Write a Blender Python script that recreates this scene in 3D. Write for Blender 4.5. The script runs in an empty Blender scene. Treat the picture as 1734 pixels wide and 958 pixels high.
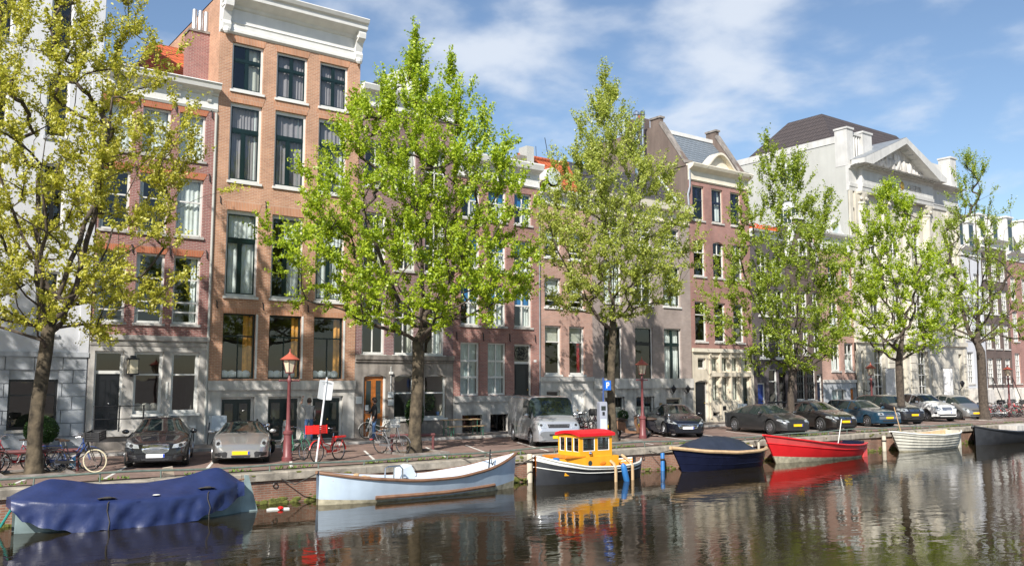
import bpy, bmesh, math, random
import numpy as np
from mathutils import Vector, Matrix
from mathutils.bvhtree import BVHTree

random.seed(7); np.random.seed(7)
S = bpy.context.scene
COL = S.collection
rad = math.radians

# ---------------------------------------------------------------- camera, sky, sun, exposure
F = 1500.0; CX, CY = 867.0, 479.0                 # focal length and centre in photograph pixels
PITCH = math.atan(161 / F)
YAW = math.pi / 2 - math.atan(2033 / (F / math.cos(PITCH)))
H = 2.7                                           # eye above the street
cd = bpy.data.cameras.new('camera'); cam = bpy.data.objects.new('camera', cd); COL.objects.link(cam)
cd.sensor_width = 36; cd.lens = 36 * F / 1734; cd.clip_end = 6000; cd.clip_start = 0.1
cam.location = (0, 0, H); cam.rotation_euler = (math.pi / 2 + PITCH, 0, -YAW)
S.camera = cam
SUN_EL, SUN_AZ = rad(38), rad(234)                # the sun stands behind the camera to its left (azimuth from +Y clockwise)
sdir = Vector((math.sin(SUN_AZ) * math.cos(SUN_EL), math.cos(SUN_AZ) * math.cos(SUN_EL), math.sin(SUN_EL)))
sl = bpy.data.lights.new('sun', 'SUN'); sl.energy = 5.0; sl.angle = rad(0.53); sl.color = (1, 0.95, 0.87)
so = bpy.data.objects.new('sun', sl); COL.objects.link(so); so.location = sdir * 100
so.rotation_euler = sdir.to_track_quat('Z', 'Y').to_euler()
W = bpy.data.worlds.new('World'); S.world = W; W.use_nodes = True
def make_world():
    nt = W.node_tree; nt.nodes.clear(); N = nt.nodes.new; L = nt.links.new
    out = N('ShaderNodeOutputWorld'); bg = N('ShaderNodeBackground'); sky = N('ShaderNodeTexSky')
    sky.sky_type = 'NISHITA'; sky.sun_disc = False; sky.sun_elevation = SUN_EL; sky.sun_rotation = SUN_AZ
    sky.air_density = 1.0; sky.dust_density = 0.4; sky.ozone_density = 2.2
    bg.inputs['Strength'].default_value = 0.10
    tc = N('ShaderNodeTexCoord'); sep = N('ShaderNodeSeparateXYZ'); L(tc.outputs['Generated'], sep.inputs[0])
    ad = N('ShaderNodeMath'); ad.operation = 'ADD'; ad.inputs[1].default_value = 0.16; L(sep.outputs['Z'], ad.inputs[0])
    mx = N('ShaderNodeMath'); mx.operation = 'MAXIMUM'; mx.inputs[1].default_value = 0.05; L(ad.outputs[0], mx.inputs[0])
    cmb = N('ShaderNodeCombineXYZ')
    for i, k in enumerate('XY'):
        d = N('ShaderNodeMath'); d.operation = 'DIVIDE'; L(sep.outputs[k], d.inputs[0]); L(mx.outputs[0], d.inputs[1]); L(d.outputs[0], cmb.inputs[i])
    mp = N('ShaderNodeMapping'); mp.inputs['Location'].default_value = CLOUD_LOC; mp.inputs['Scale'].default_value = (1.0, 1.0, 1.0)
    L(cmb.outputs[0], mp.inputs[0])
    n1 = N('ShaderNodeTexNoise'); n1.inputs['Scale'].default_value = 3.3; n1.inputs['Detail'].default_value = 7; n1.inputs['Roughness'].default_value = 0.5
    n1.inputs['Distortion'].default_value = 0.1
    L(mp.outputs[0], n1.inputs['Vector'])
    ds = N('ShaderNodeVectorMath'); ds.operation = 'DISTANCE'; L(cmb.outputs[0], ds.inputs[0]); ds.inputs[1].default_value = (1.38, 1.28, 0)
    mr = N('ShaderNodeMapRange'); mr.interpolation_type = 'SMOOTHSTEP'; mr.inputs['From Min'].default_value = .15; mr.inputs['From Max'].default_value = .95; mr.inputs['To Min'].default_value = .10; mr.inputs['To Max'].default_value = -.04
    L(ds.outputs['Value'], mr.inputs['Value'])
    sm = N('ShaderNodeMath'); sm.operation = 'ADD'; L(n1.outputs['Fac'], sm.inputs[0]); L(mr.outputs[0], sm.inputs[1])
    cr = N('ShaderNodeValToRGB'); cr.color_ramp.elements[0].position = 0.47; cr.color_ramp.elements[1].position = 0.76
    cr.color_ramp.elements[0].color = (0, 0, 0, 1); cr.color_ramp.elements[1].color = (0.8, 0.8, 0.8, 1); cr.color_ramp.interpolation = 'EASE'
    L(sm.outputs[0], cr.inputs[0])
    hs = N('ShaderNodeHueSaturation'); hs.inputs['Saturation'].default_value = 1.0; hs.inputs['Value'].default_value = 1.0; L(sky.outputs[0], hs.inputs['Color'])
    mix = N('ShaderNodeMix'); mix.data_type = 'RGBA'; L(cr.outputs[0], mix.inputs[0]); L(hs.outputs[0], mix.inputs[6]); mix.inputs[7].default_value = (5.8, 6.2, 6.8, 1)
    L(mix.outputs[2], bg.inputs['Color']); L(bg.outputs[0], out.inputs[0])
CLOUD_LOC = (3.1, 1.7, 0)
make_world()
S.view_settings.view_transform = 'Standard'; S.view_settings.look = 'None'; S.view_settings.exposure = 0.55; S.view_settings.gamma = 1
S.view_settings.use_curve_mapping = False
S.render.engine = 'CYCLES'

# ---------------------------------------------------------------- photograph pixel -> place
_fw = Vector((math.sin(YAW) * math.cos(PITCH), math.cos(YAW) * math.cos(PITCH), math.sin(PITCH)))
_rt = Vector((math.cos(YAW), -math.sin(YAW), 0)); _up = _rt.cross(_fw)
def ray(px, py): return _fw + _rt * ((px - CX) / F) + _up * ((CY - py) / F)
def onY(px, py, Y):
    d = ray(px, py); t = Y / d.y
    return d.x * t, H + d.z * t
def onZ(px, py, Z=0.0):
    d = ray(px, py); t = (Z - H) / d.z
    return d.x * t, d.y * t
YF, YQ, ZW = 36.0, 25.4, -0.95                    # house fronts, quay edge, water level
def PX(px, py, Y=YF): return onY(px, py, Y)[0]
def PZ(px, py, Y=YF): return onY(px, py, Y)[1]

# ---------------------------------------------------------------- mesh helpers
class MB:
    def __init__(s): s.v = []; s.f = []; s.m = []
    def add(s, vs, fs, m=0):
        b = len(s.v); s.v += [tuple(p) for p in vs]; s.f += [tuple(i + b for i in f) for f in fs]; s.m += [m] * len(fs); return s
    def box(s, x0, x1, y0, y1, z0, z1, m=0):
        return s.add([(x0,y0,z0),(x1,y0,z0),(x1,y1,z0),(x0,y1,z0),(x0,y0,z1),(x1,y0,z1),(x1,y1,z1),(x0,y1,z1)],
                     [(3,2,1,0),(4,5,6,7),(0,1,5,4),(1,2,6,5),(2,3,7,6),(3,0,4,7)], m)
    def obox(s, c, sx, sy, sz, rot=None, m=0):
        R = rot if rot is not None else Matrix.Identity(3)
        if not isinstance(R, Matrix): R = Matrix.Rotation(R, 3, 'Z')
        vs = [Vector(c) + R @ Vector((a*sx/2, b*sy/2, d*sz/2)) for d in (-1,1) for a, b in ((-1,-1),(1,-1),(1,1),(-1,1))]
        return s.add(vs, [(3,2,1,0),(4,5,6,7),(0,1,5,4),(1,2,6,5),(2,3,7,6),(3,0,4,7)], m)
    def tube(s, pts, r, n=8, m=0, cap=True):
        pts = [Vector(p) for p in pts]; k = len(pts)
        rs = r if isinstance(r, (list, tuple)) else [r] * k
        vs = []; prev = None
        for i, p in enumerate(pts):
            t = (pts[min(i+1, k-1)] - pts[max(i-1, 0)])
            t = t.normalized() if t.length > 1e-9 else Vector((0,0,1))
            if prev is None:
                a = Vector((0,0,1)) if abs(t.z) < .9 else Vector((1,0,0))
                u = t.cross(a).normalized()
            else:
                u = (prev - t * prev.dot(t))
                u = u.normalized() if u.length > 1e-6 else t.orthogonal().normalized()
            prev = u; w = t.cross(u)
            vs += [p + (u * math.cos(2*math.pi*j/n) + w * math.sin(2*math.pi*j/n)) * rs[i] for j in range(n)]
        fs = [(i*n+j, i*n+(j+1)%n, (i+1)*n+(j+1)%n, (i+1)*n+j) for i in range(k-1) for j in range(n)]
        if cap: fs += [tuple(range(n-1,-1,-1)), tuple((k-1)*n+j for j in range(n))]
        return s.add(vs, fs, m)
    def lathe(s, prof, n=16, c=(0,0,0), R=None, m=0, cap=False):
        R = R or Matrix.Identity(3); c = Vector(c); k = len(prof)
        vs = [c + R @ Vector((r*math.cos(2*math.pi*j/n), r*math.sin(2*math.pi*j/n), z)) for r, z in prof for j in range(n)]
        fs = [(i*n+j, i*n+(j+1)%n, (i+1)*n+(j+1)%n, (i+1)*n+j) for i in range(k-1) for j in range(n)]
        if cap: fs += [tuple(range(n-1,-1,-1)), tuple((k-1)*n+j for j in range(n))]
        return s.add(vs, fs, m)
    def prism(s, poly, axis, a, b, m=0):
        n = len(poly)
        def P(p, t): return {'x': (t, p[0], p[1]), 'y': (p[0], t, p[1]), 'z': (p[0], p[1], t)}[axis]
        vs = [P(p, a) for p in poly] + [P(p, b) for p in poly]
        return s.add(vs, [tuple(range(n-1,-1,-1)), tuple(range(n, 2*n))] + [(i, (i+1)%n, n+(i+1)%n, n+i) for i in range(n)], m)
    def grid(s, P, m=0, closeu=False):
        nu, nv = len(P), len(P[0])
        vs = [p for row in P for p in row]
        fs = [(i*nv+j, ((i+1)%nu)*nv+j, ((i+1)%nu)*nv+j+1, i*nv+j+1) for i in range(nu if closeu else nu-1) for j in range(nv-1)]
        return s.add(vs, fs, m)
    def ball(s, c, r, n=10, k=6, sc=(1,1,1), m=0):
        c = Vector(c); P = []
        for i in range(k+1):
            a = -math.pi/2 + math.pi*i/k
            P.append([c + Vector((r*sc[0]*math.cos(a)*math.cos(2*math.pi*j/n), r*sc[1]*math.cos(a)*math.sin(2*math.pi*j/n), r*sc[2]*math.sin(a))) for j in range(n+1)])
        return s.grid(P, m)
    def mesh(s, name, mats, smooth=False, off=None, angle=35, weld=False):
        me = bpy.data.meshes.new(name)
        vs = s.v if off is None else [(a-off[0], b-off[1], c-off[2]) for a, b, c in s.v]
        me.from_pydata(vs, [], s.f)
        for mt in (mats if isinstance(mats, (list, tuple)) else [mats]): me.materials.append(M[mt] if isinstance(mt, str) else mt)
        if any(s.m): me.polygons.foreach_set('material_index', s.m)
        bm = bmesh.new(); bm.from_mesh(me)
        if weld: bmesh.ops.remove_doubles(bm, verts=bm.verts, dist=1e-4)
        bmesh.ops.recalc_face_normals(bm, faces=bm.faces); bm.to_mesh(me); bm.free()
        if smooth:
            me.polygons.foreach_set('use_smooth', [True] * len(me.polygons)); me.set_sharp_from_angle(angle=rad(angle))
        me.update(); return me
    def build(s, name, mats, parent=None, smooth=False, **k):
        off = OFF.get(parent.name) if parent is not None else None
        o = bpy.data.objects.new(name, s.mesh(name, mats, smooth, off, **k)); COL.objects.link(o)
        if parent is not None:
            o.parent = parent
            if off is not None: OFF[o.name] = off
        return o
OFF = {}                                           # things whose parts are written in world coordinates
def tag(o, label=None, cat=None, group=None, kind=None):
    if label: o['label'] = label
    if cat: o['category'] = cat
    if group: o['group'] = group
    if kind: o['kind'] = kind
    return o
def empty(name, loc=(0,0,0), rz=0, label=None, cat=None, group=None, world=False):
    o = bpy.data.objects.new(name, None); COL.objects.link(o); o.location = loc; o.rotation_euler = (0,0,rz); o.empty_display_size = .2
    if world: OFF[o.name] = tuple(loc)
    return tag(o, label, cat, group)
def kids(o): return [c for c in bpy.data.objects if c.parent == o]
def copy_tree(o, parent=None):
    c = o.copy(); COL.objects.link(c); c.parent = parent
    for ch in kids(o): copy_tree(ch, c)
    return c
def struct(o): o['kind'] = 'structure'; return o

# ---------------------------------------------------------------- materials
M = {}
def newmat(name):
    m = bpy.data.materials.new(name); m.use_nodes = True; M[name] = m
    return m, m.node_tree.nodes, m.node_tree.links, m.node_tree.nodes['Principled BSDF']
def pmat(name, col, rough=.6, metal=0, var=.12, scale=3.0, bump=0.0, bscale=40, coat=0, streak=0, spec=None, coord='w'):
    m, N, L, b = newmat(name)
    b.inputs['Roughness'].default_value = rough; b.inputs['Metallic'].default_value = metal
    if coat: b.inputs['Coat Weight'].default_value = coat; b.inputs['Coat Roughness'].default_value = .03
    if spec is not None: b.inputs['Specular IOR Level'].default_value = spec
    if coord == 'w': vec = N.new('ShaderNodeNewGeometry').outputs['Position']
    else: vec = N.new('ShaderNodeTexCoord').outputs['Object']
    col = tuple(col) + (1,)
    if var:
        n = N.new('ShaderNodeTexNoise'); n.inputs['Scale'].default_value = scale; n.inputs['Detail'].default_value = 6
        L.new(vec, n.inputs['Vector'])
        r = N.new('ShaderNodeMapRange'); r.inputs['From Min'].default_value = .3; r.inputs['From Max'].default_value = .7
        r.inputs['To Min'].default_value = 1 - var; r.inputs['To Max'].default_value = 1 + var; L.new(n.outputs['Fac'], r.inputs['Value'])
        fac = r.outputs[0]
        if streak:
            mp = N.new('ShaderNodeMapping'); mp.inputs['Scale'].default_value = (3.2, 3.2, .3); L.new(vec, mp.inputs[0])
            n2 = N.new('ShaderNodeTexNoise'); n2.inputs['Scale'].default_value = 1; n2.inputs['Detail'].default_value = 5; L.new(mp.outputs[0], n2.inputs['Vector'])
            r2 = N.new('ShaderNodeMapRange'); r2.inputs['From Min'].default_value = .35; r2.inputs['From Max'].default_value = .6
            r2.inputs['To Min'].default_value = 1 - streak; r2.inputs['To Max'].default_value = 1; L.new(n2.outputs['Fac'], r2.inputs['Value'])
            mu = N.new('ShaderNodeMath'); mu.operation = 'MULTIPLY'; L.new(fac, mu.inputs[0]); L.new(r2.outputs[0], mu.inputs[1]); fac = mu.outputs[0]
        h = N.new('ShaderNodeVectorMath'); h.operation = 'SCALE'; h.inputs[0].default_value = col[:3]; L.new(fac, h.inputs['Scale'])
        L.new(h.outputs[0], b.inputs['Base Color'])
    else: b.inputs['Base Color'].default_value = col
    if bump:
        n = N.new('ShaderNodeTexNoise'); n.inputs['Scale'].default_value = bscale; n.inputs['Detail'].default_value = 4; L.new(vec, n.inputs['Vector'])
        bp = N.new('ShaderNodeBump'); bp.inputs['Strength'].default_value = bump; bp.inputs['Distance'].default_value = .02
        L.new(n.outputs['Fac'], bp.inputs['Height']); L.new(bp.outputs[0], b.inputs['Normal'])
    return m
def brickmat(name, c1, c2, mortar, bw=.22, bh=.066, plane='xz', var=.2, rough=.85, streak=.10, ms=.013):
    m, N, L, b = newmat(name); b.inputs['Roughness'].default_value = rough
    g = N.new('ShaderNodeNewGeometry'); sp = N.new('ShaderNodeSeparateXYZ'); L.new(g.outputs['Position'], sp.inputs[0])
    cb = N.new('ShaderNodeCombineXYZ')
    if plane == 'xz':
        ad = N.new('ShaderNodeMath'); L.new(sp.outputs['X'], ad.inputs[0]); L.new(sp.outputs['Y'], ad.inputs[1])
        L.new(ad.outputs[0], cb.inputs[0]); L.new(sp.outputs['Z'], cb.inputs[1])
    else: L.new(sp.outputs['X'], cb.inputs[1]); L.new(sp.outputs['Y'], cb.inputs[0])
    t = N.new('ShaderNodeTexBrick'); t.inputs['Scale'].default_value = 1; t.inputs['Brick Width'].default_value = bw; t.inputs['Row Height'].default_value = bh
    t.inputs['Mortar Size'].default_value = ms; t.inputs['Mortar Smooth'].default_value = .3; t.inputs['Bias'].default_value = -.1
    t.inputs['Color1'].default_value = (*c1, 1); t.inputs['Color2'].default_value = (*c2, 1); t.inputs['Mortar'].default_value = (*mortar, 1)
    L.new(cb.outputs[0], t.inputs['Vector'])
    n = N.new('ShaderNodeTexNoise'); n.inputs['Scale'].default_value = .8; n.inputs['Detail'].default_value = 7; n.inputs['Roughness'].default_value = .65; L.new(g.outputs['Position'], n.inputs['Vector'])
    r = N.new('ShaderNodeMapRange'); r.inputs['From Min'].default_value = .3; r.inputs['From Max'].default_value = .7
    r.inputs['To Min'].default_value = 1 - var; r.inputs['To Max'].default_value = 1 + var; L.new(n.outputs['Fac'], r.inputs['Value'])
    mp = N.new('ShaderNodeMapping'); mp.inputs['Scale'].default_value = (1.2, 1.2, .5); L.new(g.outputs['Position'], mp.inputs[0])
    n2 = N.new('ShaderNodeTexNoise'); n2.inputs['Scale'].default_value = 1; n2.inputs['Detail'].default_value = 6; L.new(mp.outputs[0], n2.inputs['Vector'])
    r2 = N.new('ShaderNodeMapRange'); r2.inputs['From Min'].default_value = .38; r2.inputs['From Max'].default_value = .58
    r2.inputs['To Min'].default_value = 1 - streak; r2.inputs['To Max'].default_value = 1; L.new(n2.outputs['Fac'], r2.inputs['Value'])
    mu = N.new('ShaderNodeMath'); mu.operation = 'MULTIPLY'; L.new(r.outputs[0], mu.inputs[0]); L.new(r2.outputs[0], mu.inputs[1])
    h = N.new('ShaderNodeVectorMath'); h.operation = 'SCALE'; L.new(t.outputs['Color'], h.inputs[0]); L.new(mu.outputs[0], h.inputs['Scale'])
    L.new(h.outputs[0], b.inputs['Base Color'])
    bp = N.new('ShaderNodeBump'); bp.inputs['Strength'].default_value = .35; bp.inputs['Distance'].default_value = .01; bp.invert = True
    L.new(t.outputs['Fac'], bp.inputs['Height']); L.new(bp.outputs[0], b.inputs['Normal'])
    return m
def tilemat(name, c1, c2, tw=.25, th=.3, rough=.7):     # roof tiles: rows up the slope, each row's lower edge proud
    m, N, L, b = newmat(name); b.inputs['Roughness'].default_value = rough
    g = N.new('ShaderNodeNewGeometry'); sp = N.new('ShaderNodeSeparateXYZ'); L.new(g.outputs['Position'], sp.inputs[0])
    ad = N.new('ShaderNodeMath'); L.new(sp.outputs['X'], ad.inputs[0]); L.new(sp.outputs['Y'], ad.inputs[1])
    cb = N.new('ShaderNodeCombineXYZ'); L.new(ad.outputs[0], cb.inputs[0]); L.new(sp.outputs['Z'], cb.inputs[1])
    t = N.new('ShaderNodeTexBrick'); t.offset = 0; t.inputs['Scale'].default_value = 1; t.inputs['Brick Width'].default_value = tw; t.inputs['Row Height'].default_value = th
    t.inputs['Mortar Size'].default_value = .03; t.inputs['Mortar Smooth'].default_value = 1
    t.inputs['Color1'].default_value = (*c1, 1); t.inputs['Color2'].default_value = (*c2, 1); t.inputs['Mortar'].default_value = tuple(.45 * k for k in c1) + (1,)
    L.new(cb.outputs[0], t.inputs['Vector']); L.new(t.outputs['Color'], b.inputs['Base Color'])
    bp = N.new('ShaderNodeBump'); bp.inputs['Strength'].default_value = .9; bp.inputs['Distance'].default_value = .05; bp.invert = True
    L.new(t.outputs['Fac'], bp.inputs['Height']); L.new(bp.outputs[0], b.inputs['Normal'])
    return m
def glassmat(name, tint=(.85,.9,.9), rough=.015, refl=1.6):
    m, N, L, b = newmat(name); N.remove(b); out = N['Material Output']
    tr = N.new('ShaderNodeBsdfTransparent'); tr.inputs[0].default_value = (*tint, 1)
    gl = N.new('ShaderNodeBsdfGlossy'); gl.inputs['Roughness'].default_value = rough; gl.inputs[0].default_value = (1,1,1,1)
    lf = N.new('ShaderNodeLayerWeight'); lf.inputs[0].default_value = .5; pw = N.new('ShaderNodeMath'); pw.operation = 'POWER'; pw.inputs[1].default_value = 4.5; L.new(lf.outputs['Facing'], pw.inputs[0])
    lw = N.new('ShaderNodeMath'); lw.operation = 'MULTIPLY_ADD'; lw.inputs[1].default_value = .85; lw.inputs[2].default_value = .07; L.new(pw.outputs[0], lw.inputs[0])
    nz = N.new('ShaderNodeTexNoise'); nz.inputs['Scale'].default_value = .9; bp = N.new('ShaderNodeBump'); bp.inputs['Strength'].default_value = .06; bp.inputs['Distance'].default_value = .05
    g = N.new('ShaderNodeNewGeometry'); L.new(g.outputs['Position'], nz.inputs['Vector']); L.new(nz.outputs['Fac'], bp.inputs['Height']); L.new(bp.outputs[0], gl.inputs['Normal'])
    mx = N.new('ShaderNodeMixShader'); L.new(lw.outputs[0], mx.inputs[0]); L.new(tr.outputs[0], mx.inputs[1]); L.new(gl.outputs[0], mx.inputs[2]); L.new(mx.outputs[0], out.inputs[0])
    return m
def leafmat(name, c1, c2, c3):
    m, N, L, b = newmat(name); N.remove(b); out = N['Material Output']
    g = N.new('ShaderNodeNewGeometry'); cr = N.new('ShaderNodeValToRGB')
    e = cr.color_ramp.elements; e[0].color = (*c1, 1); e[1].color = (*c3, 1); k = e.new(.5); k.color = (*c2, 1)
    L.new(g.outputs['Random Per Island'], cr.inputs[0])
    d = N.new('ShaderNodeBsdfDiffuse'); t = N.new('ShaderNodeBsdfTranslucent'); gl = N.new('ShaderNodeBsdfGlossy'); gl.inputs['Roughness'].default_value = .45
    L.new(cr.outputs[0], d.inputs[0]); L.new(cr.outputs[0], t.inputs[0])
    mx = N.new('ShaderNodeMixShader'); mx.inputs[0].default_value = .48; L.new(d.outputs[0], mx.inputs[1]); L.new(t.outputs[0], mx.inputs[2])
    m2 = N.new('ShaderNodeMixShader'); m2.inputs[0].default_value = .04; L.new(mx.outputs[0], m2.inputs[1]); L.new(gl.outputs[0], m2.inputs[2]); L.new(m2.outputs[0], out.inputs[0])
    return m
def make_mats():
    brickmat('brick_plum', (.32,.12,.105), (.22,.08,.075), (.38,.28,.25))
    brickmat('brick_orange', (.50,.25,.145), (.37,.17,.10), (.52,.37,.27))
    brickmat('brick_purple', (.25,.12,.115), (.16,.075,.08), (.31,.25,.24))
    brickmat('brick_rose', (.46,.245,.185), (.36,.19,.145), (.47,.36,.31))
    brickmat('brick_grey', (.36,.28,.25), (.29,.225,.205), (.35,.305,.28))
    brickmat('brick_red', (.35,.145,.115), (.25,.10,.085), (.37,.27,.24))
    brickmat('brick_dark', (.115,.095,.10), (.095,.08,.085), (.1,.085,.09))
    brickmat('brick_brown', (.12,.075,.06), (.09,.055,.05), (.14,.12,.11))
    brickmat('brick_lintel', (.48,.14,.065), (.40,.11,.05), (.4,.2,.12), bw=.066, bh=.3)
    brickmat('brick_lintel_orange', (.52,.235,.12), (.42,.18,.09), (.5,.34,.25), bw=.066, bh=.4)
    brickmat('brick_quay', (.36,.165,.105), (.27,.125,.08), (.34,.26,.2), var=.35, streak=.4)
    brickmat('paving', (.24,.155,.125), (.19,.125,.105), (.17,.14,.12), bw=.2, bh=.1, plane='xy', var=.3, streak=.15, ms=.006)
    brickmat('paving_grey', (.26,.215,.185), (.22,.185,.16), (.15,.13,.115), bw=.3, bh=.3, plane='xy', var=.25, streak=.15, ms=.006)
    tilemat('tile_orange', (.52,.12,.04), (.44,.10,.04)); tilemat('tile_dark', (.075,.06,.058), (.062,.05,.05), .3, .35)
    tilemat('slate', (.20,.23,.26), (.17,.20,.23), .4, .2, .5); tilemat('slate_dark', (.075,.07,.08), (.06,.058,.065), .3, .25, .5)
    pmat('stone_grey', (.50,.475,.445), .8, var=.3, scale=2.2, bump=.15, streak=.35)
    pmat('stone_dark', (.28,.25,.225), .8, var=.3, scale=2, bump=.15, streak=.4)
    pmat('stone_light', (.60,.57,.53), .8, var=.2, scale=1.7, bump=.12, streak=.3)
    pmat('stone_blue', (.40,.42,.45), .8, var=.22, scale=1.6, bump=.12, streak=.22)
    pmat('stone_cream', (.62,.55,.44), .75, var=.1, scale=2, bump=.05, streak=.15)
    pmat('stone_temple', (.58,.54,.46), .8, var=.12, scale=1.3, bump=.06, streak=.18)
    pmat('coping', (.33,.29,.235), .9, var=.4, scale=3, bump=.4, bscale=18, streak=.2)
    pmat('stucco_white', (.56,.57,.60), .8, var=.05, scale=1, bump=.05, streak=.06)
    pmat('stucco_grey', (.44,.44,.41), .9, var=.06, scale=.7, bump=.05, streak=.05)
    pmat('stucco_brown', (.165,.125,.105), .9, var=.15, scale=1, streak=.2)
    pmat('white_paint', (.70,.69,.66), .45, var=.06, scale=2, streak=.06)
    pmat('stone_white', (.56,.55,.525), .6, var=.1, scale=1.5, streak=.12)
    pmat('cream_paint', (.72,.66,.54), .5, var=.06, scale=2, streak=.08)
    pmat('green_paint', (.007,.02,.02), .3, var=.1); pmat('black_paint', (.012,.012,.014), .3, var=.1)
    pmat('blue_paint', (.02,.045,.22), .35, var=.1); pmat('navy_paint', (.012,.02,.045), .35, var=.1)
    pmat('oak', (.36,.115,.02), .4, var=.3, scale=6); pmat('orange_wood', (.5,.16,.03), .45, var=.2, scale=6)
    pmat('iron', (.02,.02,.022), .45, var=.2); pmat('lead', (.25,.27,.29), .5, var=.15, metal=.2)
    pmat('zinc', (.42,.44,.46), .4, metal=.6, var=.1); pmat('steel', (.6,.6,.6), .25, metal=1, var=.05)
    pmat('room', (.13,.115,.105), .9, var=.1); pmat('room_light', (.38,.34,.30), .9, var=.05)
    pmat('curtain_white', (.72,.72,.69), .9, var=.08, scale=5); pmat('curtain_orange', (.75,.33,.06), .8, var=.2, scale=6)
    pmat('curtain_red', (.42,.02,.03), .8, var=.2, scale=6); pmat('blind_blue', (.015,.17,.42), .7, var=.15, scale=4); pmat('blind_beige', (.55,.52,.44), .8, var=.05)
    pmat('blind_reflection_mauve', (.30,.26,.27), .8, var=.1, scale=3); pmat('curtain_grey', (.44,.5,.5), .9, var=.15, scale=5)  # mauve serves real blinds and, in the top row, painted pane reflection
    pmat('cushion', (.75,.77,.8), .9, var=.1)
    glassmat('glass'); glassmat('glass_dark', (.35,.38,.38)); glassmat('lamp_glass', (.9,.86,.72), .2, 1.3)
    pmat('lamp_red', (.17,.05,.052), .45, var=.15, scale=8); pmat('lamp_roof', (.42,.095,.06), .5, var=.12, scale=8); pmat('lantern_milk', (.62,.55,.40), .35, var=.08)
    pmat('rack_maroon', (.13,.045,.045), .5, var=.2, scale=8)
    pmat('rail_green', (.12,.155,.13), .5, var=.3, scale=5); pmat('moss', (.13,.14,.03), .95, var=.5, scale=9, bump=.6, bscale=60)
    pmat('bark', (.08,.062,.04), .95, var=.75, scale=4, bump=.9, bscale=14); pmat('bark_dark', (.075,.058,.045), .95, var=.4, scale=8, bump=.6, bscale=25)
    leafmat('leaf_yellow', (.36,.38,.03), (.52,.51,.05), (.66,.60,.12)); leafmat('leaf_bright', (.22,.34,.012), (.38,.50,.018), (.54,.62,.05))
    leafmat('leaf_olive', (.26,.33,.045), (.40,.46,.065), (.55,.58,.12)); leafmat('leaf_mid', (.16,.24,.015), (.29,.38,.025), (.42,.49,.06)); leafmat('leaf_dark', (.02,.06,.012), (.04,.10,.018), (.07,.14,.03))
    pmat('earth', (.14,.10,.065), .95, var=.4, scale=6, bump=.5); pmat('grass_green', (.12,.20,.03), .9, var=.4, scale=12)
    pmat('marking', (.62,.60,.56), .8, var=.25, scale=6)
    pmat('rubber', (.018,.018,.018), .8, var=.2); pmat('alloy', (.5,.5,.52), .3, metal=.85, var=.05); pmat('chrome', (.75,.75,.76), .12, metal=1, var=0)
    pmat('plastic_black', (.02,.02,.022), .5, var=.1); pmat('plastic_grey', (.14,.15,.16), .55, var=.1)
    pmat('plate_yellow', (.85,.52,.01), .45, var=.03); pmat('plate_white', (.8,.8,.8), .45, var=.03); pmat('plate_blue', (.02,.06,.4), .5, var=0)
    pmat('car_glass', (.022,.032,.03), .03, var=0, spec=.9); pmat('head_lens', (.55,.58,.6), .08, metal=.55, var=.25, scale=25, coord='o')
    for n, c, me in (('car_black', (.008,.008,.010), .0), ('car_silver', (.44,.43,.42), .7), ('car_van', (.52,.53,.55), .6), ('car_ink', (.006,.007,.012), 0),
                     ('car_grey', (.05,.05,.052), .5), ('car_brownblack', (.016,.013,.012), .2), ('car_teal', (.015,.055,.10), .3), ('car_charcoal', (.022,.022,.026), .3),
                     ('car_white', (.78,.78,.77), 0), ('car_pewter', (.36,.35,.34), .7)):
        pmat(n, c, .32 if me else .25, metal=me, var=0, coat=1)
    pmat('soft_top', (.012,.011,.011), .85, var=.1)
    pmat('bike_black', (.015,.015,.016), .35, var=.1); pmat('bike_red', (.72,.015,.012), .35, var=.05); pmat('bike_blue', (.04,.08,.25), .35, var=.1); pmat('bike_grey', (.2,.2,.21), .35, metal=.4)
    pmat('bike_maroon', (.3,.02,.03), .35); pmat('bike_white', (.6,.6,.58), .4); pmat('bike_green', (.03,.13,.08), .4)
    pmat('leather', (.05,.03,.02), .6); pmat('wicker_white', (.66,.66,.64), .8, bump=.5, bscale=60); pmat('tyre_cream', (.62,.55,.38), .8)
    pmat('tarp', (.017,.028,.095), .42, var=.2, scale=2.5, bump=.35, bscale=9); pmat('tarp_navy', (.022,.028,.045), .5, var=.15, scale=3, bump=.12, bscale=4)
    pmat('hull_green', (.24,.31,.31), .5, var=.2, scale=2.5, streak=.25); pmat('hull_sky', (.47,.56,.66), .35, var=.08, scale=2, streak=.08); pmat('hull_sky_in', (.58,.64,.71), .5, var=.06)
    pmat('wood_rub', (.20,.105,.06), .6, var=.25, scale=5); pmat('wood_pale', (.50,.34,.19), .5, var=.15, scale=5)
    pmat('hull_black', (.035,.037,.042), .35, var=.2, scale=3); pmat('hull_navy', (.010,.013,.035), .25, var=.15); pmat('hull_red', (.62,.018,.022), .35, var=.1, scale=2); pmat('hull_red2', (.60,.075,.075), .35, var=.1, scale=2)
    pmat('hull_white', (.72,.71,.66), .4, var=.06); pmat('hull_cream', (.64,.61,.52), .45, var=.12, scale=3, streak=.2); pmat('hull_scum', (.38,.34,.24), .8, var=.4, scale=5)
    pmat('tug_yellow', (.78,.36,.02), .4, var=.06); pmat('tug_orange', (.72,.23,.015), .45, var=.08); pmat('tug_red', (.65,.012,.02), .45, var=.05)
    pmat('fender_blue', (.03,.16,.42), .45, var=.1); pmat('rope', (.05,.045,.04), .9); pmat('rope_pale', (.5,.45,.36), .9); pmat('teal_rope', (.02,.25,.22), .8)
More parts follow.
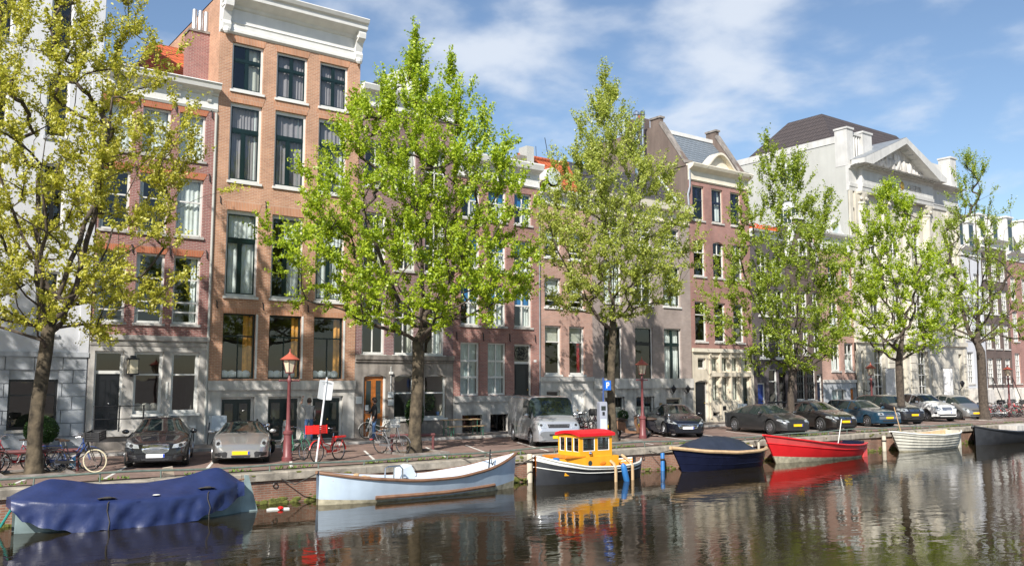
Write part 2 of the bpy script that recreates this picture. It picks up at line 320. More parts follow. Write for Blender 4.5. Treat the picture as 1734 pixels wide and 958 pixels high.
    pmat('bag_dark', (.045,.055,.08), .22, var=.2, scale=6, bump=.5, bscale=9); pmat('bag_blue', (.12,.5,.75), .3, var=.1, bump=.4, bscale=12); pmat('cardboard', (.55,.45,.35), .8)
    pmat('skin', (.48,.27,.19), .6); pmat('hair', (.03,.02,.015), .6); pmat('hoodie', (.34,.33,.32), .9, var=.15, scale=12); pmat('jeans', (.06,.12,.25), .9, var=.2, scale=15); pmat('jacket', (.012,.012,.014), .8); pmat('shoe_red', (.6,.04,.03), .6)
    pmat('sign_back', (.62,.63,.63), .45, var=.05); pmat('sign_blue', (.015,.13,.55), .45, var=.03); pmat('meter_grey', (.33,.35,.42), .45, var=.08)
    pmat('box_grey', (.52,.58,.64), .5, var=.05); pmat('flower_orange', (.7,.12,.02), .8); pmat('pot_blue', (.02,.22,.6), .4); pmat('banner', (.82,.82,.84), .8); pmat('gold', (.7,.45,.1), .35, metal=.8)
    pmat('brown_plaque', (.3,.17,.05), .6)
make_mats()

# ---------------------------------------------------------------- setting: ground, water, quay, street
def watermat():
    m, N, L, b = newmat('water')
    b.inputs['Base Color'].default_value = (.020,.015,.006,1); b.inputs['Roughness'].default_value = .015; b.inputs['IOR'].default_value = 1.36
    g = N.new('ShaderNodeNewGeometry')
    def noise(sc, scale, det, rot=0):
        mp = N.new('ShaderNodeMapping'); mp.inputs['Scale'].default_value = sc; mp.inputs['Rotation'].default_value = (0,0,rot); L.new(g.outputs['Position'], mp.inputs[0])
        n = N.new('ShaderNodeTexNoise'); n.inputs['Scale'].default_value = scale; n.inputs['Detail'].default_value = det; n.inputs['Roughness'].default_value = .5; L.new(mp.outputs[0], n.inputs['Vector']); return n.outputs['Fac']
    a = noise((1, 1.6, 1), 1.2, 2, .5); c = noise((1, 1.5, 1), 7.0, 3, -.35)
    w = noise((1, 1.4, 1), .16, 3, .3); wr = N.new('ShaderNodeMapRange'); wr.inputs['From Min'].default_value = .38; wr.inputs['From Max'].default_value = .62; wr.inputs['To Min'].default_value = .35; wr.inputs['To Max'].default_value = 1.8; L.new(w, wr.inputs['Value'])
    mw = N.new('ShaderNodeMath'); mw.operation = 'MULTIPLY'; L.new(c, mw.inputs[0]); L.new(wr.outputs[0], mw.inputs[1]); c = mw.outputs[0]     # calm and ruffled patches
    b1 = N.new('ShaderNodeBump'); b1.inputs['Strength'].default_value = 1; b1.inputs['Distance'].default_value = .008; L.new(a, b1.inputs['Height'])
    b2 = N.new('ShaderNodeBump'); b2.inputs['Strength'].default_value = 1; b2.inputs['Distance'].default_value = .0019; L.new(c, b2.inputs['Height']); L.new(b1.outputs[0], b2.inputs['Normal'])
    L.new(b2.outputs[0], b.inputs['Normal'])
watermat()
def setting():
    mb = MB(); zg = -.03
    for x0, x1, y0, y1 in ((-2500,3500,YQ+.45,3500), (-2500,3500,-3500,-2), (-2500,-400,-2,YQ+.45), (900,3500,-2,YQ+.45)):
        mb.add([(x0,y0,zg),(x1,y0,zg),(x1,y1,zg),(x0,y1,zg)], [(0,1,2,3)])
    struct(mb.build('ground', 'paving_grey'))
    struct(MB().add([(-400,-2,ZW),(900,-2,ZW),(900,YQ+.2,ZW),(-400,YQ+.2,ZW)], [(0,1,2,3)]).build('canal_water', 'water'))
    struct(MB().add([(-60,YQ+.45,0),(200,YQ+.45,0),(200,33.6,0),(-60,33.6,0)], [(0,1,2,3)]).build('street', 'paving'))
    pv = MB().box(-60, 200, 33.78, YF+.3, -.2, .09).build('pavement', 'paving_grey'); struct(pv)
    k = 0; x = -3.0
    me = MB().box(0, 1.17, 33.6, 33.78, -.2, .1).mesh('kerb_stone', 'stone_grey')
    while x < 80:
        o = bpy.data.objects.new('kerb_stone', me); COL.objects.link(o); o.parent = pv; o.location.x = x; x += 1.18
    # quay wall with coping stones
    q = empty('quay_wall', (0, YQ, 0), 0, 'red brick canal wall topped with grey coping stones', 'wall', world=True)
    MB().box(-60, 200, YQ+.03, YQ+.45, -2, -.27).build('brickwork', 'brick_quay', q)
    x = -2.0; i = 0
    while x < 72:
        w = random.uniform(1.15, 1.5); dz = random.uniform(-.012, .012); dy = random.uniform(-.02, .02)
        mb = MB(); b = .025; y0 = YQ - .05 + dy; y1 = YQ + .47; z0, z1 = -.27, -.03 + dz
        mb.prism([(y0,z0),(y1,z0),(y1,z1),(y0+b*1.5,z1),(y0,z1-b)], 'x', x+.006, x+w-.006)
        mb.build('coping_stone', 'coping', q); x += w
    MB().box(72, 200, YQ-.05, YQ+.45, -.27, -.03).build('coping', 'coping', q)
    for x in (5.2, 10.2, 18.2, 25.3, 32, 40, 48): MB().lathe([(.07,-.012),(.085,0),(.07,.012),(.058,0),(.07,-.012)], 14, (x, YQ-.0, -.42), Matrix.Rotation(rad(90),3,'X')).build('mooring_ring', 'iron', q)
    for x in (2.1, 14.6, 24.6, 36.4, 45.2): MB().lathe([(.07,0),(.07,.06),(.055,.06),(.055,0)], 12, (x, YQ+.04, -.62), Matrix.Rotation(rad(90),3,'X')).build('drain_pipe', 'stone_dark', q)
    # waterline weed, moss on the coping and grass along the edge
    mb = MB(); rn = random.Random(3)
    for i in range(900):
        x = rn.uniform(-2, 70); z = ZW + abs(rn.gauss(0, .07)); r = rn.uniform(.03, .09)
        mb.ball((x, YQ+.03, z), r, 6, 3, (1.8, .35, .8))
    tag(mb.build('waterline_weed', 'moss', q), kind='stuff')
    mb = MB()
    for i in range(800):
        x = rn.uniform(-2, 66); y = YQ + .42 + abs(rn.gauss(0, .18)); a = rn.uniform(0, 6.3); hgt = rn.uniform(.03, .10); w = .025
        if (math.sin(x*.9) + math.sin(x*2.3+1)) < -.2: continue
        for j in range(3):
            a += 2.1; xx = x + .05*j; mb.add([(xx-w, y, 0), (xx+w, y, 0), (xx+math.cos(a)*.06, y+math.sin(a)*.06, hgt)], [(0,1,2)])
    tag(mb.build('edge_grass', 'grass_green'), 'tufts of grass and moss along the canal edge', 'grass', kind='stuff')
    mb = MB()
    for i in range(700):
        x = rn.uniform(-2, 66)
        if math.sin(x*.55+2) + math.sin(x*1.7) < .1: continue
        mb.ball((x, YQ-.06+rn.uniform(0,.12), -.06-rn.uniform(0,.16)), rn.uniform(.03,.08), 6, 3, (2.2,.5,.6))
    tag(mb.build('coping_moss', 'moss', q), kind='stuff')
    # parking bay lines, painted 22 degrees off square
    lines = [x for x in (-1.2, 1.4, 4.0, 6.2, 8.85, 11.5)] + [14.42, 17.11, 18.99, 21.6] + [24.5 + 2.62*i for i in range(18)]
    for x in lines:
        dx = math.tan(rad(22.3)); y0, y1 = 26.1, 30.4; w = .05
        f = lambda y: x + (y-27.4)*dx*1.0
        struct(MB().add([(f(y0)-w, y0, .004), (f(y0)+w, y0, .004), (f(y1)+w, y1, .004), (f(y1)-w, y1, .004)], [(0,1,2,3)]).build('bay_line', 'marking'))
setting()

# ---------------------------------------------------------------- houses
def wall_panel(mb, x0, x1, z0, z1, Y, holes, rev=.24, m=0):
    xs = sorted({x0, x1} | {v for h in holes for v in h[:2] if x0 < v < x1}); zs = sorted({z0, z1} | {v for h in holes for v in h[2:] if z0 < v < z1})
    for a, b in zip(xs, xs[1:]):
        for c, d in zip(zs, zs[1:]):
            mx, mz = (a+b)/2, (c+d)/2
            if any(h[0] < mx < h[1] and h[2] < mz < h[3] for h in holes): continue
            mb.add([(a,Y,c),(b,Y,c),(b,Y,d),(a,Y,d)], [(0,1,2,3)], m)
    for a, b, c, d in holes:
        c2, d2 = max(c, z0), min(d, z1)
        if d2 <= c2: continue
        mb.add([(a,Y,c2),(a,Y+rev,c2),(a,Y+rev,d2),(a,Y,d2)], [(0,1,2,3)], m); mb.add([(b,Y,c2),(b,Y+rev,c2),(b,Y+rev,d2),(b,Y,d2)], [(0,1,2,3)], m)
        if d <= z1: mb.add([(a,Y,d),(b,Y,d),(b,Y+rev,d),(a,Y+rev,d)], [(0,1,2,3)], m)
        if c >= z0: mb.add([(a,Y,c),(b,Y,c),(b,Y+rev,c),(a,Y+rev,c)], [(0,1,2,3)], m)
def shell(root, x0, x1, z1, Y, mat, depth=10, z0=-.1, name='side_walls', roof='lead'):
    mb = MB(); a, b = x0+.006, x1-.006
    for x in (a, b): mb.add([(x,Y+.002,z0),(x,Y+depth,z0),(x,Y+depth,z1),(x,Y+.002,z1)], [(0,1,2,3)])
    mb.add([(a,Y+depth,z0),(b,Y+depth,z0),(b,Y+depth,z1),(a,Y+depth,z1)], [(0,1,2,3)])
    mb.build(name, mat, root)
    MB().box(a, b, Y+.15, Y+depth, z1-.06, z1).build('flat_roof', roof, root)
def interior(root, x0, x1, floors, Y, light=False):
    mb = MB(); a, b = x0+.16, x1-.16; y0, y1 = Y+.45, Y+4.2
    for x in (a, b): mb.add([(x,y0,floors[0]),(x,y1,floors[0]),(x,y1,floors[-1]),(x,y0,floors[-1])], [(0,1,2,3)])
    mb.add([(a,y1,floors[0]),(b,y1,floors[0]),(b,y1,floors[-1]),(a,y1,floors[-1])], [(0,1,2,3)])
    for z in floors: mb.box(a, b, Y+.3, y1, z-.12, z+.02)
    mb.build('rooms', 'room_light' if light else 'room', root)
def cols(cs, yc, Y=YF): return [(PX(a, yc, Y), PX(b, yc, Y)) for a, b in cs]
def row(yt, yb, xc, Y=YF): return (PZ(xc, yb, Y), PZ(xc, yt, Y))
def curtain(root, x0, x1, z0, z1, y, mat, amp=.03, wl=.16, name='curtain'):
    wl *= random.uniform(.75, 1.5); amp *= random.uniform(.35, .8); ph = random.uniform(0, 6); n = max(10, int((x1-x0)/wl*8)); P = []
    for i in range(n+1):
        x = x0 + (x1-x0)*i/n; yy = y + amp*(math.sin(2*math.pi*(x-x0)/wl + 1.5*math.sin(4*x+ph)) + .5*math.sin(2*math.pi*(x-x0)/wl*.43+ph))
        P.append([(x,yy,z0),(x,yy+.01,z1)])
    return MB().grid(P).build(name, mat, root, smooth=True, angle=180)
def win(root, rc, Y, frame='white_paint', sash=None, fw=.08, hb=(), vb=(), bar=.04, cur=None, sill=None, d=.11, pane='glass', simple=False, sillw=.06, name='window', head=0):
    x0, x1, z0, z1 = rc; y0, y1 = Y+d, Y+d+.09
    mb = MB(); mb.box(x0, x0+fw, y0, y1, z0, z1); mb.box(x1-fw, x1, y0, y1, z0, z1); mb.box(x0+fw, x1-fw, y0, y1, z1-fw-head, z1); mb.box(x0+fw, x1-fw, y0-.02, y1, z0, z0+fw*1.15)
    w = mb.build(name, frame, root)
    a, b, c, e = x0+fw, x1-fw, z0+fw*1.15, z1-fw-head
    zc = [c] + [c+(e-c)*h for h in hb] + [e]
    bm = MB(); sm = MB(); n = 0
    for h in zc[1:-1]: bm.box(a, b, y0+.005, y1-.01, h-bar*.75, h+bar*.75)
    for i, (p, q) in enumerate(zip(zc, zc[1:])):
        p2 = p + (bar*.75 if i else 0); q2 = q - (bar*.75 if i < len(zc)-2 else 0)
        v = [a]
        for s in vb:
            fr, f0, f1 = s if isinstance(s, tuple) else (s, 0, 1)
            if f0 <= (((p+q)/2)-c)/(e-c) <= f1: v.append(a+(b-a)*fr); bm.box(v[-1]-bar/2, v[-1]+bar/2, y0+.012, y1-.015, p2, q2)
        v.append(b); n += 1
        for j, (g, k) in enumerate(zip(v, v[1:])):
            g2 = g + (bar/2 if j else 0); k2 = k - (bar/2 if j < len(v)-2 else 0)
            if sash:
                t = .05
                sm.box(g2, g2+t, y0+.02, y1-.02, p2, q2); sm.box(k2-t, k2, y0+.02, y1-.02, p2, q2); sm.box(g2+t, k2-t, y0+.02, y1-.02, p2, p2+t); sm.box(g2+t, k2-t, y0+.02, y1-.02, q2-t, q2)
            if not simple: MB().add([(g2,y0+.045,p2),(k2,y0+.045,p2),(k2,y0+.045,q2),(g2,y0+.045,q2)], [(0,1,2,3)]).build('pane', pane, w)
    if simple: MB().add([(a,y0+.06,c),(b,y0+.06,c),(b,y0+.06,e),(a,y0+.06,e)], [(0,1,2,3)]).build('pane', pane, w)
    if bm.v:
        nb = len(bm.v)//8
        if simple or nb > 6: bm.build('glazing_bars', sash or frame, w)
        else:
            for q in range(nb): MB().add(bm.v[q*8:q*8+8], [(3,2,1,0),(4,5,6,7),(0,1,5,4),(1,2,6,5),(2,3,7,6),(3,0,4,7)]).build('glazing_bar', sash or frame, w)
    if sm.v: sm.build('sash', sash, w)
    if sill: MB().box(x0-sillw, x1+sillw, Y-.07, Y+d, z0-.10, z0).build('sill', sill, w)
    yc = y1 + .1
    for cu in (cur or ()):
        kind, mt = cu[0], cu[1]
        if kind == 'full': curtain(w, a-.02, b+.02, c-.02, e+.02, yc, mt)
        elif kind == 'low': curtain(w, a-.02, b+.02, c-.02, c+(e-c)*cu[2], yc, mt)
        elif kind == 'right': curtain(w, b-(b-a)*cu[2], b+.03, c-.02, e+.02, yc, mt)
        elif kind == 'left': curtain(w, a-.03, a+(b-a)*cu[2], c-.02, e+.02, yc, mt)
        elif kind == 'blind': MB().box(a-.02, b+.02, yc-.02, yc, e-(e-c)*cu[2], e+.02).build('blind', mt, w)
        elif kind == 'cushions':
            m2 = MB(); xx = a+.15
            while xx < b-.1: m2.ball((xx, yc-.02, c+.12), .2, 8, 5, (1, .45, .85)); xx += .3
            m2.build('cushions', mt, w, smooth=True)
    return w
def cornice(root, x0, x1, prof, mat, Y=YF, name='cornice', ret=True):
    # prof: (outward, z) from bottom to top
    poly = [(Y - p, z) for p, z in prof]; poly = [(Y+.12, prof[0][1])] + poly + [(Y+.12, prof[-1][1])]
    return MB().prism(poly, 'x', x0, x1).build(name, mat, root)
def console(root, x, z0, z1, out, w, Y=YF, mat='white_paint', name='console'):
    h = z1-z0; pr = [(0,z0),(out*.35,z0+.02*h),(out*.45,z0+.18*h),(out*.3,z0+.3*h),(out*.5,z0+.6*h),(out*.95,z0+.72*h),(out,z0+.9*h),(out*.9,z1),(0,z1)]
    return MB().prism([(Y-.003-p, z) for p, z in pr], 'x', x-w/2, x+w/2).build(name, mat, root)
def door(root, rc, Y, mat, frame='white_paint', fan=0, panels=((.12,.45),(.55,.92)), d=.16, leaves=1, glass=False, knob='gold', name='door'):
    x0, x1, z0, z1 = rc; fw = .09
    mb = MB(); mb.box(x0, x0+fw, Y+d-.03, Y+d+.08, z0, z1); mb.box(x1-fw, x1, Y+d-.03, Y+d+.08, z0, z1); mb.box(x0+fw, x1-fw, Y+d-.03, Y+d+.08, z1-fw, z1)
    zt = z1-fw-fan
    if fan: mb.box(x0+fw, x1-fw, Y+d-.03, Y+d+.08, zt-.06, zt+.06)
    dr = MB(); a, b = x0+fw, x1-fw; dr.box(a, b, Y+d+.02, Y+d+.07, z0, zt-.06 if fan else zt)
    o = dr.build(name, mat, root); mb.build('door_frame', frame, o)
    zz = (zt-.06 if fan else zt) - z0; w = (b-a)/leaves
    for i in range(leaves):
        for p, q in panels:
            m2 = MB(); xa, xb = a+i*w+.1*w+.03, a+(i+1)*w-.1*w-.03; za, zb = z0+zz*p, z0+zz*q; t = .035; yy = Y+d-.002
            for bx in ((xa,xb,za,za+t),(xa,xb,zb-t,zb),(xa,xa+t,za+t,zb-t),(xb-t,xb,za+t,zb-t)): m2.box(bx[0], bx[1], yy, Y+d+.02, bx[2], bx[3])
            m2.build('door_panel', mat, o)
            if glass: MB().add([(xa+t,Y+d+.01,za+t),(xb-t,Y+d+.01,za+t),(xb-t,Y+d+.01,zb-t),(xa+t,Y+d+.01,zb-t)], [(0,1,2,3)]).build('door_glass', 'car_glass', o)
    MB().ball((b-.09 if leaves == 1 else (a+b)/2+.07, Y+d-.02, z0+zz*.47), .035).build('knob', knob, o)
    if fan: MB().add([(a,Y+d+.04,zt+.06),(b,Y+d+.04,zt+.06),(b,Y+d+.04,z1-fw),(a,Y+d+.04,z1-fw)], [(0,1,2,3)]).build('fanlight', 'glass', o)
    return o
def lintel(root, rc, Y, mat, h=.3, grow=.06):
    x0, x1, z0, z1 = rc; n = 10; top = []
    bot = [(x0-.0+ (x1-x0)*i/n, z1) for i in range(n+1)]
    poly = [(x0, z1+.004), (x1, z1+.004), (x1+grow*2, z1+h), (x0-grow*2, z1+h)]
    return MB().prism(poly, 'y', Y-.012, Y+.1).build('brick_lintel', mat, root)
def anchor(root, x, z, Y=YF, h=.32): MB().tube([(x+.04,Y-.03,z-h/2),(x,Y-.035,z-h*.3),(x,Y-.035,z+h*.3),(x-.04,Y-.03,z+h/2)], .025, 6).build('wall_anchor', 'iron', root)
def pipe(root, pts, r=.045, mat='zinc', name='downpipe'): MB().tube(pts, r, 8).build(name, mat, root, smooth=True)
def arch_fill(root, rc, Y, mat, rise=.18, d=.24):
    x0, x1, z0, z1 = rc; n = 10; mid = (x0+x1)/2; w = (x1-x0)/2
    for s in (-1, 1):
        poly = [(mid+s*w, z1), (mid, z1)] + [(mid + s*w*i/n, z1-.005 - rise*(i/n)**2) for i in range(1, n+1)]
        MB().prism(poly, 'y', Y+.004, Y+d).build('arch_spandrel', mat, root)
def grille(root, rc, Y, n=6):
    x0, x1, z0, z1 = rc; o = None
    fr = MB()
    for z in (z0+.05, z1-.06, (z0+z1)/2): fr.box(x0, x1, Y-.05, Y-.035, z, z+.025)
    o = fr.build('window_grille', 'iron', root)
    for i in range(n):
        x = x0+(x1-x0)*(i+.5)/n; MB().tube([(x,Y-.06,z0),(x,Y-.06,z1)], .011, 5).build('grille_bar', 'iron', o)
def hroot(name, label, x0, cat='house', Y=YF): return empty(name, (x0, Y, 0), 0, label, cat, world=True)
def gable_roof(root, x0, x1, z0, z1, Y, depth, mat, y0=.25):
    ym = Y + depth/2
    MB().add([(x0,Y+y0,z0),(x1,Y+y0,z0),(x1,ym,z1),(x0,ym,z1),(x0,Y+depth,z0),(x1,Y+depth,z0)], [(0,1,2,3),(3,2,5,4),(0,3,4),(1,5,2)]).build('roof', mat, root)

XB = {k: PX(k, 640) for k in (148, 351, 600, 767, 914, 1004, 1172, 1276, 1336, 1393, 1449, 1636, 1672)}

def house_white():                       # B0
    x0, x1 = -4.0, XB[148]; ztop = 20.5
    r = hroot('white_house', 'tall white plastered house with rusticated grey stone base, behind the yellow-leaved tree', x0)
    zb = PZ(140, 600)
    cs = cols([(12, 97)], 690); gx = cs[0]; gz = row(642, 727, 55)
    up = cols([(52, 92)], 550)[0]; w = up[1]-up[0]; cx = [(up[0]-2.35, up[1]-2.35), up, (up[0]+1.55, up[1]+1.55)]
    cx = [(up[0]-1.9, up[1]-1.9), (up[0]+.1, up[1]+.1)]
    rows = [(4.3, 6.6), (8.0, 10.6), (11.6, 14.0), (15.0, 17.2)]
    hs = [(a, b, c, d) for a, b in cx for c, d in rows]; g = (gx[0], gx[1], gz[0], gz[1]); g0 = (gx[0]-3.6, gx[1]-3.6, gz[0], gz[1])
    mb = MB(); wall_panel(mb, x0, x1, zb, ztop, YF, hs); mb.build('wall', 'stucco_white', r)
    mb = MB(); wall_panel(mb, x0, x1, -.1, zb, YF+.05, [g, g0]); mb.build('stone_base', 'stone_blue', r)
    # ashlar blocks, proud of the base with open joints
    z = .12; k = 0; bh = (zb-.2)/7
    for j in range(7):
        za, zc = z + j*bh, z + (j+1)*bh - .03
        xx = x0 + (.35 if j % 2 else 0)
        while xx < x1-.05:
            xe = min(xx + .93, x1-.02)
            for a, b in ((xx, xe-.03),):
                segs = [(a, b)]
                for h in (g, g0):
                    if zc > h[2]+.02 and za < h[3]-.02:
                        segs = [t for s in segs for t in ((s[0], min(s[1], h[0])), (max(s[0], h[1]), s[1])) if t[1]-t[0] > .04]
                for p, q in segs: MB().box(p, q, YF-.015+random.uniform(-.006,.006), YF+.06, za, zc).build('ashlar_block', 'stone_blue', r)
            xx += .93
    MB().box(x0, x1, YF-.07, YF+.05, zb-.1, zb+.08).build('string_course', 'stone_blue', r)
    for rc in hs: win(r, rc, YF, 'white_paint', 'black_paint', hb=(.62,), vb=((.5,0,.62),), sill='stone_blue')
    win(r, g, YF+.05, 'black_paint', hb=(.7,), vb=(.5,), sill='stone_grey'); win(r, g0, YF+.05, 'black_paint', hb=(.7,), vb=(.5,))
    MB().box(x1-.35, x1-.02, YF-.06, YF, zb+.08, ztop).build('corner_pilaster', 'stucco_white', r)
    cornice(r, x0-.1, x1+.15, [(.05,ztop-1.1),(.1,ztop-.5),(.4,ztop-.3),(.5,ztop)], 'white_paint')
    shell(r, x0, x1, ztop, YF, 'stucco_white', 12); interior(r, x0, x1, [-.1, 3.9, 7.4, 11, 14.5, ztop-.3], YF)
house_white()

def house_plum():                        # B1
    x0, x1 = XB[148], XB[351]
    r = hroot('brick_house', 'narrow plum-red brick house with white cornice, orange lintels and grey stone shopfront', x0)
    zb = PZ(351, 581); zf = PZ(365, 190); zc = PZ(372, 147)
    C = cols([(160, 213), (228, 278), (292, 338.5)], 490); C = [(a+.02, b) for a, b in C]
    R1, R2, R3 = row(433.7, 549, 315), row(302, 400, 318), row(193, 270.6, 322); G = row(596, 699, 312)
    gc = cols([(158, 208), (225.5, 275), (289, 336)], 650); dz = PZ(183, 728)
    hs = [(a, b, *R) for R in (R1, R2, R3) for a, b in C]
    gh = [(gc[0][0], gc[0][1], dz, G[1]), (*gc[1], *G), (*gc[2], *G)]
    mb = MB(); wall_panel(mb, x0, x1, zb, zf, YF, hs); mb.build('wall', 'brick_plum', r)
    mb = MB(); wall_panel(mb, x0, x1, -.1, zb, YF-.03, gh); mb.build('stone_front', 'stone_grey', r)
    cornice(r, x0+.02, x1-.01, [(.06,zb-.16),(.1,zb-.05),(.04,zb),(.16,zb+.06),(.18,zb+.24)], 'stone_grey', name='string_course')
    for i, rc in enumerate(hs):
        lintel(r, rc, YF, 'brick_lintel', .27)
        cur = {2: [('right','curtain_white',.25)], 5: [('right','curtain_white',.92)], 8: [('full','curtain_white')], 7: [('full','curtain_white')], 6: [('full','curtain_white')]}.get(i, [('left','curtain_white',.15)])
        win(r, rc, YF, hb=(.6,) if i > 2 else (.15,.3,.66), vb=(), sill='stone_grey', cur=cur)
    for R in (R1, R2, R3):
        for a in ((C[0][1]+C[1][0])/2, (C[1][1]+C[2][0])/2, C[2][1]+.22): anchor(r, a, R[1]+.12, h=.34)
    win(r, gh[1], YF-.03, fw=.11, hb=(.64,), sill='white_paint', d=.14, cur=[('cushions','room_light')]); win(r, gh[2], YF-.03, fw=.11, hb=(.64,), sill='white_paint', d=.14)
    door(r, gh[0], YF-.03, 'black_paint', fan=gh[0][3]-PZ(183, 628)-.05, leaves=2, knob='steel', panels=((.08,.3),(.36,.9)))
    # stoop with iron rail
    sx0, sx1 = x0+.05, PX(232, 740)
    st = MB().box(sx0, sx1, YF-1.05, YF-.03, dz-.18, dz-.01).build('stoop', 'stone_grey', r)
    MB().box(sx0+.15, sx1-.3, YF-.9, YF-.03, .0, dz-.18).build('stoop_base', 'stone_dark', st)
    for k in range(2): MB().box(sx1-.02+k*.3, sx1+.28+k*.3, YF-1.0, YF-.1, 0, (dz-.01)*(2-k)/3).build('step', 'stone_grey', st)
    for x in (sx0+.05, (sx0+sx1)/2, sx1-.05): MB().tube([(x,YF-.98,dz-.02),(x,YF-.98,dz+.95)], .03, 6).build('rail_post', 'iron', st)
    for z in (.45, .92): MB().tube([(sx0,YF-.98,dz+z),(sx1,YF-.98,dz+z)], .018, 6).build('rail', 'iron', st)
    # basement hatch
    MB().box(PX(318,740), PX(330,740), YF-.06, YF-.02, .15, .85).build('cellar_hatch', 'white_paint', r)
    MB().box(PX(320,740), PX(328,740), YF-.075, YF-.05, .22, .75).build('hatch_opening', 'black_paint', r)
    MB().box(PX(280,660), PX(283,660), YF-.06, YF-.02, PZ(281,675), PZ(281,646)).build('house_number_board', 'white_paint', r)
    # wall lantern
    x, z = PX(221.5, 625), PZ(221, 632)
    ln = MB().box(x-.17, x+.17, YF-.42, YF-.14, z, z+.52).build('wall_lantern', 'lantern_milk', r)
    mb = MB().box(x-.19, x+.19, YF-.44, YF-.12, z+.52, z+.58).box(x-.09, x+.09, YF-.36, YF-.2, z+.58, z+.68).box(x-.19, x+.19, YF-.44, YF-.12, z-.05, z)
    for a in (-.18, .16):
        for b in (-.43, -.15): mb.box(x+a, x+a+.02, YF+b, YF+b+.02, z, z+.52)
    mb.box(x-.03, x+.03, YF-.2, YF-.02, z-.12, z-.05); mb.build('lantern_cage', 'iron', ln)
    # main cornice
    cornice(r, x0+.01, x1+.02, [(.03,zf),(.08,zf+.1),(.05,zf+.12),(.05,zf+.62),(.12,zf+.66),(.14,zf+.74),(.42,zf+.84),(.46,zc-.12),(.52,zc-.04),(.5,zc)], 'white_paint')
    for x in (x1-.35, x1-1.6, x1-2.85, x1-4.1): console(r, x, zf+.35, zf+.84, .3, .16)
    shell(r, x0, x1, zc-.1, YF, 'brick_plum'); interior(r, x0, x1, [-.1, zb-.1, R2[0]-.7, R3[0]-.6, zc-.3], YF)
    pipe(r, [(x1-.04,YF-.06,zf-.05),(x1-.04,YF-.06,.2)], .05, 'stucco_grey')
    # tiled roof behind with chimney and skylight
    MB().add([(x0+1.7,YF+1.6,zc-.1),(x1-.05,YF+1.6,zc-.1),(x1-.05,YF+5.5,zc+3.3),(x0+3.0,YF+5.5,zc+3.3),(x1-.05,YF+9.4,zc-.1),(x0+1.7,YF+9.4,zc-.1)], [(0,1,2,3),(3,2,4,5),(0,3,5)]).build('roof', 'tile_orange', r)
    cx, cz = PX(338, 100, YF+1.6), zc
    ch = MB().box(cx-.52, cx+.52, YF+1.35, YF+2.1, zc-.2, PZ(338, 56, YF+1.4)).build('chimney', 'brick_plum', r)
    t = PZ(338, 56, YF+1.4); MB().box(cx-.57, cx+.57, YF+1.3, YF+2.15, t, t+.1).build('chimney_cap', 'stone_dark', ch)
    for i in range(3): MB().lathe([(.11,t+.1),(.11,t+1.05),(.09,t+1.1)], 10, (cx-.25+.25*i, YF+1.7, 0)).build('chimney_flue', 'zinc', ch, smooth=True)
    MB().lathe([(.16,zc),(.16,zc+.2),(.28,zc+.22),(.05,zc+.34)], 12, (PX(300,128),YF+1.0,0)).build('roof_vent', 'zinc', r, smooth=True)
    MB().add([(cx-1.5,YF+1.75,zc+.12),(cx-.75,YF+1.75,zc+.12),(cx-.75,YF+2.6,zc+.95),(cx-1.5,YF+2.6,zc+.95)], [(0,1,2,3)]).build('skylight', 'car_glass', r)
house_plum()

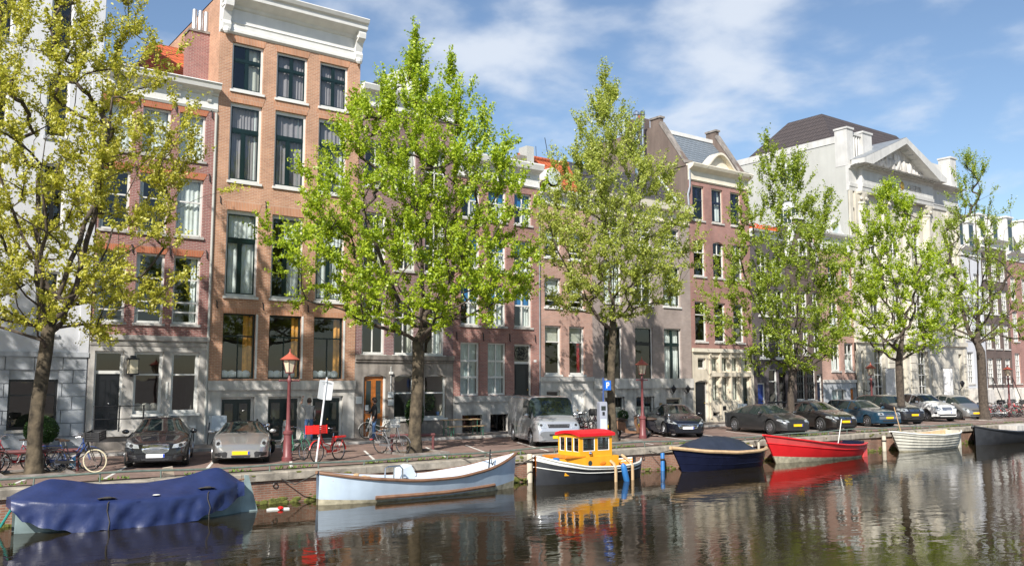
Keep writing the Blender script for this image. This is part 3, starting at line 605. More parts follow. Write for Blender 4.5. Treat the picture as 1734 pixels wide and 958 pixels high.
def house_orange():                      # B2
    x0, x1 = XB[351], XB[600]
    r = hroot('brick_house', 'tall orange brick house with heavy white cornice and dark green window sashes', x0)
    zb = PZ(480, 645); zf = PZ(611, 108.6); ztop = PZ(630, 47)
    C = cols([(376, 431.5), (454.5, 509), (530.5, 580)], 590)
    rows = [row(531, 641, 404), row(357, 502, 408), row(177, 309, 416), row(77, 157, 421)]
    hs = [(a, b, *R) for R in rows for a, b in C]
    gc = cols([(373, 430), (452.6, 509), (528, 580)], 690); gt = PZ(480, 671); gh = [(a, b, .12, gt) for a, b in gc]
    mb = MB(); wall_panel(mb, x0, x1, zb, zf, YF-.02, hs); mb.build('wall', 'brick_orange', r)
    mb = MB(); wall_panel(mb, x0, x1, -.1, zb, YF-.05, gh); mb.build('stone_base', 'stone_light', r)
    MB().box(x0+.005, x1-.005, YF-.16, YF-.05, zb-.36, zb+.02).build('plinth_band', 'stone_light', r)
    for i, rc in enumerate(hs):
        k = i // 3
        lintel(r, rc, YF-.02, 'brick_lintel_orange', .38 if k else .3)
        if k == 0: win(r, rc, YF-.02, 'green_paint', fw=.06, hb=(.66,), vb=((.5,0,.66),), cur=[('right','curtain_orange',.3 if i == 0 else .2), ('cushions','cushion')])
        elif k < 3: win(r, rc, YF-.02, 'white_paint', 'green_paint', fw=.09, hb=(.67,), vb=((.45,0,.67),), bar=.09, sill='white_paint', head=.06, cur=[('full','curtain_white')] if k == 1 and i != 4 else ([('right','curtain_white',.55)] if k == 1 else [('full','blind_reflection_mauve'), ('right','curtain_white',.15)]))
        else: win(r, rc, YF-.02, 'white_paint', 'green_paint', fw=.09, hb=(.66,), vb=(.5,), bar=.06, sill='white_paint', cur=[('full','blind_reflection_mauve')] if i != 9 else [('right','blind_beige',.5)])  # top-row mauve sheets added: their colour paints in the panes' grey-blue reflection
        if k == 0:
            w = kids(r)[-1]; a, b, c, d = rc
            MB().box(b+.002, b+.09, YF-.035, YF+.1, c, d).build('window_jamb', 'white_paint', r)
    for R in rows[:3]:
        for x in (C[0][0]-.28, (C[0][1]+C[1][0])/2, (C[1][1]+C[2][0])/2, C[2][1]+.3):
            if R is rows[2]: MB().lathe([(0,-.06),(.1,-.05),(.12,0)], 12, (x, YF-.02, R[1]+.3), Matrix.Rotation(rad(90),3,'X')).build('wall_anchor', 'iron', r)
            else: anchor(r, x, R[1]+.35)
    for i, rc in enumerate(gh): door(r, rc, YF-.05, 'green_paint', 'white_paint' if i == 2 else 'stone_light', leaves=2, panels=((.08,.36),(.42,.92)), glass=True, d=.2)
    # cornice with fascia and end consoles
    L0, L1 = x0+.0, x1+.05; h = ztop-zf
    cornice(r, L0, L1, [(.04,zf),(.12,zf+.08),(.12,zf+.2),(.06,zf+.26),(.06,zf+.44),(.10,zf+.5),(.03,zf+.56),(.03,zf+h*.58),(.1,zf+h*.6),(.16,zf+h*.66),(.62,zf+h*.76),(.64,zf+h*.86),(.74,zf+h*.9),(.82,ztop-.04),(.8,ztop)], 'white_paint')
    for x in (L0+.22, L1-.22):
        c = console(r, x, zf+.1, zf+h*.74, .55, .34); MB().box(x-.2, x+.2, YF-.42, YF-.01, zf+h*.56, zf+h*.62).build('console_band', 'white_paint', c)
        MB().ball((x, YF-.2, zf+.05), .16, 8, 5, (1,.8,1)).build('console_drop', 'white_paint', c)
    shell(r, x0, x1, ztop-.1, YF-.02, 'brick_orange', 12); interior(r, x0, x1, [-.1, zb, rows[1][0]-.7, rows[2][0]-.7, rows[3][0]-.6, ztop-.4], YF)
    MB().box(x0+2.2, x0+4.2, YF+1.5, YF+4, ztop-.1, ztop+.9).build('hoist_house', 'white_paint', r)
    # pale post box fixed low on the wall, and a crossed iron guard
    xb = PX(364, 715); MB().box(xb-.3, xb+.3, YF-.5, YF-.1, PZ(364,728), PZ(364,703)).build('meter_cupboard', 'box_grey', r)
    mb = MB()
    for a, b in ((0,0),(.14,.5),(.5,.5)): mb.tube([(x0+.0+a,YF-.3,.1),(x0+.05+b,YF-.3,.95)], .02, 5)
    mb.build('iron_guard', 'iron', r)
house_orange()

def house_purple():                      # B3
    x0, x1 = XB[600], XB[767]
    r = hroot('brick_house', 'purple-brown brick house with arched oak door and dark stone ground floor behind a bench', x0)
    zb = PZ(680, 609); ztop = PZ(620, 145); zf = ztop-1.0
    C = cols([(613, 652), (667, 702), (718, 753)], 560); rows = [row(512, 601.5, 735), row(372, 462, 735), (PZ(735,330), PZ(735,255))]
    hs = [(a, b, *R) for R in rows for a, b in C]
    gc = cols([(614.6, 653.6), (667, 702), (719, 755)], 660); gt = PZ(690, 633.5)
    gh = [(*gc[0], .12, gt), (*gc[1], PZ(737,707), gt), (*gc[2], PZ(737,707), gt)]
    mb = MB(); wall_panel(mb, x0, x1, zb, zf, YF+.01, hs); mb.build('wall', 'brick_purple', r)
    mb = MB(); wall_panel(mb, x0, x1, -.1, zb, YF-.02, gh); mb.build('stone_base', 'stone_dark', r)
    cornice(r, x0+.01, x1-.01, [(.04,zb-.14),(.1,zb-.1),(.05,zb-.05),(.14,zb),(.16,zb+.2)], 'stone_dark', name='string_course')
    for i, rc in enumerate(hs): win(r, rc, YF+.01, fw=.09, hb=(.7,) if i < 3 else (.5,), vb=(.5,), sill='stone_grey' if i > 2 else 'white_paint', cur=[('right','curtain_white',.4)] if i == 2 else ([('right','blind_beige',.2)] if i else None))
    for rc in gh: arch_fill(r, rc, YF-.02, 'stone_dark', .14)
    for rc in gh[1:]: win(r, rc, YF-.02, fw=.08, hb=(.58,), sill='white_paint', d=.13)
    door(r, gh[0], YF-.02, 'oak', 'white_paint', leaves=2, panels=((.06,.3),(.36,.94)), glass=True, d=.13)
    # potted plant behind the right window
    mb = MB()
    for i in range(260):
        a = random.uniform(0,6.3); rr = random.uniform(0,.36); z = gh[2][2]+.35+random.uniform(0,.95); x = (gc[2][0]+gc[2][1])/2-.08+rr*math.cos(a); y = YF+.55+.3*rr*math.sin(a); s = .07
        mb.add([(x-s,y,z),(x,y-.03,z-s),(x+s,y+.02,z),(x,y,z+s)], [(0,1,2,3)])
    mb.build('window_plant', 'leaf_dark', r)
    xb = gc[2][1]-.22; MB().lathe([(.07,0),(.09,.16),(.1,.17)], 10, (xb, YF+.36, gh[2][2]+.1)).build('flower_pot', 'pot_blue', r)
    for px, py, w, hh in ((607,677,.3,.32), (661,668,.28,.26), (661,681,.28,.26), (622,690,.16,.24)):
        x, z = PX(px,py), PZ(px,py); MB().box(x-w/2, x+w/2, YF-.05 if px != 622 else YF+.05, YF-.025 if px != 622 else YF+.09, z-hh/2, z+hh/2).build('name_plate', 'sign_back', r)
    x = PX(661,640); MB().tube([(x,YF-.05,PZ(661,665)),(x,YF-.05,PZ(661,620))], .015, 5).build('conduit', 'sign_back', r); MB().box(x-.08,x+.08,YF-.12,YF-.02,PZ(661,633),PZ(661,629)).build('alarm_box', 'white_paint', r)
    cornice(r, x0+.02, x1-.01, [(.03,zf),(.1,zf+.08),(.05,zf+.12),(.05,zf+.6),(.1,zf+.66),(.4,zf+.74),(.48,ztop-.05),(.46,ztop)], 'white_paint')
    for i in range(5): console(r, x0+.3+i*(x1-x0-.6)/4, zf+.3, zf+.74, .28, .14)
    shell(r, x0, x1, ztop-.1, YF+.01, 'brick_purple'); interior(r, x0, x1, [-.1, zb, rows[1][0]-.6, rows[2][0]-.6, ztop-.3], YF, True)
    # attic dormer front over the cornice
    xm = (x0+x1)/2; MB().prism([(xm-1,ztop-.05),(xm+1,ztop-.05),(xm+1,ztop+.9),(xm,ztop+1.5),(xm-1,ztop+.9)], 'y', YF+.5, YF+2.5).build('attic_dormer', 'white_paint', r)
    gable_roof(r, x0+.1, x1-.1, ztop-.1, ztop+1.4, YF, 9, 'slate_dark', .8)
house_purple()

def house_fanlight():                    # B4
    x0, x1 = XB[767], XB[914]
    r = hroot('brick_house', 'dark red brick house with blue blinds and a black door under a carved fanlight', x0)
    zb = PZ(820, 671); ztop = PZ(874, 275); zf = PZ(874, 315)
    C = cols([(779.5, 812), (826, 857), (871, 901)], 620); G = row(579.7, 669, 812)
    rows = [row(482, 551, 812), row(402, 458, 835), row(327, 380, 880)]
    dz = .95
    gh = [(*C[0], *G), (*C[1], *G), (C[2][0], C[2][1], dz, G[1]-.02)]
    hs = [(a, b, *R) for R in rows for a, b in C]
    base = cols([(782, 816), (829.5, 859.6)], 715); bh = [(a, b, PZ(800,736)+.05, PZ(800,702)) for a, b in base]
    mb = MB(); wall_panel(mb, x0, x1, zb, zf, YF, [*hs, *gh]); mb.build('wall', 'brick_red', r)
    mb = MB(); wall_panel(mb, x0, x1, -.1, zb, YF-.04, [*bh, (gh[2][0], gh[2][1], dz, zb+1)]); mb.build('stone_base', 'stone_grey', r)
    MB().box(x0+.03, gh[2][0]-.05, YF-.12, YF-.04, zb-.26, zb+.03).build('plinth_band', 'stone_grey', r)
    for rc in hs: win(r, rc, YF, fw=.08, hb=(.55,), vb=(.5,), bar=.05, sill='stone_grey', cur=[('blind','blind_blue',.45), ('right','curtain_white',.5)])
    for rc in gh[:2]: win(r, rc, YF, fw=.08, hb=(.33,.66), vb=(.5,), bar=.06, cur=[('full','curtain_grey')])
    d = door(r, gh[2], YF, 'black_paint', 'white_paint', fan=.85, panels=((.1,.4),(.48,.94)))
    x, z, zt = (C[2][0]+C[2][1])/2, G[1]-.85, .33
    mb = MB(); mb.lathe([(.3,0),(.34,.02),(.3,.03)], 20, (x, YF+.1, z+.36), Matrix.Rotation(rad(90),3,'X'))
    for i in range(8): a = i*math.pi/4; mb.tube([(x,YF+.12,z+.36),(x+.18*math.cos(a),YF+.1,z+.36+.18*math.sin(a)),(x+.3*math.cos(a+.35),YF+.12,z+.36+.3*math.sin(a+.35))], .02, 5)
    mb.build('fanlight_tracery', 'iron', d)
    for rc in bh: win(r, rc, YF-.04, 'black_paint', fw=.05, vb=(.5,), d=.18)
    for k in range(5): MB().box(gh[2][0]-.1-.0*k, gh[2][1]+.08, YF-.35-.3*(4-k), YF-.04-.3*(4-k)+(.3 if k < 4 else 0), 0, dz*(k+1)/5-.01).build('step', 'stone_dark', r)
    for s in (gh[2][0]-.12, gh[2][1]+.1):
        mb = MB(); mb.tube([(s,YF-1.55,.9),(s,YF-.1,dz+.95)], .025, 6)
        for y, z in ((YF-1.5,0),(YF-.8,.5),(YF-.12,dz)): mb.tube([(s,y,z),(s,y,z+.93)], .02, 6)
        mb.build('stair_rail', 'iron', r)
    for x in (PX(773,570), PX(818,565), PX(863,566), PX(906,572)): anchor(r, x, rows[0][0]-.55, h=.4)
    MB().box(PX(906,611)-.08, PX(906,611)+.08, YF-.02, YF+.01, PZ(906,613), PZ(906,609)).build('house_number_plate', 'white_paint', r)
    cornice(r, x0+.01, x1-.01, [(.03,zf),(.1,zf+.08),(.05,zf+.12),(.05,zf+.75),(.1,zf+.8),(.42,zf+.92),(.5,ztop-.06),(.48,ztop)], 'white_paint')
    shell(r, x0, x1, ztop-.1, YF, 'brick_red'); interior(r, x0, x1, [-.1, zb-.1, rows[0][0]-.5, rows[1][0]-.4, rows[2][0]-.4, ztop-.3], YF)
    gable_roof(r, x0+.1, x1-.1, ztop-.1, ztop+1.2, YF, 9, 'slate_dark', .7)
    MB().box(x1-.7, x1-.2, YF+.8, YF+1.5, ztop-.1, ztop+.7).build('chimney', 'stone_dark', r)
    pipe(r, [(x1-.03,YF-.05,zf),(x1-.03,YF-.05,.3)], .04, 'lead')
house_fanlight()

def house_rose():                        # B5
    x0, x1 = XB[914], XB[1004]
    r = hroot('brick_house', 'narrow pink brick house with white stone base and bright orange tiled roof', x0)
    zb = PZ(950, 640); ztop = PZ(940, 323); zf = ztop-.85
    C = cols([(922.8, 950.5), (964, 990)], 595); G = row(551, 634, 936); rows = [row(470, 520, 936), row(388, 436, 936)]
    gb = [(*cols([(925,948)],668)[0], PZ(936,685), PZ(936,661)), (*cols([(967,990.6)],680)[0], .15, PZ(978,660))]
    hs = [(a, b, *G) for a, b in C] + [(a, b, *R) for R in rows for a, b in C]
    mb = MB(); wall_panel(mb, x0, x1, zb, zf, YF, hs); mb.build('wall', 'brick_rose', r)
    mb = MB(); wall_panel(mb, x0, x1, -.1, zb, YF-.03, gb); mb.build('stone_base', 'stone_light', r)
    MB().box(x0+.01, x1-.01, YF-.13, YF-.03, zb-.16, zb+.06).build('string_course', 'stone_light', r)
    win(r, hs[0], YF, fw=.09, hb=(.68,), sill='white_paint', cur=[('blind','blind_beige',.33)]); win(r, hs[1], YF, fw=.09, hb=(.68,), sill='white_paint', cur=[('blind','blind_beige',.33), ('right','curtain_red',.3)])
    for rc in hs[2:]: win(r, rc, YF, fw=.08, hb=(.2,.5), sill='white_paint', cur=[('blind','curtain_white',.6)])
    win(r, gb[0], YF-.03, 'white_paint', fw=.06); door(r, gb[1], YF-.03, 'white_paint', 'white_paint', leaves=2)
    cornice(r, x0+.01, x1-.01, [(.03,zf),(.1,zf+.08),(.05,zf+.12),(.05,zf+.5),(.35,zf+.62),(.42,ztop-.05),(.4,ztop)], 'white_paint')
    shell(r, x0, x1, ztop-.1, YF, 'brick_rose'); interior(r, x0, x1, [-.1, zb, rows[0][0]-.5, rows[1][0]-.4, ztop-.3], YF)
    zr = PZ(925, 268, YF+1.5)
    MB().add([(x0+.05,YF+.3,ztop-.1),(x1-.05,YF+.3,ztop-.1),(x1-.05,YF+1.9,zr),(x0+.05,YF+1.9,zr),(x1-.05,YF+8,zr),(x0+.05,YF+8,zr)], [(0,1,2,3),(3,2,4,5)]).build('mansard_roof', 'tile_orange', r)
    MB().tube([(x0+.05,YF+1.9,zr+.03),(x1-.05,YF+1.9,zr+.03)], .1, 8).build('ridge_tiles', 'tile_orange', r)
    xm = PX(941, 310); dm = MB().box(xm-.55, xm+.55, YF+.2, YF+1.6, ztop-.1, ztop+.75); dm.lathe([(.0,-.7),(.55,-.7),(.55,.7),(0,.7)], 20, (xm, YF+.9, ztop+.75), Matrix.Rotation(rad(90),3,'X'))
    d = dm.build('dormer', 'white_paint', r); MB().lathe([(0,0),(.36,0)], 18, (xm, YF+.19, ztop+.72), Matrix.Rotation(rad(90),3,'X')).build('dormer_window', 'curtain_grey', d)
    MB().box(x0+.1, x0+.6, YF+1.2, YF+1.9, ztop, zr+.4).build('chimney', 'stucco_grey', r)
    mb = MB(); a = x0+2.8; mb.tube([(a,YF+2.5,zr-.2),(a-.4,YF+2.5,zr+1.5)], .02, 5); mb.tube([(a-1.0,YF+2.5,zr),(a-1.05,YF+2.5,zr+.9)], .015, 5); mb.build('aerial', 'iron', r)
house_rose()

def house_grey():                        # B6
    x0, x1 = XB[1004], XB[1172]
    r = hroot('brick_house', 'wide pinkish-grey brick house with tall dark windows and weathered stone ground floor with iron grilles', x0)
    zb = PZ(1090, 641); ztop = PZ(1172, 352); zf = PZ(1117, 377)
    C = cols([(1023, 1054), (1076, 1106), (1125, 1154)], 600); G = row(555, 644.5, 1115); rows = [row(452, 519, 1137), row(384, 418, 1112)]
    hs = [(a, b, *G) for a, b in C] + [(a, b, *R) for R in rows for a, b in C]
    gc = cols([(1024, 1057), (1077, 1107)], 690); gh = [(a, b, PZ(1070,714), PZ(1070,671)) for a, b in gc] + [(*cols([(1127.6,1154)],680)[0], PZ(1140,692), PZ(1140,673))]
    mb = MB(); wall_panel(mb, x0, x1, zb, zf, YF, hs); mb.build('wall', 'brick_grey', r)
    mb = MB(); wall_panel(mb, x0, x1, -.1, zb, YF-.04, gh); mb.build('stone_base', 'stone_grey', r)
    MB().box(x0+.01, x1-.01, YF-.14, YF-.04, PZ(1090,657), zb+.02).build('string_course', 'stone_light', r)
    for i, rc in enumerate(hs):
        if i < 3: win(r, rc, YF, 'white_paint', 'green_paint' if i == 2 else 'black_paint', fw=.07, hb=(.7,), vb=(.5,) if i == 2 else (), bar=.07, sill='stone_grey', cur=[('full','curtain_white')] if i == 2 else None)
        else: win(r, rc, YF, 'white_paint', 'green_paint' if i == 5 else None, fw=.07, hb=(.4,.7), vb=(.5,), sill='white_paint', cur=[('full','curtain_white')] if i in (3,5) else None)
    for rc in gh[:2]: win(r, rc, YF-.04, 'white_paint', fw=.06, vb=(.5,), cur=[('low','blind_beige',.6)]); grille(r, rc, YF-.04)
    win(r, gh[2], YF-.04, 'cream_paint', fw=.08)
    # dressed stone blocks of the ground floor
    for x in (PX(1134,657), PX(1158,657)):
        z = PZ(1146,664); ln = MB().lathe([(.04,0),(.15,.22),(.17,.24),(.05,.36),(.02,.45)], 6, (x, YF-.32, z)).build('wall_lantern', 'iron', r)
        MB().tube([(x,YF-.04,z+.1),(x,YF-.2,z-.08),(x,YF-.32,z)], .02, 5).build('lantern_bracket', 'iron', ln)
    MB().box(PX(1118,684)-.1, PX(1118,684)+.1, YF-.07, YF-.03, PZ(1118,690), PZ(1118,682)).build('plaque', 'brown_plaque', r)
    cornice(r, x0+.01, x1-.02, [(.03,zf),(.12,zf+.1),(.05,zf+.14),(.05,zf+.62),(.1,zf+.66),(.4,zf+.76),(.46,ztop-.06),(.5,ztop)], 'cream_paint')
    shell(r, x0, x1, ztop-.1, YF, 'brick_grey'); interior(r, x0, x1, [-.1, zb, rows[0][0]-.5, rows[1][0]-.5, ztop-.3], YF)
    zr = ztop+2.2
    MB().add([(x0+.05,YF+.4,ztop-.1),(x1-.05,YF+.4,ztop-.1),(x1-.05,YF+2.4,zr),(x0+.05,YF+2.4,zr),(x1-.05,YF+8,zr),(x0+.05,YF+8,zr),(x0+.05,YF+8,ztop-.1),(x1-.05,YF+8,ztop-.1)], [(0,1,2,3),(3,2,4,5),(0,3,5,6),(1,7,4,2)]).build('mansard_roof', 'slate_dark', r)
    MB().tube([(x1-.06,YF+.4,ztop),(x1-.06,YF+2.4,zr+.06)], .09, 4).build('roof_flashing', 'zinc', r)
    for px in (1078, 1088):
        x = PX(px, 240, YF+3); MB().lathe([(.12,zr-.3),(.12,PZ(px,196,YF+3)),(.2,PZ(px,195,YF+3)),(.2,PZ(px,191,YF+3)),(.05,PZ(px,188,YF+3))], 10, (x,YF+3,0)).build('flue_pipe', 'steel', r, smooth=True)
house_grey()

def house_slate():                       # B7
    x0, x1 = XB[1172], XB[1276]
    r = hroot('brick_house', 'red brick house with blue slate roof, curved white pediment and cream stone ground floor', x0)
    zb = PZ(1230, 593); ztop = PZ(1152, 274); zf = PZ(1156, 303)
    C = cols([(1177, 1197), (1210, 1229), (1242, 1260)], 545); rows = [row(513, 579, 1220), row(410, 470.5, 1214), row(320, 377, 1210)]
    hs = [(a, b, *R) for R in rows for a, b in C]
    u = cols([(1204,1217),(1221,1234),(1238,1251),(1256,1269)], 640)
    gh = [(a, b, PZ(1236,630), PZ(1236,605)) for a, b in u] + [(a, b, PZ(1228,679), PZ(1228,637)) for a, b in u[:3]] + [(*u[3], .15, PZ(1262,637))]
    dr = (*cols([(1177,1199)], 670)[0], .12, PZ(1188,644)); sw = (*cols([(1181,1195)], 615)[0], PZ(1188,625), PZ(1188,606))
    small = [(*cols([(a,b)],700)[0], PZ(1215,705), PZ(1215,697)) for a, b in ((1207,1219),(1226,1238))]
    mb = MB(); wall_panel(mb, x0, x1, zb, zf, YF, hs); mb.build('wall', 'brick_red', r)
    mb = MB(); wall_panel(mb, x0, x1, -.1, zb, YF-.03, [*gh, dr, sw, *small]); mb.build('stone_front', 'stone_cream', r)
    MB().box(x0+.01, x1-.01, YF-.16, YF-.03, zb-.14, zb+.08).build('string_course', 'cream_paint', r)
    for rc in hs[:3]: win(r, rc, YF, fw=.07, hb=(.68,), sill='stone_light')
    for rc in hs[3:6]: arch_fill(r, rc, YF, 'brick_red', .15); win(r, rc, YF, fw=.07, hb=(.66,), vb=((.5,.66,1),), sill='stone_light')
    for rc in hs[6:]: win(r, rc, YF, 'cream_paint', 'navy_paint', fw=.07, hb=(.6,), vb=((.5,.6,1),), sill='stone_light', cur=[('right','curtain_white',.4)] if rc is hs[7] else None)
    for rc in gh[:7]: win(r, rc, YF-.03, 'cream_paint', fw=.07, cur=[('full','blind_beige')])
    door(r, gh[7], YF-.03, 'green_paint', 'cream_paint'); door(r, dr, YF-.03, 'black_paint', 'stone_light'); win(r, sw, YF-.03, 'stone_light', fw=.1)
    arch_fill(r, dr, YF-.03, 'stone_cream', .12)
    for a in (u[0][0]-.09, u[1][0]-.09, u[2][0]-.09, u[3][0]-.1, u[3][1]+.1): MB().box(a-.07, a+.07, YF-.1, YF-.03, .3, zb-.14).build('stone_mullion', 'stone_cream', r)
    MB().box(u[0][0]-.15, u[3][1]+.17, YF-.12, YF-.03, PZ(1236,637), PZ(1236,630)).build('stone_transom', 'stone_cream', r)
    for rc in small: win(r, rc, YF-.03, 'stone_light', fw=.05)
    MB().box(PX(1225,691)-.2, PX(1225,691)+.2, YF-.05, YF-.02, PZ(1225,694), PZ(1225,687)).build('vent_grate', 'black_paint', r)
    MB().box(PX(1252,690)-.25, PX(1252,690)+.25, YF-.4, YF-.08, PZ(1252,696), PZ(1252,683)).build('meter_cupboard', 'box_grey', r)
    cornice(r, x0+.01, x1-.02, [(.03,zf),(.1,zf+.08),(.05,zf+.12),(.05,ztop-.42),(.12,ztop-.38),(.42,ztop-.22),(.5,ztop-.05),(.48,ztop)], 'cream_paint')
    xm = PX(1212, 270); w = 1.35; n = 16
    arc = [(xm-w+2*w*i/n, ztop + .95*math.sin(math.pi*i/n)**1.3) for i in range(n+1)]
    pd = MB().prism([(xm+w,ztop-.02),(xm-w,ztop-.02)] + [(a, b-.12) for a, b in arc[1:-1]], 'y', YF-.2, YF+.2).build('curved_pediment', 'cream_paint', r)
    MB().grid([[(a,YF-.5,b),(a,YF+.2,b),(a,YF+.2,b-.14),(a,YF-.5,b-.14),(a,YF-.5,b)] for a, b in arc]).build('pediment_moulding', 'cream_paint', pd)
    shell(r, x0, x1, ztop-.1, YF, 'stucco_brown', 10); interior(r, x0, x1, [-.1, zb, rows[1][0]-.5, rows[2][0]-.5, ztop-.3], YF)
    # slate roof between two parapet gables
    zr = PZ(1175, 232, YF+2.2); y0, y1 = YF+.35, YF+2.6
    MB().add([(x0+.3,y0,ztop-.05),(x1-.3,y0,ztop-.05),(x1-.3,y1,zr),(x0+.3,y1,zr),(x1-.3,YF+9.5,zr),(x0+.3,YF+9.5,zr)], [(0,1,2,3),(3,2,4,5)]).build('roof', 'slate', r)
    MB().box(x0+.3, x1-.3, y1-.08, y1+.15, zr-.02, zr+.22).build('roof_ridge', 'white_paint', r)
    for x in (x0+.02, x1-.36):
        g = MB().prism([(y0-.3,ztop-.4),(y0-.3,ztop+.1),(y1-.35,zr+.3),(y1-.35,zr+.75),(y1+.5,zr+.75),(y1+.5,zr+.3),(YF+9.5,zr+.3),(YF+9.5,ztop-.4)], 'x', x+.02, x+.32).build('parapet_gable', 'stucco_brown', r)
        cp = MB().prism([(y0-.42,ztop+.05),(y0-.42,ztop+.2),(y0-.1,ztop+.28),(y1-.4,zr+.5),(y1-.3,zr+.35),(y0-.1,ztop+.08)], 'x', x-.03, x+.37); cp.box(x-.05, x+.39, y1-.42, y1+.55, zr+.75, zr+.87); cp.build('parapet_coping', 'stone_dark', g)
    ch = MB().box(x0+.05, x0+.9, YF+4, YF+5.2, zr, zr+1.2).build('chimney', 'brick_brown', r)
    for i in range(4): MB().lathe([(.1,zr+1.2),(.08,zr+1.55)], 8, (x0+.2+.18*i,YF+4.5,0)).build('chimney_pot', 'tile_orange', ch)
    pipe(r, [(x0+.08,YF-.08,ztop-.1),(x0+.08,YF-.08,zf-.4),(x0-.1,YF-.08,zf-.9),(x0-.05,YF-.1,zf-1.8)], .06)
house_slate()

def house_dark():                        # B8a
    x0, x1 = XB[1276], XB[1336]
    r = hroot('dark_house', 'narrow charcoal-painted house with blue door and orange flower boxes on its roof terrace', x0)
    ztop = PZ(1290, 390); zf = ztop-.5
    C = cols([(1287, 1304), (1313, 1330)], 580); rows = [row(554, 606, 1296), row(488, 534, 1294), row(430, 470, 1292)]
    bd = (*cols([(1284,1298)],670)[0], .3, PZ(1290,648)); sh = (*cols([(1303,1318)],660)[0], .3, PZ(1310,625)); s2 = (*cols([(1320,1333)],660)[0], .3, PZ(1326,630))
    hs = [(a, b, *R) for R in rows for a, b in C]
    slots = [(*cols([(a,a+2.6)],630)[0], PZ(1290,637), PZ(1290,622)) for a in (1284,1289.5,1295)]
    mb = MB(); wall_panel(mb, x0, x1, -.1, zf, YF+.02, [*hs, bd, sh, s2, *slots]); mb.build('wall', 'brick_dark', r)
    for rc in hs: win(r, rc, YF+.02, fw=.08, hb=(.5,), vb=(.5,), sill='white_paint', simple=True)
    door(r, bd, YF+.02, 'blue_paint'); win(r, sh, YF+.02, 'white_paint', fw=.07, hb=(.75,), simple=True); win(r, s2, YF+.02, 'black_paint', fw=.06, hb=(.75,), simple=True)
    for rc in slots: win(r, rc, YF+.02, 'black_paint', fw=.03, simple=True)
    st = MB().box(x0+.3, x0+2.4, YF-.9, YF, 0, .28).build('stoop', 'stone_dark', r)
    mb = MB()
    for x in (x0+.3, x0+1.3, x0+2.4): mb.tube([(x,YF-.85,.25),(x,YF-.85,1.2)], .03, 5)
    mb.box(x0+.3, x0+2.4, YF-.88, YF-.82, 1.15, 1.25); mb.box(x0+.3, x0+2.4, YF-.86, YF-.84, .7, .74); mb.build('stoop_rail', 'iron', st)
    cornice(r, x0+.01, x1-.01, [(.03,zf),(.05,zf+.3),(.3,zf+.38),(.36,ztop)], 'white_paint')
    shell(r, x0, x1, ztop-.1, YF+.02, 'brick_dark'); interior(r, x0, x1, [-.1, 3.9, rows[1][0]-.5, rows[2][0]-.5, ztop-.3], YF)
    for i in range(3):
        xa = x0+.5+i*1.0; b = MB().box(xa, xa+.85, YF+.1, YF+.4, ztop-.05, ztop+.2).build('flower_box', 'flower_orange', r)
        mb = MB()
        for k in range(60):
            x, y, z = random.uniform(xa,xa+.85), random.uniform(YF,YF+.45), ztop+.2+random.uniform(0,.22); s = .05
            mb.add([(x-s,y,z),(x,y,z-s),(x+s,y,z+.02),(x,y-.02,z+s)], [(0,1,2,3)])
        tag(mb.build('flowers', 'flower_orange', b), kind='stuff')
house_dark()

def house_gable():                       # B8b
    x0, x1 = XB[1336], XB[1393]
    r = hroot('gabled_house', 'dark brown brick house with steep pointed gable edged in white stone', x0)
    zs = PZ(1383, 440); zp = PZ(1358, 372); xm = (x0+x1)/2; hw = .5
    C = cols([(1341, 1352), (1359, 1370), (1377, 1388)], 580); rows = [row(555, 600, 1365), row(493, 535, 1363)]
    gh = [(*cols([(1349.5,1364)],655)[0], PZ(1360,677), PZ(1360,622)), (*cols([(1367,1382)],655)[0], PZ(1370,677), PZ(1370,622)), (*cols([(1384,1394)],660)[0], .25, PZ(1388,633))]
    up = (xm-.45, xm+.45, zs+.1, zs+1.25)
    hs = [(a, b, *R) for R in rows for a, b in C]
    mb = MB(); wall_panel(mb, x0, x1, -.1, zs, YF, [*hs, *gh]); mb.build('wall', 'brick_brown', r)
    MB().prism([(x0+.2,zs),(x1-.2,zs),(xm+hw,zp-.5),(xm+hw,zp),(xm-hw,zp),(xm-hw,zp-.5)], 'y', YF, YF+.35).build('gable', 'brick_brown', r)
    for s, xe in ((-1, x0+.2), (1, x1-.2)):
        a = (xm+s*hw, zp-.4); MB().prism([(xe,zs-.1),(xe-s*-.0+s*.22,zs-.1),(a[0]+s*.24,a[1]),(a[0],a[1])], 'y', YF-.08, YF+.4).build('gable_coping', 'white_paint', r)
    MB().box(xm-hw-.12, xm+hw+.12, YF-.1, YF+.4, zp, zp+.2).build('gable_cap', 'white_paint', r)
    win(r, up, YF-.22, fw=.08, vb=(.5,), simple=True)
    for rc in hs: win(r, rc, YF, fw=.08, hb=(.5,), vb=(.5,), sill='stone_grey', simple=True)
    for rc in gh[:2]: win(r, rc, YF, 'white_paint', 'black_paint', fw=.06, hb=(.25,.5,.75), vb=(.33,.66), bar=.03, sill='stone_grey', simple=True)
    door(r, gh[2], YF, 'navy_paint', 'white_paint', fan=.4)
    MB().box(x0+.1, x1-.1, YF-.15, YF, 0, .55).build('plinth', 'stone_dark', r)
    MB().add([(x0+.1,YF+.3,zs-.1),(x1-.1,YF+.3,zs-.1),(xm,YF+.3,zp-.2),(x0+.1,YF+9,zs-.1),(x1-.1,YF+9,zs-.1),(xm,YF+9,zp-.2)], [(0,2,5,3),(1,4,5,2),(3,5,4)]).build('roof', 'tile_dark', r)
    shell(r, x0, x1, zs-.1, YF, 'brick_brown', 9); interior(r, x0, x1, [-.1, 3.8, rows[1][0]-.5, zs-.3], YF)
house_gable()

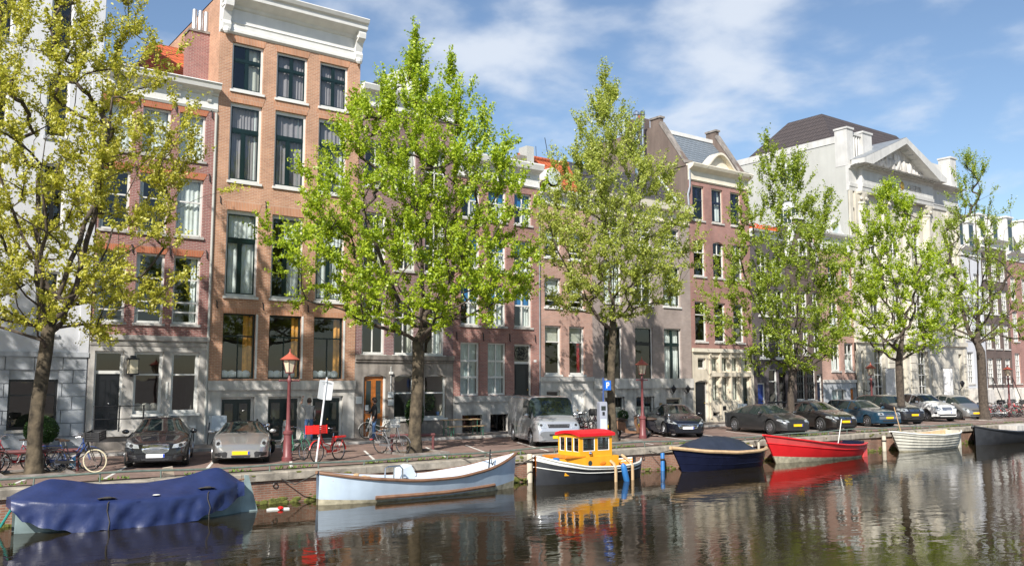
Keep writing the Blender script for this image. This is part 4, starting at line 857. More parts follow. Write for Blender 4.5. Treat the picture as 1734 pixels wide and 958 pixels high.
def house_oculus():                      # B9
    x0, x1 = XB[1393], XB[1449]
    r = hroot('brick_house', 'small pink brick house whose white cornice carries a round oculus window', x0)
    zf = PZ(1419, 428); zc = PZ(1419, 398); zt = PZ(1419, 377); zb = PZ(1425, 645)
    C = cols([(1407.5, 1423), (1430.5, 1446)], 605); rows = [row(580, 628, 1427), row(511, 555, 1424), row(447, 487, 1419)]
    hs = [(a, b, *R) for R in rows for a, b in C]
    gw = (*cols([(1408,1433)],668)[0], .55, PZ(1420,658)); gd = (*cols([(1440,1449)],668)[0], .12, PZ(1444,656))
    mb = MB(); wall_panel(mb, x0, x1, zb, zf, YF+.01, hs); mb.build('wall', 'brick_rose', r)
    mb = MB(); wall_panel(mb, x0, x1, -.1, zb, YF-.02, [gw, gd]); mb.build('stone_base', 'stone_blue', r)
    MB().box(x0+.01, x1-.01, YF-.1, YF-.02, zb-.1, zb+.1).build('string_course', 'stone_light', r)
    for rc in hs: win(r, rc, YF+.01, fw=.09, hb=(.6,), vb=(.5,), sill='stone_light', simple=True, cur=[('low','curtain_white',.4)])
    arch_fill(r, gw, YF-.02, 'stone_blue', .12); win(r, gw, YF-.02, fw=.1, vb=(.5,), simple=True, cur=[('full','curtain_grey')]); door(r, gd, YF-.02, 'orange_wood', 'stone_blue')
    mb = MB(); xg = gw[0]
    for x in (xg-.2, xg+.9, xg+2): mb.tube([(x,YF-.9,0),(x,YF-.9,1.05)], .03, 5)
    mb.box(xg-.2, xg+2, YF-.93, YF-.87, 1.0, 1.1); mb.build('area_rail', 'iron', r)
    cornice(r, x0+.02, x1-.02, [(.03,zf),(.12,zf+.1),(.05,zf+.14),(.05,zc-.3),(.12,zc-.26),(.4,zc-.12),(.44,zc)], 'white_paint')
    xm = (x0+x1)/2; n = 16; w = .75; hh = zt-zc
    bl = MB().prism([(xm-w-.7,zc-.02),(xm+w+.7,zc-.02),(xm+w+.15,zc+hh*.25),(xm+w,zc+hh*.45)] + [(xm+w*math.cos(a), zc+hh*.45+hh*.55*math.sin(a)) for a in [math.pi*i/n for i in range(1, n)]] + [(xm-w,zc+hh*.45),(xm-w-.15,zc+hh*.25)], 'y', YF-.1, YF+.3).build('oculus_surround', 'white_paint', r)
    MB().lathe([(w*.62,.02),(w*.62,.1),(w*.85,.1),(w*.85,.02)], 24, (xm,YF-.1,zc+hh*.45), Matrix.Rotation(rad(90),3,'X')).build('oculus_ring', 'white_paint', bl, smooth=True)
    MB().lathe([(0,.03),(w*.62,.03)], 24, (xm,YF-.1,zc+hh*.45), Matrix.Rotation(rad(90),3,'X')).build('oculus_pane', 'curtain_grey', bl)
    shell(r, x0, x1, zc-.1, YF+.01, 'brick_rose', 9); interior(r, x0, x1, [-.1, zb, rows[1][0]-.5, rows[2][0]-.5, zc-.3], YF)
house_oculus()

def temple():                            # B10
    x0, x1 = XB[1449], XB[1636]; Wd = x1-x0
    r = hroot('temple_building', 'grand pale stone building with columns, sculpted triangular pediment and plain grey side wall', x0, 'building')
    zg = PZ(1636, 583); za = PZ(1462, 323, YF-.55); zfz = PZ(1468, 294, YF-.55); zco = PZ(1456, 272, YF-1.3); zp = PZ(1539, 234, YF-1.3); zat = PZ(1432, 218)
    xa, xb = x0+1.0, PX(1602, 307, YF-1.3)-.6; xm = (xa+xb)/2                 # the pedimented centre
    cx = [xa+.45+(xb-xa-.9)*i/3 for i in range(4)]           # four giant columns
    bays = [(a+b)/2 for a, b in zip(cx, cx[1:])]; ends = [x0+.62, x1-1.0]
    gw = [(b-.75, b+.75, .3, zg-.7) for b in bays] + [(e-.28, e+.28, .3, zg-.8) for e in ends]
    u1 = [(b-.62, b+.62, zg+1.0, zg+4.6) for b in bays] + [(e-.24, e+.24, zg+1.0, zg+4.6) for e in ends]
    u2 = [(b-.62, b+.62, zg+6.3, zg+8.8) for b in bays] + [(e-.24, e+.24, zg+6.3, za-1.2) for e in ends]
    mb = MB(); wall_panel(mb, x0, x1, zg, za, YF, u1+u2, .3); mb.build('wall', 'stone_temple', r)
    mb = MB(); wall_panel(mb, x0, x1, -.1, zg, YF-.12, gw, .5); mb.build('rusticated_base', 'stone_temple', r)
    MB().box(x0, x1, YF-.3, YF-.0, zg-.22, zg+.12).build('base_cornice', 'stone_temple', r)
    for xs in ([x0+.1] + cx + [x1-.45]):
        for j in range(8):
            MB().box(xs-.38 if xs in cx else xs, xs+.38, YF-.2, YF-.12, .15+j*(zg-.5)/8, .15+(j+1)*(zg-.5)/8-.05).build('ashlar_block', 'stone_temple', r)
    for i, rc in enumerate(gw):
        if i == 1: door(r, rc, YF-.12, 'green_paint', 'stone_temple', fan=1.2, leaves=2, d=.3)
        else: win(r, rc, YF-.12, 'white_paint', hb=(.2,.4,.6,.8), vb=(.33,.66), fw=.09, simple=True, d=.3)
    for rc in u1+u2: win(r, rc, YF, 'white_paint', hb=(.25,.5,.75), vb=(.5,), fw=.09, simple=True, d=.18)
    for rc in u1[:3]: MB().box(rc[0]-.25, rc[1]+.25, YF-.25, YF-.01, rc[3]+.1, rc[3]+.35).build('window_hood', 'stone_temple', r)
    for i, c in enumerate(cx):
        R_ = .46; cz = za-.95
        col = MB().lathe([(R_*1.25,zg+.12),(R_*1.25,zg+.35),(R_*1.1,zg+.45),(R_,zg+.55),(R_*1.0,zg+3),(R_*.86,cz)], 20, (c,YF-.0,0)).build('column', 'stone_temple', r, smooth=True)
        cp = MB().lathe([(R_*.86,cz),(R_*1.0,cz+.1),(R_*.9,cz+.2),(R_*1.15,cz+.5),(R_*1.35,cz+.78)], 16, (c,YF-.0,0)); cp.box(c-.6, c+.6, YF-.49, YF+.1, cz+.78, za-.01)
        for k in range(8): a = k*math.pi/4; cp.ball((c+.5*math.cos(a),YF+.5*math.sin(a),cz+.42), .13, 6, 4)
        cp.build('capital', 'stone_temple', col)
    for a, b in ((x0+.02, x0+.36), (x1-.4, x1-.02), (x0+.7, x0+.98), (x1-1.85, x1-1.5)): MB().box(a, b, YF-.14, YF, zg+.12, za).build('corner_pilaster', 'stone_temple', r)
    # entablature: set back over the ends, forward over the columns
    for a, b, o in ((x0-.02, xa, .0), (xb, x1+.02, .0), (xa, xb, .4)):
        cornice(r, a, b, [(.1+o,za),(.14+o,za+.3),(.18+o,za+.3),(.2+o,za+.55),(.12+o,za+.58),(.12+o,zfz+.2),(.22+o,zfz+.25),(.3+o,zfz+.4),(.75+o,zfz+.5),(.8+o,zco-.08),(.9+o,zco)], 'stone_white', name='entablature')
    x = xa+.1
    while x < xb-.2: MB().box(x, x+.2, YF-1.08, YF-.48, zfz+.38, zfz+.49).build('dentil', 'stone_white', r); x += .48
    # pediment
    pr = MB().prism([(xa,zco+.002),(xb,zco+.002),(xm,zp-.5)], 'y', YF-.43, YF+.4).build('pediment', 'stone_light', r)
    for s, xe in ((-1, xa-.75), (1, xb+.75)):
        MB().prism([(xe,zco+.01),(xe,zco+.36),(xm,zp),(xm,zp-.48),(xe+s*-1.0,zco+.01)], 'y', YF-1.3, YF-.2).build('raking_cornice', 'stone_white', pr)
        for k in range(9):
            t = (k+.7)/10; xx = xe+(xm-xe)*t; zz = zco+.02+(zp-.48-zco)*t - .14
            if zz > zco+.15: MB().box(xx-.11, xx+.11, YF-1.03, YF-.44, zz-.04, zz+.12).build('dentil', 'stone_white', pr)
        MB().add([(xe,YF-1.28,zco+.38),(xm,YF-1.28,zp+.02),(xm,YF+5,zp+.02),(xe,YF+5,zco+.38)], [(0,1,2,3)]).build('pediment_roof', 'lead', pr)
    rn = random.Random(5); mb = MB()
    for k in range(110):
        t = rn.uniform(-1, 1); hmax = (zp-zco-1.3)*(1-abs(t)); zz = zco+.2+rn.uniform(0, max(.1, hmax*.85)); mb.ball((xm+t*(xb-xa)*.36, YF-.48, zz), rn.uniform(.1,.24), 7, 5, (1,.6,1.2))
    for k in range(5): mb.ball((xm-1.6+.8*k, YF-.53, zco+.6+(.4 if k == 2 else 0)), .3, 8, 6, (.8,.6,1.9))
    tag(mb.build('relief_sculpture', 'stone_light', pr, smooth=True), kind='stuff')
    for word, pa, pb in (('FELIX', 1489, 1521), ('MERITIS', 1536, 1578)):     # raised letters on the frieze
        cu = bpy.data.curves.new('inscription', 'FONT'); cu.body = word; cu.size = .6; cu.extrude = .02; to = bpy.data.objects.new('t', cu); COL.objects.link(to)
        dg = bpy.context.evaluated_depsgraph_get(); dg.update(); me = bpy.data.meshes.new_from_object(to.evaluated_get(dg)); bpy.data.objects.remove(to)
        xa_, xb_ = PX(pa, 310, YF-.55), PX(pb, 320, YF-.55); wd = max(v.co.x for v in me.vertices); sc = 1
        for v in me.vertices: v.co = Vector((v.co.x*sc, -v.co.z, v.co.y))
        me.materials.clear(); me.materials.append(M['stone_light']); o = bpy.data.objects.new('inscription', me); COL.objects.link(o); o.parent = r; o.location = (xa_-x0, -.55, (zfz+.2+za+.58)/2-.2)
    MB().ball((PX(1528,312,YF-.55), YF-.53, (zfz+za+.78)/2), .3, 10, 6, (.8,.4,1.1)).build('frieze_emblem', 'gold', r, smooth=True)
    # attic, corner blocks and balustrade
    MB().box(x0+.1, x1-.1, YF+.6, YF+1.0, zco-.1, zat-.5).build('attic_wall', 'stone_white', r)
    for a, b in ((x0-.03, x0+.75), (x1-.9, x1+.03), (x0+2.0, x0+3.2)): MB().box(a, b, YF-.1, YF+.9, zco-.02, zat).box(a-.06, b+.06, YF-.18, YF+.96, zat, zat+.14).build('attic_block', 'stone_white', r)
    for a, b in ((x0+.75, x0+2.0),):
        MB().box(a, b, YF+.02, YF+.3, zat-.3, zat-.1).build('balustrade_rail', 'stone_white', r)
        n = 4
        for k in range(n): MB().lathe([(.07,zco),(.13,zco+.4),(.06,zco+.9),(.09,zat-.3)], 8, (a+(b-a)*(k+.5)/n, YF+.16, 0)).build('baluster', 'stone_white', r, smooth=True)
    # plain side wall, parapet and dark hipped roof
    D = 19
    sw = [(YF+5.2, YF+7.4, PZ(1330,455,YF+6)-8, 0)]
    mb = MB(); hs = [(4.1, 5.9, 17.5, 19.4), (4.2, 6.0, 14.4, 16.2)]
    w2 = MB(); wall_panel(w2, 0, D, -.1, zat-.9, 0, hs, .2)
    w2.v = [(x0-.008+v[1], YF+.02+v[0], v[2]) for v in w2.v]; w2.build('side_wall', 'stucco_grey', r)
    for a, b, c, d in hs:
        m2 = MB(); yA, yB = YF+.02+a, YF+.02+b; xx = x0+.1
        m2.box(xx, xx+.06, yA, yA+.08, c, d); m2.box(xx, xx+.06, yB-.08, yB, c, d); m2.box(xx, xx+.06, yA, yB, c, c+.08); m2.box(xx, xx+.06, yA, yB, d-.08, d)
        for k in range(1, 5): yy = yA+(yB-yA)*k/5; m2.box(xx, xx+.05, yy-.02, yy+.02, c, d)
        for k in range(1, 3): zz = c+(d-c)*k/3; m2.box(xx, xx+.05, yA, yB, zz-.02, zz+.02)
        w = m2.build('window', 'white_paint', r); MB().add([(xx+.03,yA,c),(xx+.03,yB,c),(xx+.03,yB,d),(xx+.03,yA,d)], [(0,1,2,3)]).build('pane', 'car_glass', w)
        MB().box(xx-.02, xx+.02, yA, yB, d-(d-c)*.3, d).build('blind', 'banner', w)
    MB().box(x0-.06, x0+.3, YF+.9, YF+D, zat-.9, zat-.4).build('parapet', 'stone_white', r)
    MB().box(x1-.3, x1, YF+.1, YF+D, -.1, zat-.5).box(x0+.3, x1-.3, YF+D-.3, YF+D, -.1, zat-.5).build('rear_walls', 'stucco_grey', r)
    zr = 23.1; z0 = zat-.55; a, b = x0+2.4, x1-2.6
    MB().add([(x0+.4,YF+1.3,z0),(x1-.4,YF+1.3,z0),(x1-.4,YF+9.6,z0),(x0+.4,YF+9.6,z0),(a,YF+3.5,zr),(b,YF+3.5,zr),(b,YF+6.6,zr),(a,YF+6.6,zr)], [(0,1,5,4),(1,2,6,5),(2,3,7,6),(3,0,4,7),(4,5,6,7)]).build('roof', 'tile_dark', r)
    MB().box(x0+.3, x1-.3, YF+1.0, YF+D-.3, z0-.1, z0-.02).build('flat_roof', 'lead', r)
    interior(r, x0, x1, [-.1, zg, zg+5.6, za], YF)
    # hanging banners
    for px in (1505, 1603):
        x = PX(px, 648, YF-.5); b = MB().box(x-.05, x-.03+.03, YF-1.0, YF-.3, PZ(px,673,YF-.6), PZ(px,624,YF-.6)).build('banner', 'banner', r)
        MB().tube([(x-.02,YF-.1,PZ(px,623.5,YF-.6)),(x-.02,YF-1.05,PZ(px,623.5,YF-.6))], .02, 5).build('banner_pole', 'iron', b)
    for px in (1460, 1614):
        x = PX(px, 660); z = 2.0; ln = MB().lathe([(.06,0),(.17,.3),(.2,.33),(.04,.52)], 6, (x,YF-.75,z)).build('wall_lantern', 'iron', r); MB().tube([(x,YF-.12,z-.1),(x,YF-.5,z-.25),(x,YF-.75,z)], .03, 6).build('lantern_bracket', 'iron', ln)
temple()

def far_house(x0, x1, zc, zr, wall, label, base='stone_light', n=3, dormer=True, cor='white_paint', seed=0, name='brick_house', roof='slate_dark', stoop=True):
    r = hroot(name, label, x0); w = x1-x0; zb = 1.9; Y = YF
    nr = max(3, round((zc-zb)/3.4)); fh = (zc-.9-zb)/nr; cw = w/n
    hs = [(x0+cw*(i+.5)-.52, x0+cw*(i+.5)+.52, zb+.35+fh*k, zb+.35+fh*k+(fh*.72 if k < nr-1 else fh*.55)) for k in range(nr) for i in range(n)]
    mb = MB(); wall_panel(mb, x0, x1, zb, zc-.8, Y, hs); mb.build('wall', wall, r)
    mb = MB(); gh = [(x0+cw*(i+.5)-.45, x0+cw*(i+.5)+.45, .35, 1.35) for i in range(1, n)]; wall_panel(mb, x0, x1, -.1, zb, Y-.06, gh); mb.build('stone_base', base, r)
    for rc in gh: win(r, rc, Y-.06, 'white_paint', vb=(.5,), fw=.06, simple=True)
    for rc in hs: win(r, rc, Y, 'white_paint', hb=(.2,.4,.6,.8), vb=(.33,.66), fw=.09, bar=.045, sill='stone_light', simple=True)
    cornice(r, x0+.01, x1-.01, [(.03,zc-.8),(.1,zc-.72),(.05,zc-.68),(.05,zc-.3),(.4,zc-.15),(.5,zc)], cor)
    MB().add([(x0+.05,Y+.4,zc-.05),(x1-.05,Y+.4,zc-.05),(x1-.05,Y+1.7,zr),(x0+.05,Y+1.7,zr),(x1-.05,Y+9,zr),(x0+.05,Y+9,zr),(x0+.05,Y+9,zc-.1),(x1-.05,Y+9,zc-.1)], [(0,1,2,3),(3,2,4,5),(0,3,5,6),(1,7,4,2)]).build('mansard_roof', roof, r)
    if dormer:
        for i in range(n-1 if n > 2 else n):
            x = x0+w*(i+.5)/(n-1 if n > 2 else n); d = MB().box(x-.55, x+.55, Y+.25, Y+1.8, zc-.05, zr-.25).box(x-.65, x+.65, Y+.15, Y+1.8, zr-.25, zr-.1).build('dormer', 'white_paint', r)
            MB().box(x-.36, x+.36, Y+.235, Y+.26, zc+.2, zr-.4).build('dormer_window', 'car_glass', d)
    if stoop:
        x = x0+cw*.5; st = MB().box(x-.9, x+.9, Y-1.3, Y-.06, 0, zb-.1).build('stoop', base, r)
        for k in range(5): MB().box(x+.9+k*.28, x+1.18+k*.28, Y-1.2, Y-.1, 0, (zb-.1)*(5-k)/6).build('step', base, st)
        mb = MB(); mb.tube([(x-.85,Y-1.25,zb+.85),(x+.9,Y-1.25,zb+.85),(x+2.2,Y-1.25,1.0)], .035, 6)
        for xx, z in ((x-.85,zb-.1),(x+.9,zb-.1),(x+2.2,.05)): mb.tube([(xx,Y-1.25,z),(xx,Y-1.25,z+.95)], .04, 6)
        mb.build('stair_rail', 'iron', st)
    shell(r, x0, x1, zc-.1, Y, wall, 9); interior(r, x0, x1, [-.1, zb] + [zb+fh*(k+1) for k in range(nr)], Y)
    return r
X = XB[1672]
zc, zr = PZ(1693, 409), PZ(1690, 370)
r = far_house(XB[1636]+.02, X, zc-1.0, zr-.6, 'stucco_white', 'narrow white plastered house with dark mansard roof squeezed beside the columned building', n=2, name='white_house')
MB().prism([(X-2.4,zr-.7),(X-.9,zr-.7),(X-1.2,zr+.6),(X-1.65,zr+1.1),(X-2.1,zr+.6)], 'y', YF+1.5, YF+2).build('ornamental_gable', 'stone_light', r)
far_house(X, X+4.6, zc, zr+.3, 'brick_brown', 'dark brown brick house with white many-paned windows and stone stoop behind parked bicycles', n=3)
far_house(X+4.6, X+11, zc-.8, zr+.6, 'brick_red', 'red brick house at the far end of the row with white dormers in its roof', n=3)

# ---------------------------------------------------------------- trees
def tree(label, x, y, fork, env, leaf, ntip=380, nsh=5, nlf=18, seed=1, tr=.26, lean=(0,0), forks=1, lsize=.075, cx=0.0, bark='bark', up=.55, gap=0.0, spires=()):
    rg = np.random.RandomState(seed); root = empty('elm_tree', (x, y, 0), 0, label, 'tree', 'elm trees along the canal')
    zs = [e[0] for e in env]; rs = [e[1] for e in env]; zt = zs[-1]
    P = []; par = []; D = []
    def addn(p, pa, d): P.append(np.array(p, float)); par.append(pa); D.append(np.array(d, float)); return len(P)-1
    n = 7; last = -1
    for i in range(n):                                   # trunk
        t = i/(n-1); last = addn((lean[0]*t+.05*math.sin(t*5+seed), lean[1]*t+.05*math.sin(t*4), fork*t), last, (0,0,1))
    trunk_top = last
    lead = trunk_top
    k = int((zt-fork)*.72/.5)
    wob = rg.uniform(0, 6)
    for i in range(k):                                   # leader
        t = (i+1)/k; p = P[trunk_top] + np.array((cx*t + .35*math.sin(t*6+wob), .3*math.sin(t*5+wob*2), (zt-fork)*.72*t)); lead = addn(p, lead, (0,0,1))
    nl = 8
    for j in range(nl):                                  # main limbs, rising
        a = 2*math.pi*j/nl + rg.uniform(-.3, .3); z0 = rg.uniform(-.6, 1.8 if forks > 1 else 2.6); st = min(range(len(P)), key=lambda q: abs(P[q][2]-(fork+z0)))
        z1 = fork + rg.uniform(.32, .62)*(zt-fork); R = np.interp(z1, zs, rs)*rg.uniform(.5, .8); end = np.array((lean[0]+cx*.5+R*math.cos(a), lean[1]+R*math.sin(a), z1)); s0 = P[st].copy(); q = st; m = 9
        for i in range(1, m+1):
            t = i/m; bl = t**.75; p = s0 + (end-s0)*np.array((bl, bl, t**1.15)) + rg.normal(0, .06, 3); d = p-P[q]; q = addn(p, q, d/np.linalg.norm(d))
    T = []
    while len(T) < ntip:
        z = rg.uniform(zs[0], zt); R = np.interp(z, zs, rs)
        if rg.rand() > (R/max(rs))**1.2 + .12: continue
        a = rg.uniform(0, 2*math.pi); r = R*rg.uniform(.12, 1)**.55
        f = 1 + .18*math.sin(3*a+seed) + .12*math.sin(5*a+z*1.3)
        p = np.array((lean[0]+cx+r*f*math.cos(a), lean[1]+r*f*math.sin(a), z))
        if gap and math.sin(p[0]*1.9+seed)*math.sin(p[2]*1.7+seed*2)*math.sin(p[1]*1.8) > gap: continue
        T.append(p)
    for v, ztop, ln in spires:                           # upright shoots that stand above the crown; v is the offset across the street axis
        for i in range(int(ln*5)):
            z = ztop-ln*i/(ln*5); w_ = .12+.22*(ztop-z)/ln; T.append(np.array((v*.8+rg.normal(0,w_), -v*.6+rg.normal(0,w_), z)))
    c0 = np.array((lean[0], lean[1], fork)); T.sort(key=lambda p: np.linalg.norm(p-c0))
    tips = []
    for p in T:
        A = np.array(P[trunk_top-1:]); v = p-A; dist = np.linalg.norm(v, axis=1); cost = dist*(1+np.where(v[:,2] < .15*dist, .9, 0)) + .04*np.linalg.norm(A-c0, axis=1)
        q = int(np.argmin(cost)) + trunk_top-1; s0 = P[q].copy(); L = np.linalg.norm(p-s0); m = max(2, int(L/.4)); d0 = D[q]; 
        for i in range(1, m+1):
            t = i/m; b = s0 + (p-s0)*t + d0*L*.25*t*(1-t) + np.array((0,0,.12*L*t*(t-1))) + (rg.normal(0, .035, 3) if i < m else 0)
            d = b-P[q]; q = addn(b, q, d/(np.linalg.norm(d)+1e-6))
        tips.append(q)
    N = len(P); cnt = np.zeros(N)
    for q in tips: cnt[q] += 1
    ch = [[] for _ in range(N)]
    for i in range(N-1, 0, -1):
        if cnt[i] == 0: cnt[i] = .6
        cnt[par[i]] += cnt[i]; ch[par[i]].append(i)
    rr = np.maximum(tr*(cnt/cnt[trunk_top])**.6, .008)
    for i in range(trunk_top+1): t = i/trunk_top; rr[i] = tr*(1.0 + .25*max(0, 1-t*5)**1.5 - .08*t + (.0 if i else .1))
    tm, bm = MB(), MB()
    mtr = trunk_top + 3
    tm.tube([P[i] for i in range(mtr)], [float(rr[i]) for i in range(mtr)], 14)
    done = set()
    for i in range(N):                                   # chains: follow the thickest child
        for c in sorted(ch[i], key=lambda c: -cnt[c])[(1 if i else 0):] if i else []:
            chain = [i, c]
            while ch[chain[-1]]: chain.append(max(ch[chain[-1]], key=lambda k: cnt[k]))
            bm.tube([P[k] for k in chain], [float(min(rr[k], rr[chain[1]]*1.1)) for k in chain], 7 if rr[c] > .04 else 4, cap=False)
    chain = list(range(mtr-1, mtr)); 
    while ch[chain[-1]]: chain.append(max(ch[chain[-1]], key=lambda k: cnt[k]))
    bm.tube([P[k] for k in chain], [float(rr[k]) for k in chain], 8, cap=False)
    tm.build('trunk', bark, root, smooth=True, angle=80); bm.build('branches', 'bark_dark', root, smooth=True, angle=80)
    # leaves along short upward shoots
    tp = np.array([P[q] for q in tips]); td = np.array([D[q] for q in tips])
    extra = [i for i in range(mtr, N) if rr[i] < .03 and rg.rand() < .16]
    if extra: tp = np.vstack([tp, np.array([P[i] for i in extra])]); td = np.vstack([td, np.array([D[i] for i in extra])])
    K = len(tp); sh0 = np.repeat(tp, nsh, 0); sd = np.repeat(td, nsh, 0)*.7 + rg.normal(0, .55, (K*nsh, 3)); rd = sh0*np.array((1,1,0)); rd /= np.linalg.norm(rd, axis=1)[:,None]+.3; sd += rd*.45; sd[:,2] += up*np.clip((sh0[:,2]-zs[0])/(zt-zs[0]), 0, 1)*1.7-.05; sd /= np.linalg.norm(sd, axis=1)[:,None]
    hf = np.clip((sh0[:,2]-zs[0])/(zt-zs[0]), 0, 1); sL = rg.uniform(.3, .85, K*nsh)*(1+.35*hf)
    sd[:,2] += hf*.8; sd /= np.linalg.norm(sd, axis=1)[:,None]
    Q = K*nsh*nlf; tt = np.tile(np.linspace(.05, 1, nlf), K*nsh)[:,None]
    c = np.repeat(sh0, nlf, 0) + np.repeat(sd*sL[:,None], nlf, 0)*tt + rg.normal(0, .045, (Q, 3))
    u = rg.normal(0, 1, (Q, 3)); u /= np.linalg.norm(u, axis=1)[:,None]; nn = rg.normal(0, .7, (Q, 3)); nn[:,2] += .8; nn[:,1] -= .4; nn[:,0] -= .45; w = np.cross(nn, u); w /= np.linalg.norm(w, axis=1)[:,None]
    s = (rg.uniform(.5, 1.45, Q)*lsize)[:,None]; u *= s; w *= s*.62
    V = np.stack([c-u, c+w-u*.1, c+u, c-w-u*.1], 1).reshape(-1, 3).astype(np.float32)
    me = bpy.data.meshes.new('crown'); me.vertices.add(Q*4); me.vertices.foreach_set('co', V.ravel()); me.loops.add(Q*4); me.loops.foreach_set('vertex_index', np.arange(Q*4, dtype=np.int32))
    me.polygons.add(Q); me.polygons.foreach_set('loop_start', np.arange(0, Q*4, 4, dtype=np.int32)); me.polygons.foreach_set('loop_total', np.full(Q, 4, dtype=np.int32)); me.materials.append(M[leaf]); me.update(calc_edges=True)
    o = bpy.data.objects.new('crown', me); COL.objects.link(o); o.parent = root; tag(o, kind='stuff')
    return root
def tx(px, y=28.3): return PX(px, 640, y)
tree('yellow-leaved elm with a forked trunk beside the white house, rubbish bags at its foot', tx(66, 28.6), 28.6, 4.2, [(3.9,1.6),(4.9,3.0),(7,4.0),(9.5,3.9),(11.5,3.0),(13.5,2.3),(16,1.6),(17,.4)], 'leaf_yellow', 540, 4, 38, 3, .2, (.12,0), 2, .046, gap=.3)
tree('bright green spreading elm in front of the purple brick house with the oak door', tx(705), 28.3, 4.0, [(4.5,1.6),(5.3,3.6),(7.1,4.8),(9.8,4.0),(11.8,2.4),(13,1.4),(14,.6),(14.6,.2)], 'leaf_bright', 500, 4, 40, 11, .235, (.05,0), 1, .051, cx=-.3, up=.75, gap=.3, spires=((-.1,15.5,3.0),(1.35,14.3,2.8),(-2.5,13.0,2.4),(-1.1,13.8,2.2),(3.2,11.4,2.0),(2.3,12.5,2)))
tree('pale olive-green elm with a slim straight trunk beside the blue parking sign', tx(1037), 28.3, 4.7, [(5.3,1.1),(6.4,3.1),(8.4,3.9),(10.4,3.1),(12.4,1.8),(14.2,.8),(15.2,.2)], 'leaf_olive', 440, 4, 34, 21, .175, (0,0), 1, .046, up=.8, gap=.3, spires=((-.1,16.1,2.5),(-1.3,13.9,2.2),(1.2,13.6,2.2),(-2.2,12.2,2),(2.4,11.8,2)))
tree('mid-green elm standing behind the grey sedan, before the dark narrow houses', tx(1340), 28.3, 2.9, [(3,.8),(4.2,2.8),(5.8,4.0),(8.5,3.7),(11.2,2.2),(13,1.1),(14.2,.3)], 'leaf_mid', 380, 4, 28, 33, .185, (0,0), 1, .053, bark='bark_dark', gap=.27, spires=((-.7,15.0,2.2),(.7,14.2,2),(-2.2,12.6,2),(2.3,12.2,2)))
tree('fresh green elm before the columned building, trunk rising behind the white car', tx(1525), 28.3, 3.7, [(4.1,1.6),(5.8,3.5),(8,3.2),(10.5,2.3),(12.6,1.3),(13.9,.3)], 'leaf_bright', 350, 4, 28, 44, .22, (-.1,0), 1, .055, bark='bark_dark', gap=.3)
tree('tall thin-leaved elm with bare-looking limbs beyond the small silver car', tx(1665), 28.3, 4.4, [(4.8,1.2),(6,3.4),(9.2,3.7),(12.5,2.4),(15.5,1.2),(17.4,.3)], 'leaf_mid', 270, 4, 22, 55, .29, (-.2,0), 1, .05, bark='bark_dark', gap=.25)
# the row goes on before the white house; its shade falls on that front
tree('yellow-leaved elm standing before the far end of the white house', -6.6, 28.4, 4.2, [(3.9,1.6),(4.9,3.0),(7,4.0),(10,3.8),(13.5,2.3),(16,.4)], 'leaf_yellow', 380, 4, 22, 63, .2, (.1,0), 1, .06, gap=.35)

# ---------------------------------------------------------------- cars
def smooth_tab(tab, xs, w=.07):
    tx_, tv = zip(*sorted(tab)); o = np.zeros(len(xs))
    for k in (-1, -.5, 0, .5, 1): o += np.interp(xs + k*w, tx_, tv)
    return o/5
def wheel(root, x, y, r, wd, side, rim='alloy', spokes=7):
    R = Matrix.Rotation(rad(90), 3, 'X'); s = side
    w = MB().lathe([(r*.62,-wd/2),(r*.9,-wd/2),(r*.985,-wd*.38),(r,-wd*.2),(r,wd*.2),(r*.985,wd*.38),(r*.9,wd/2),(r*.62,wd/2)], 28, (x, y, r), R).build('wheel', 'rubber', root, smooth=True)
    m = MB(); yo = y + s*wd*.46
    m.lathe([(r*.66,-.01*s),(r*.66,.012*s),(r*.58,.012*s),(r*.56,-.03*s)], 28, (x, yo, r), R)
    for k in range(spokes):
        a = 2*math.pi*k/spokes; m.obox((x+r*.32*math.cos(a), yo, r+r*.32*math.sin(a)), r*.56, .03, r*.11, Matrix.Rotation(-a, 3, 'Y'))
    m.lathe([(0,-s*.03),(r*.14,-s*.03),(r*.14,s*.0)], 12, (x, yo, r), R); m.build('rim', rim, w)
    MB().lathe([(0,0),(r*.62,0)], 20, (x, y+s*wd*.2, r), R).build('brake_disc', 'plastic_black', w)
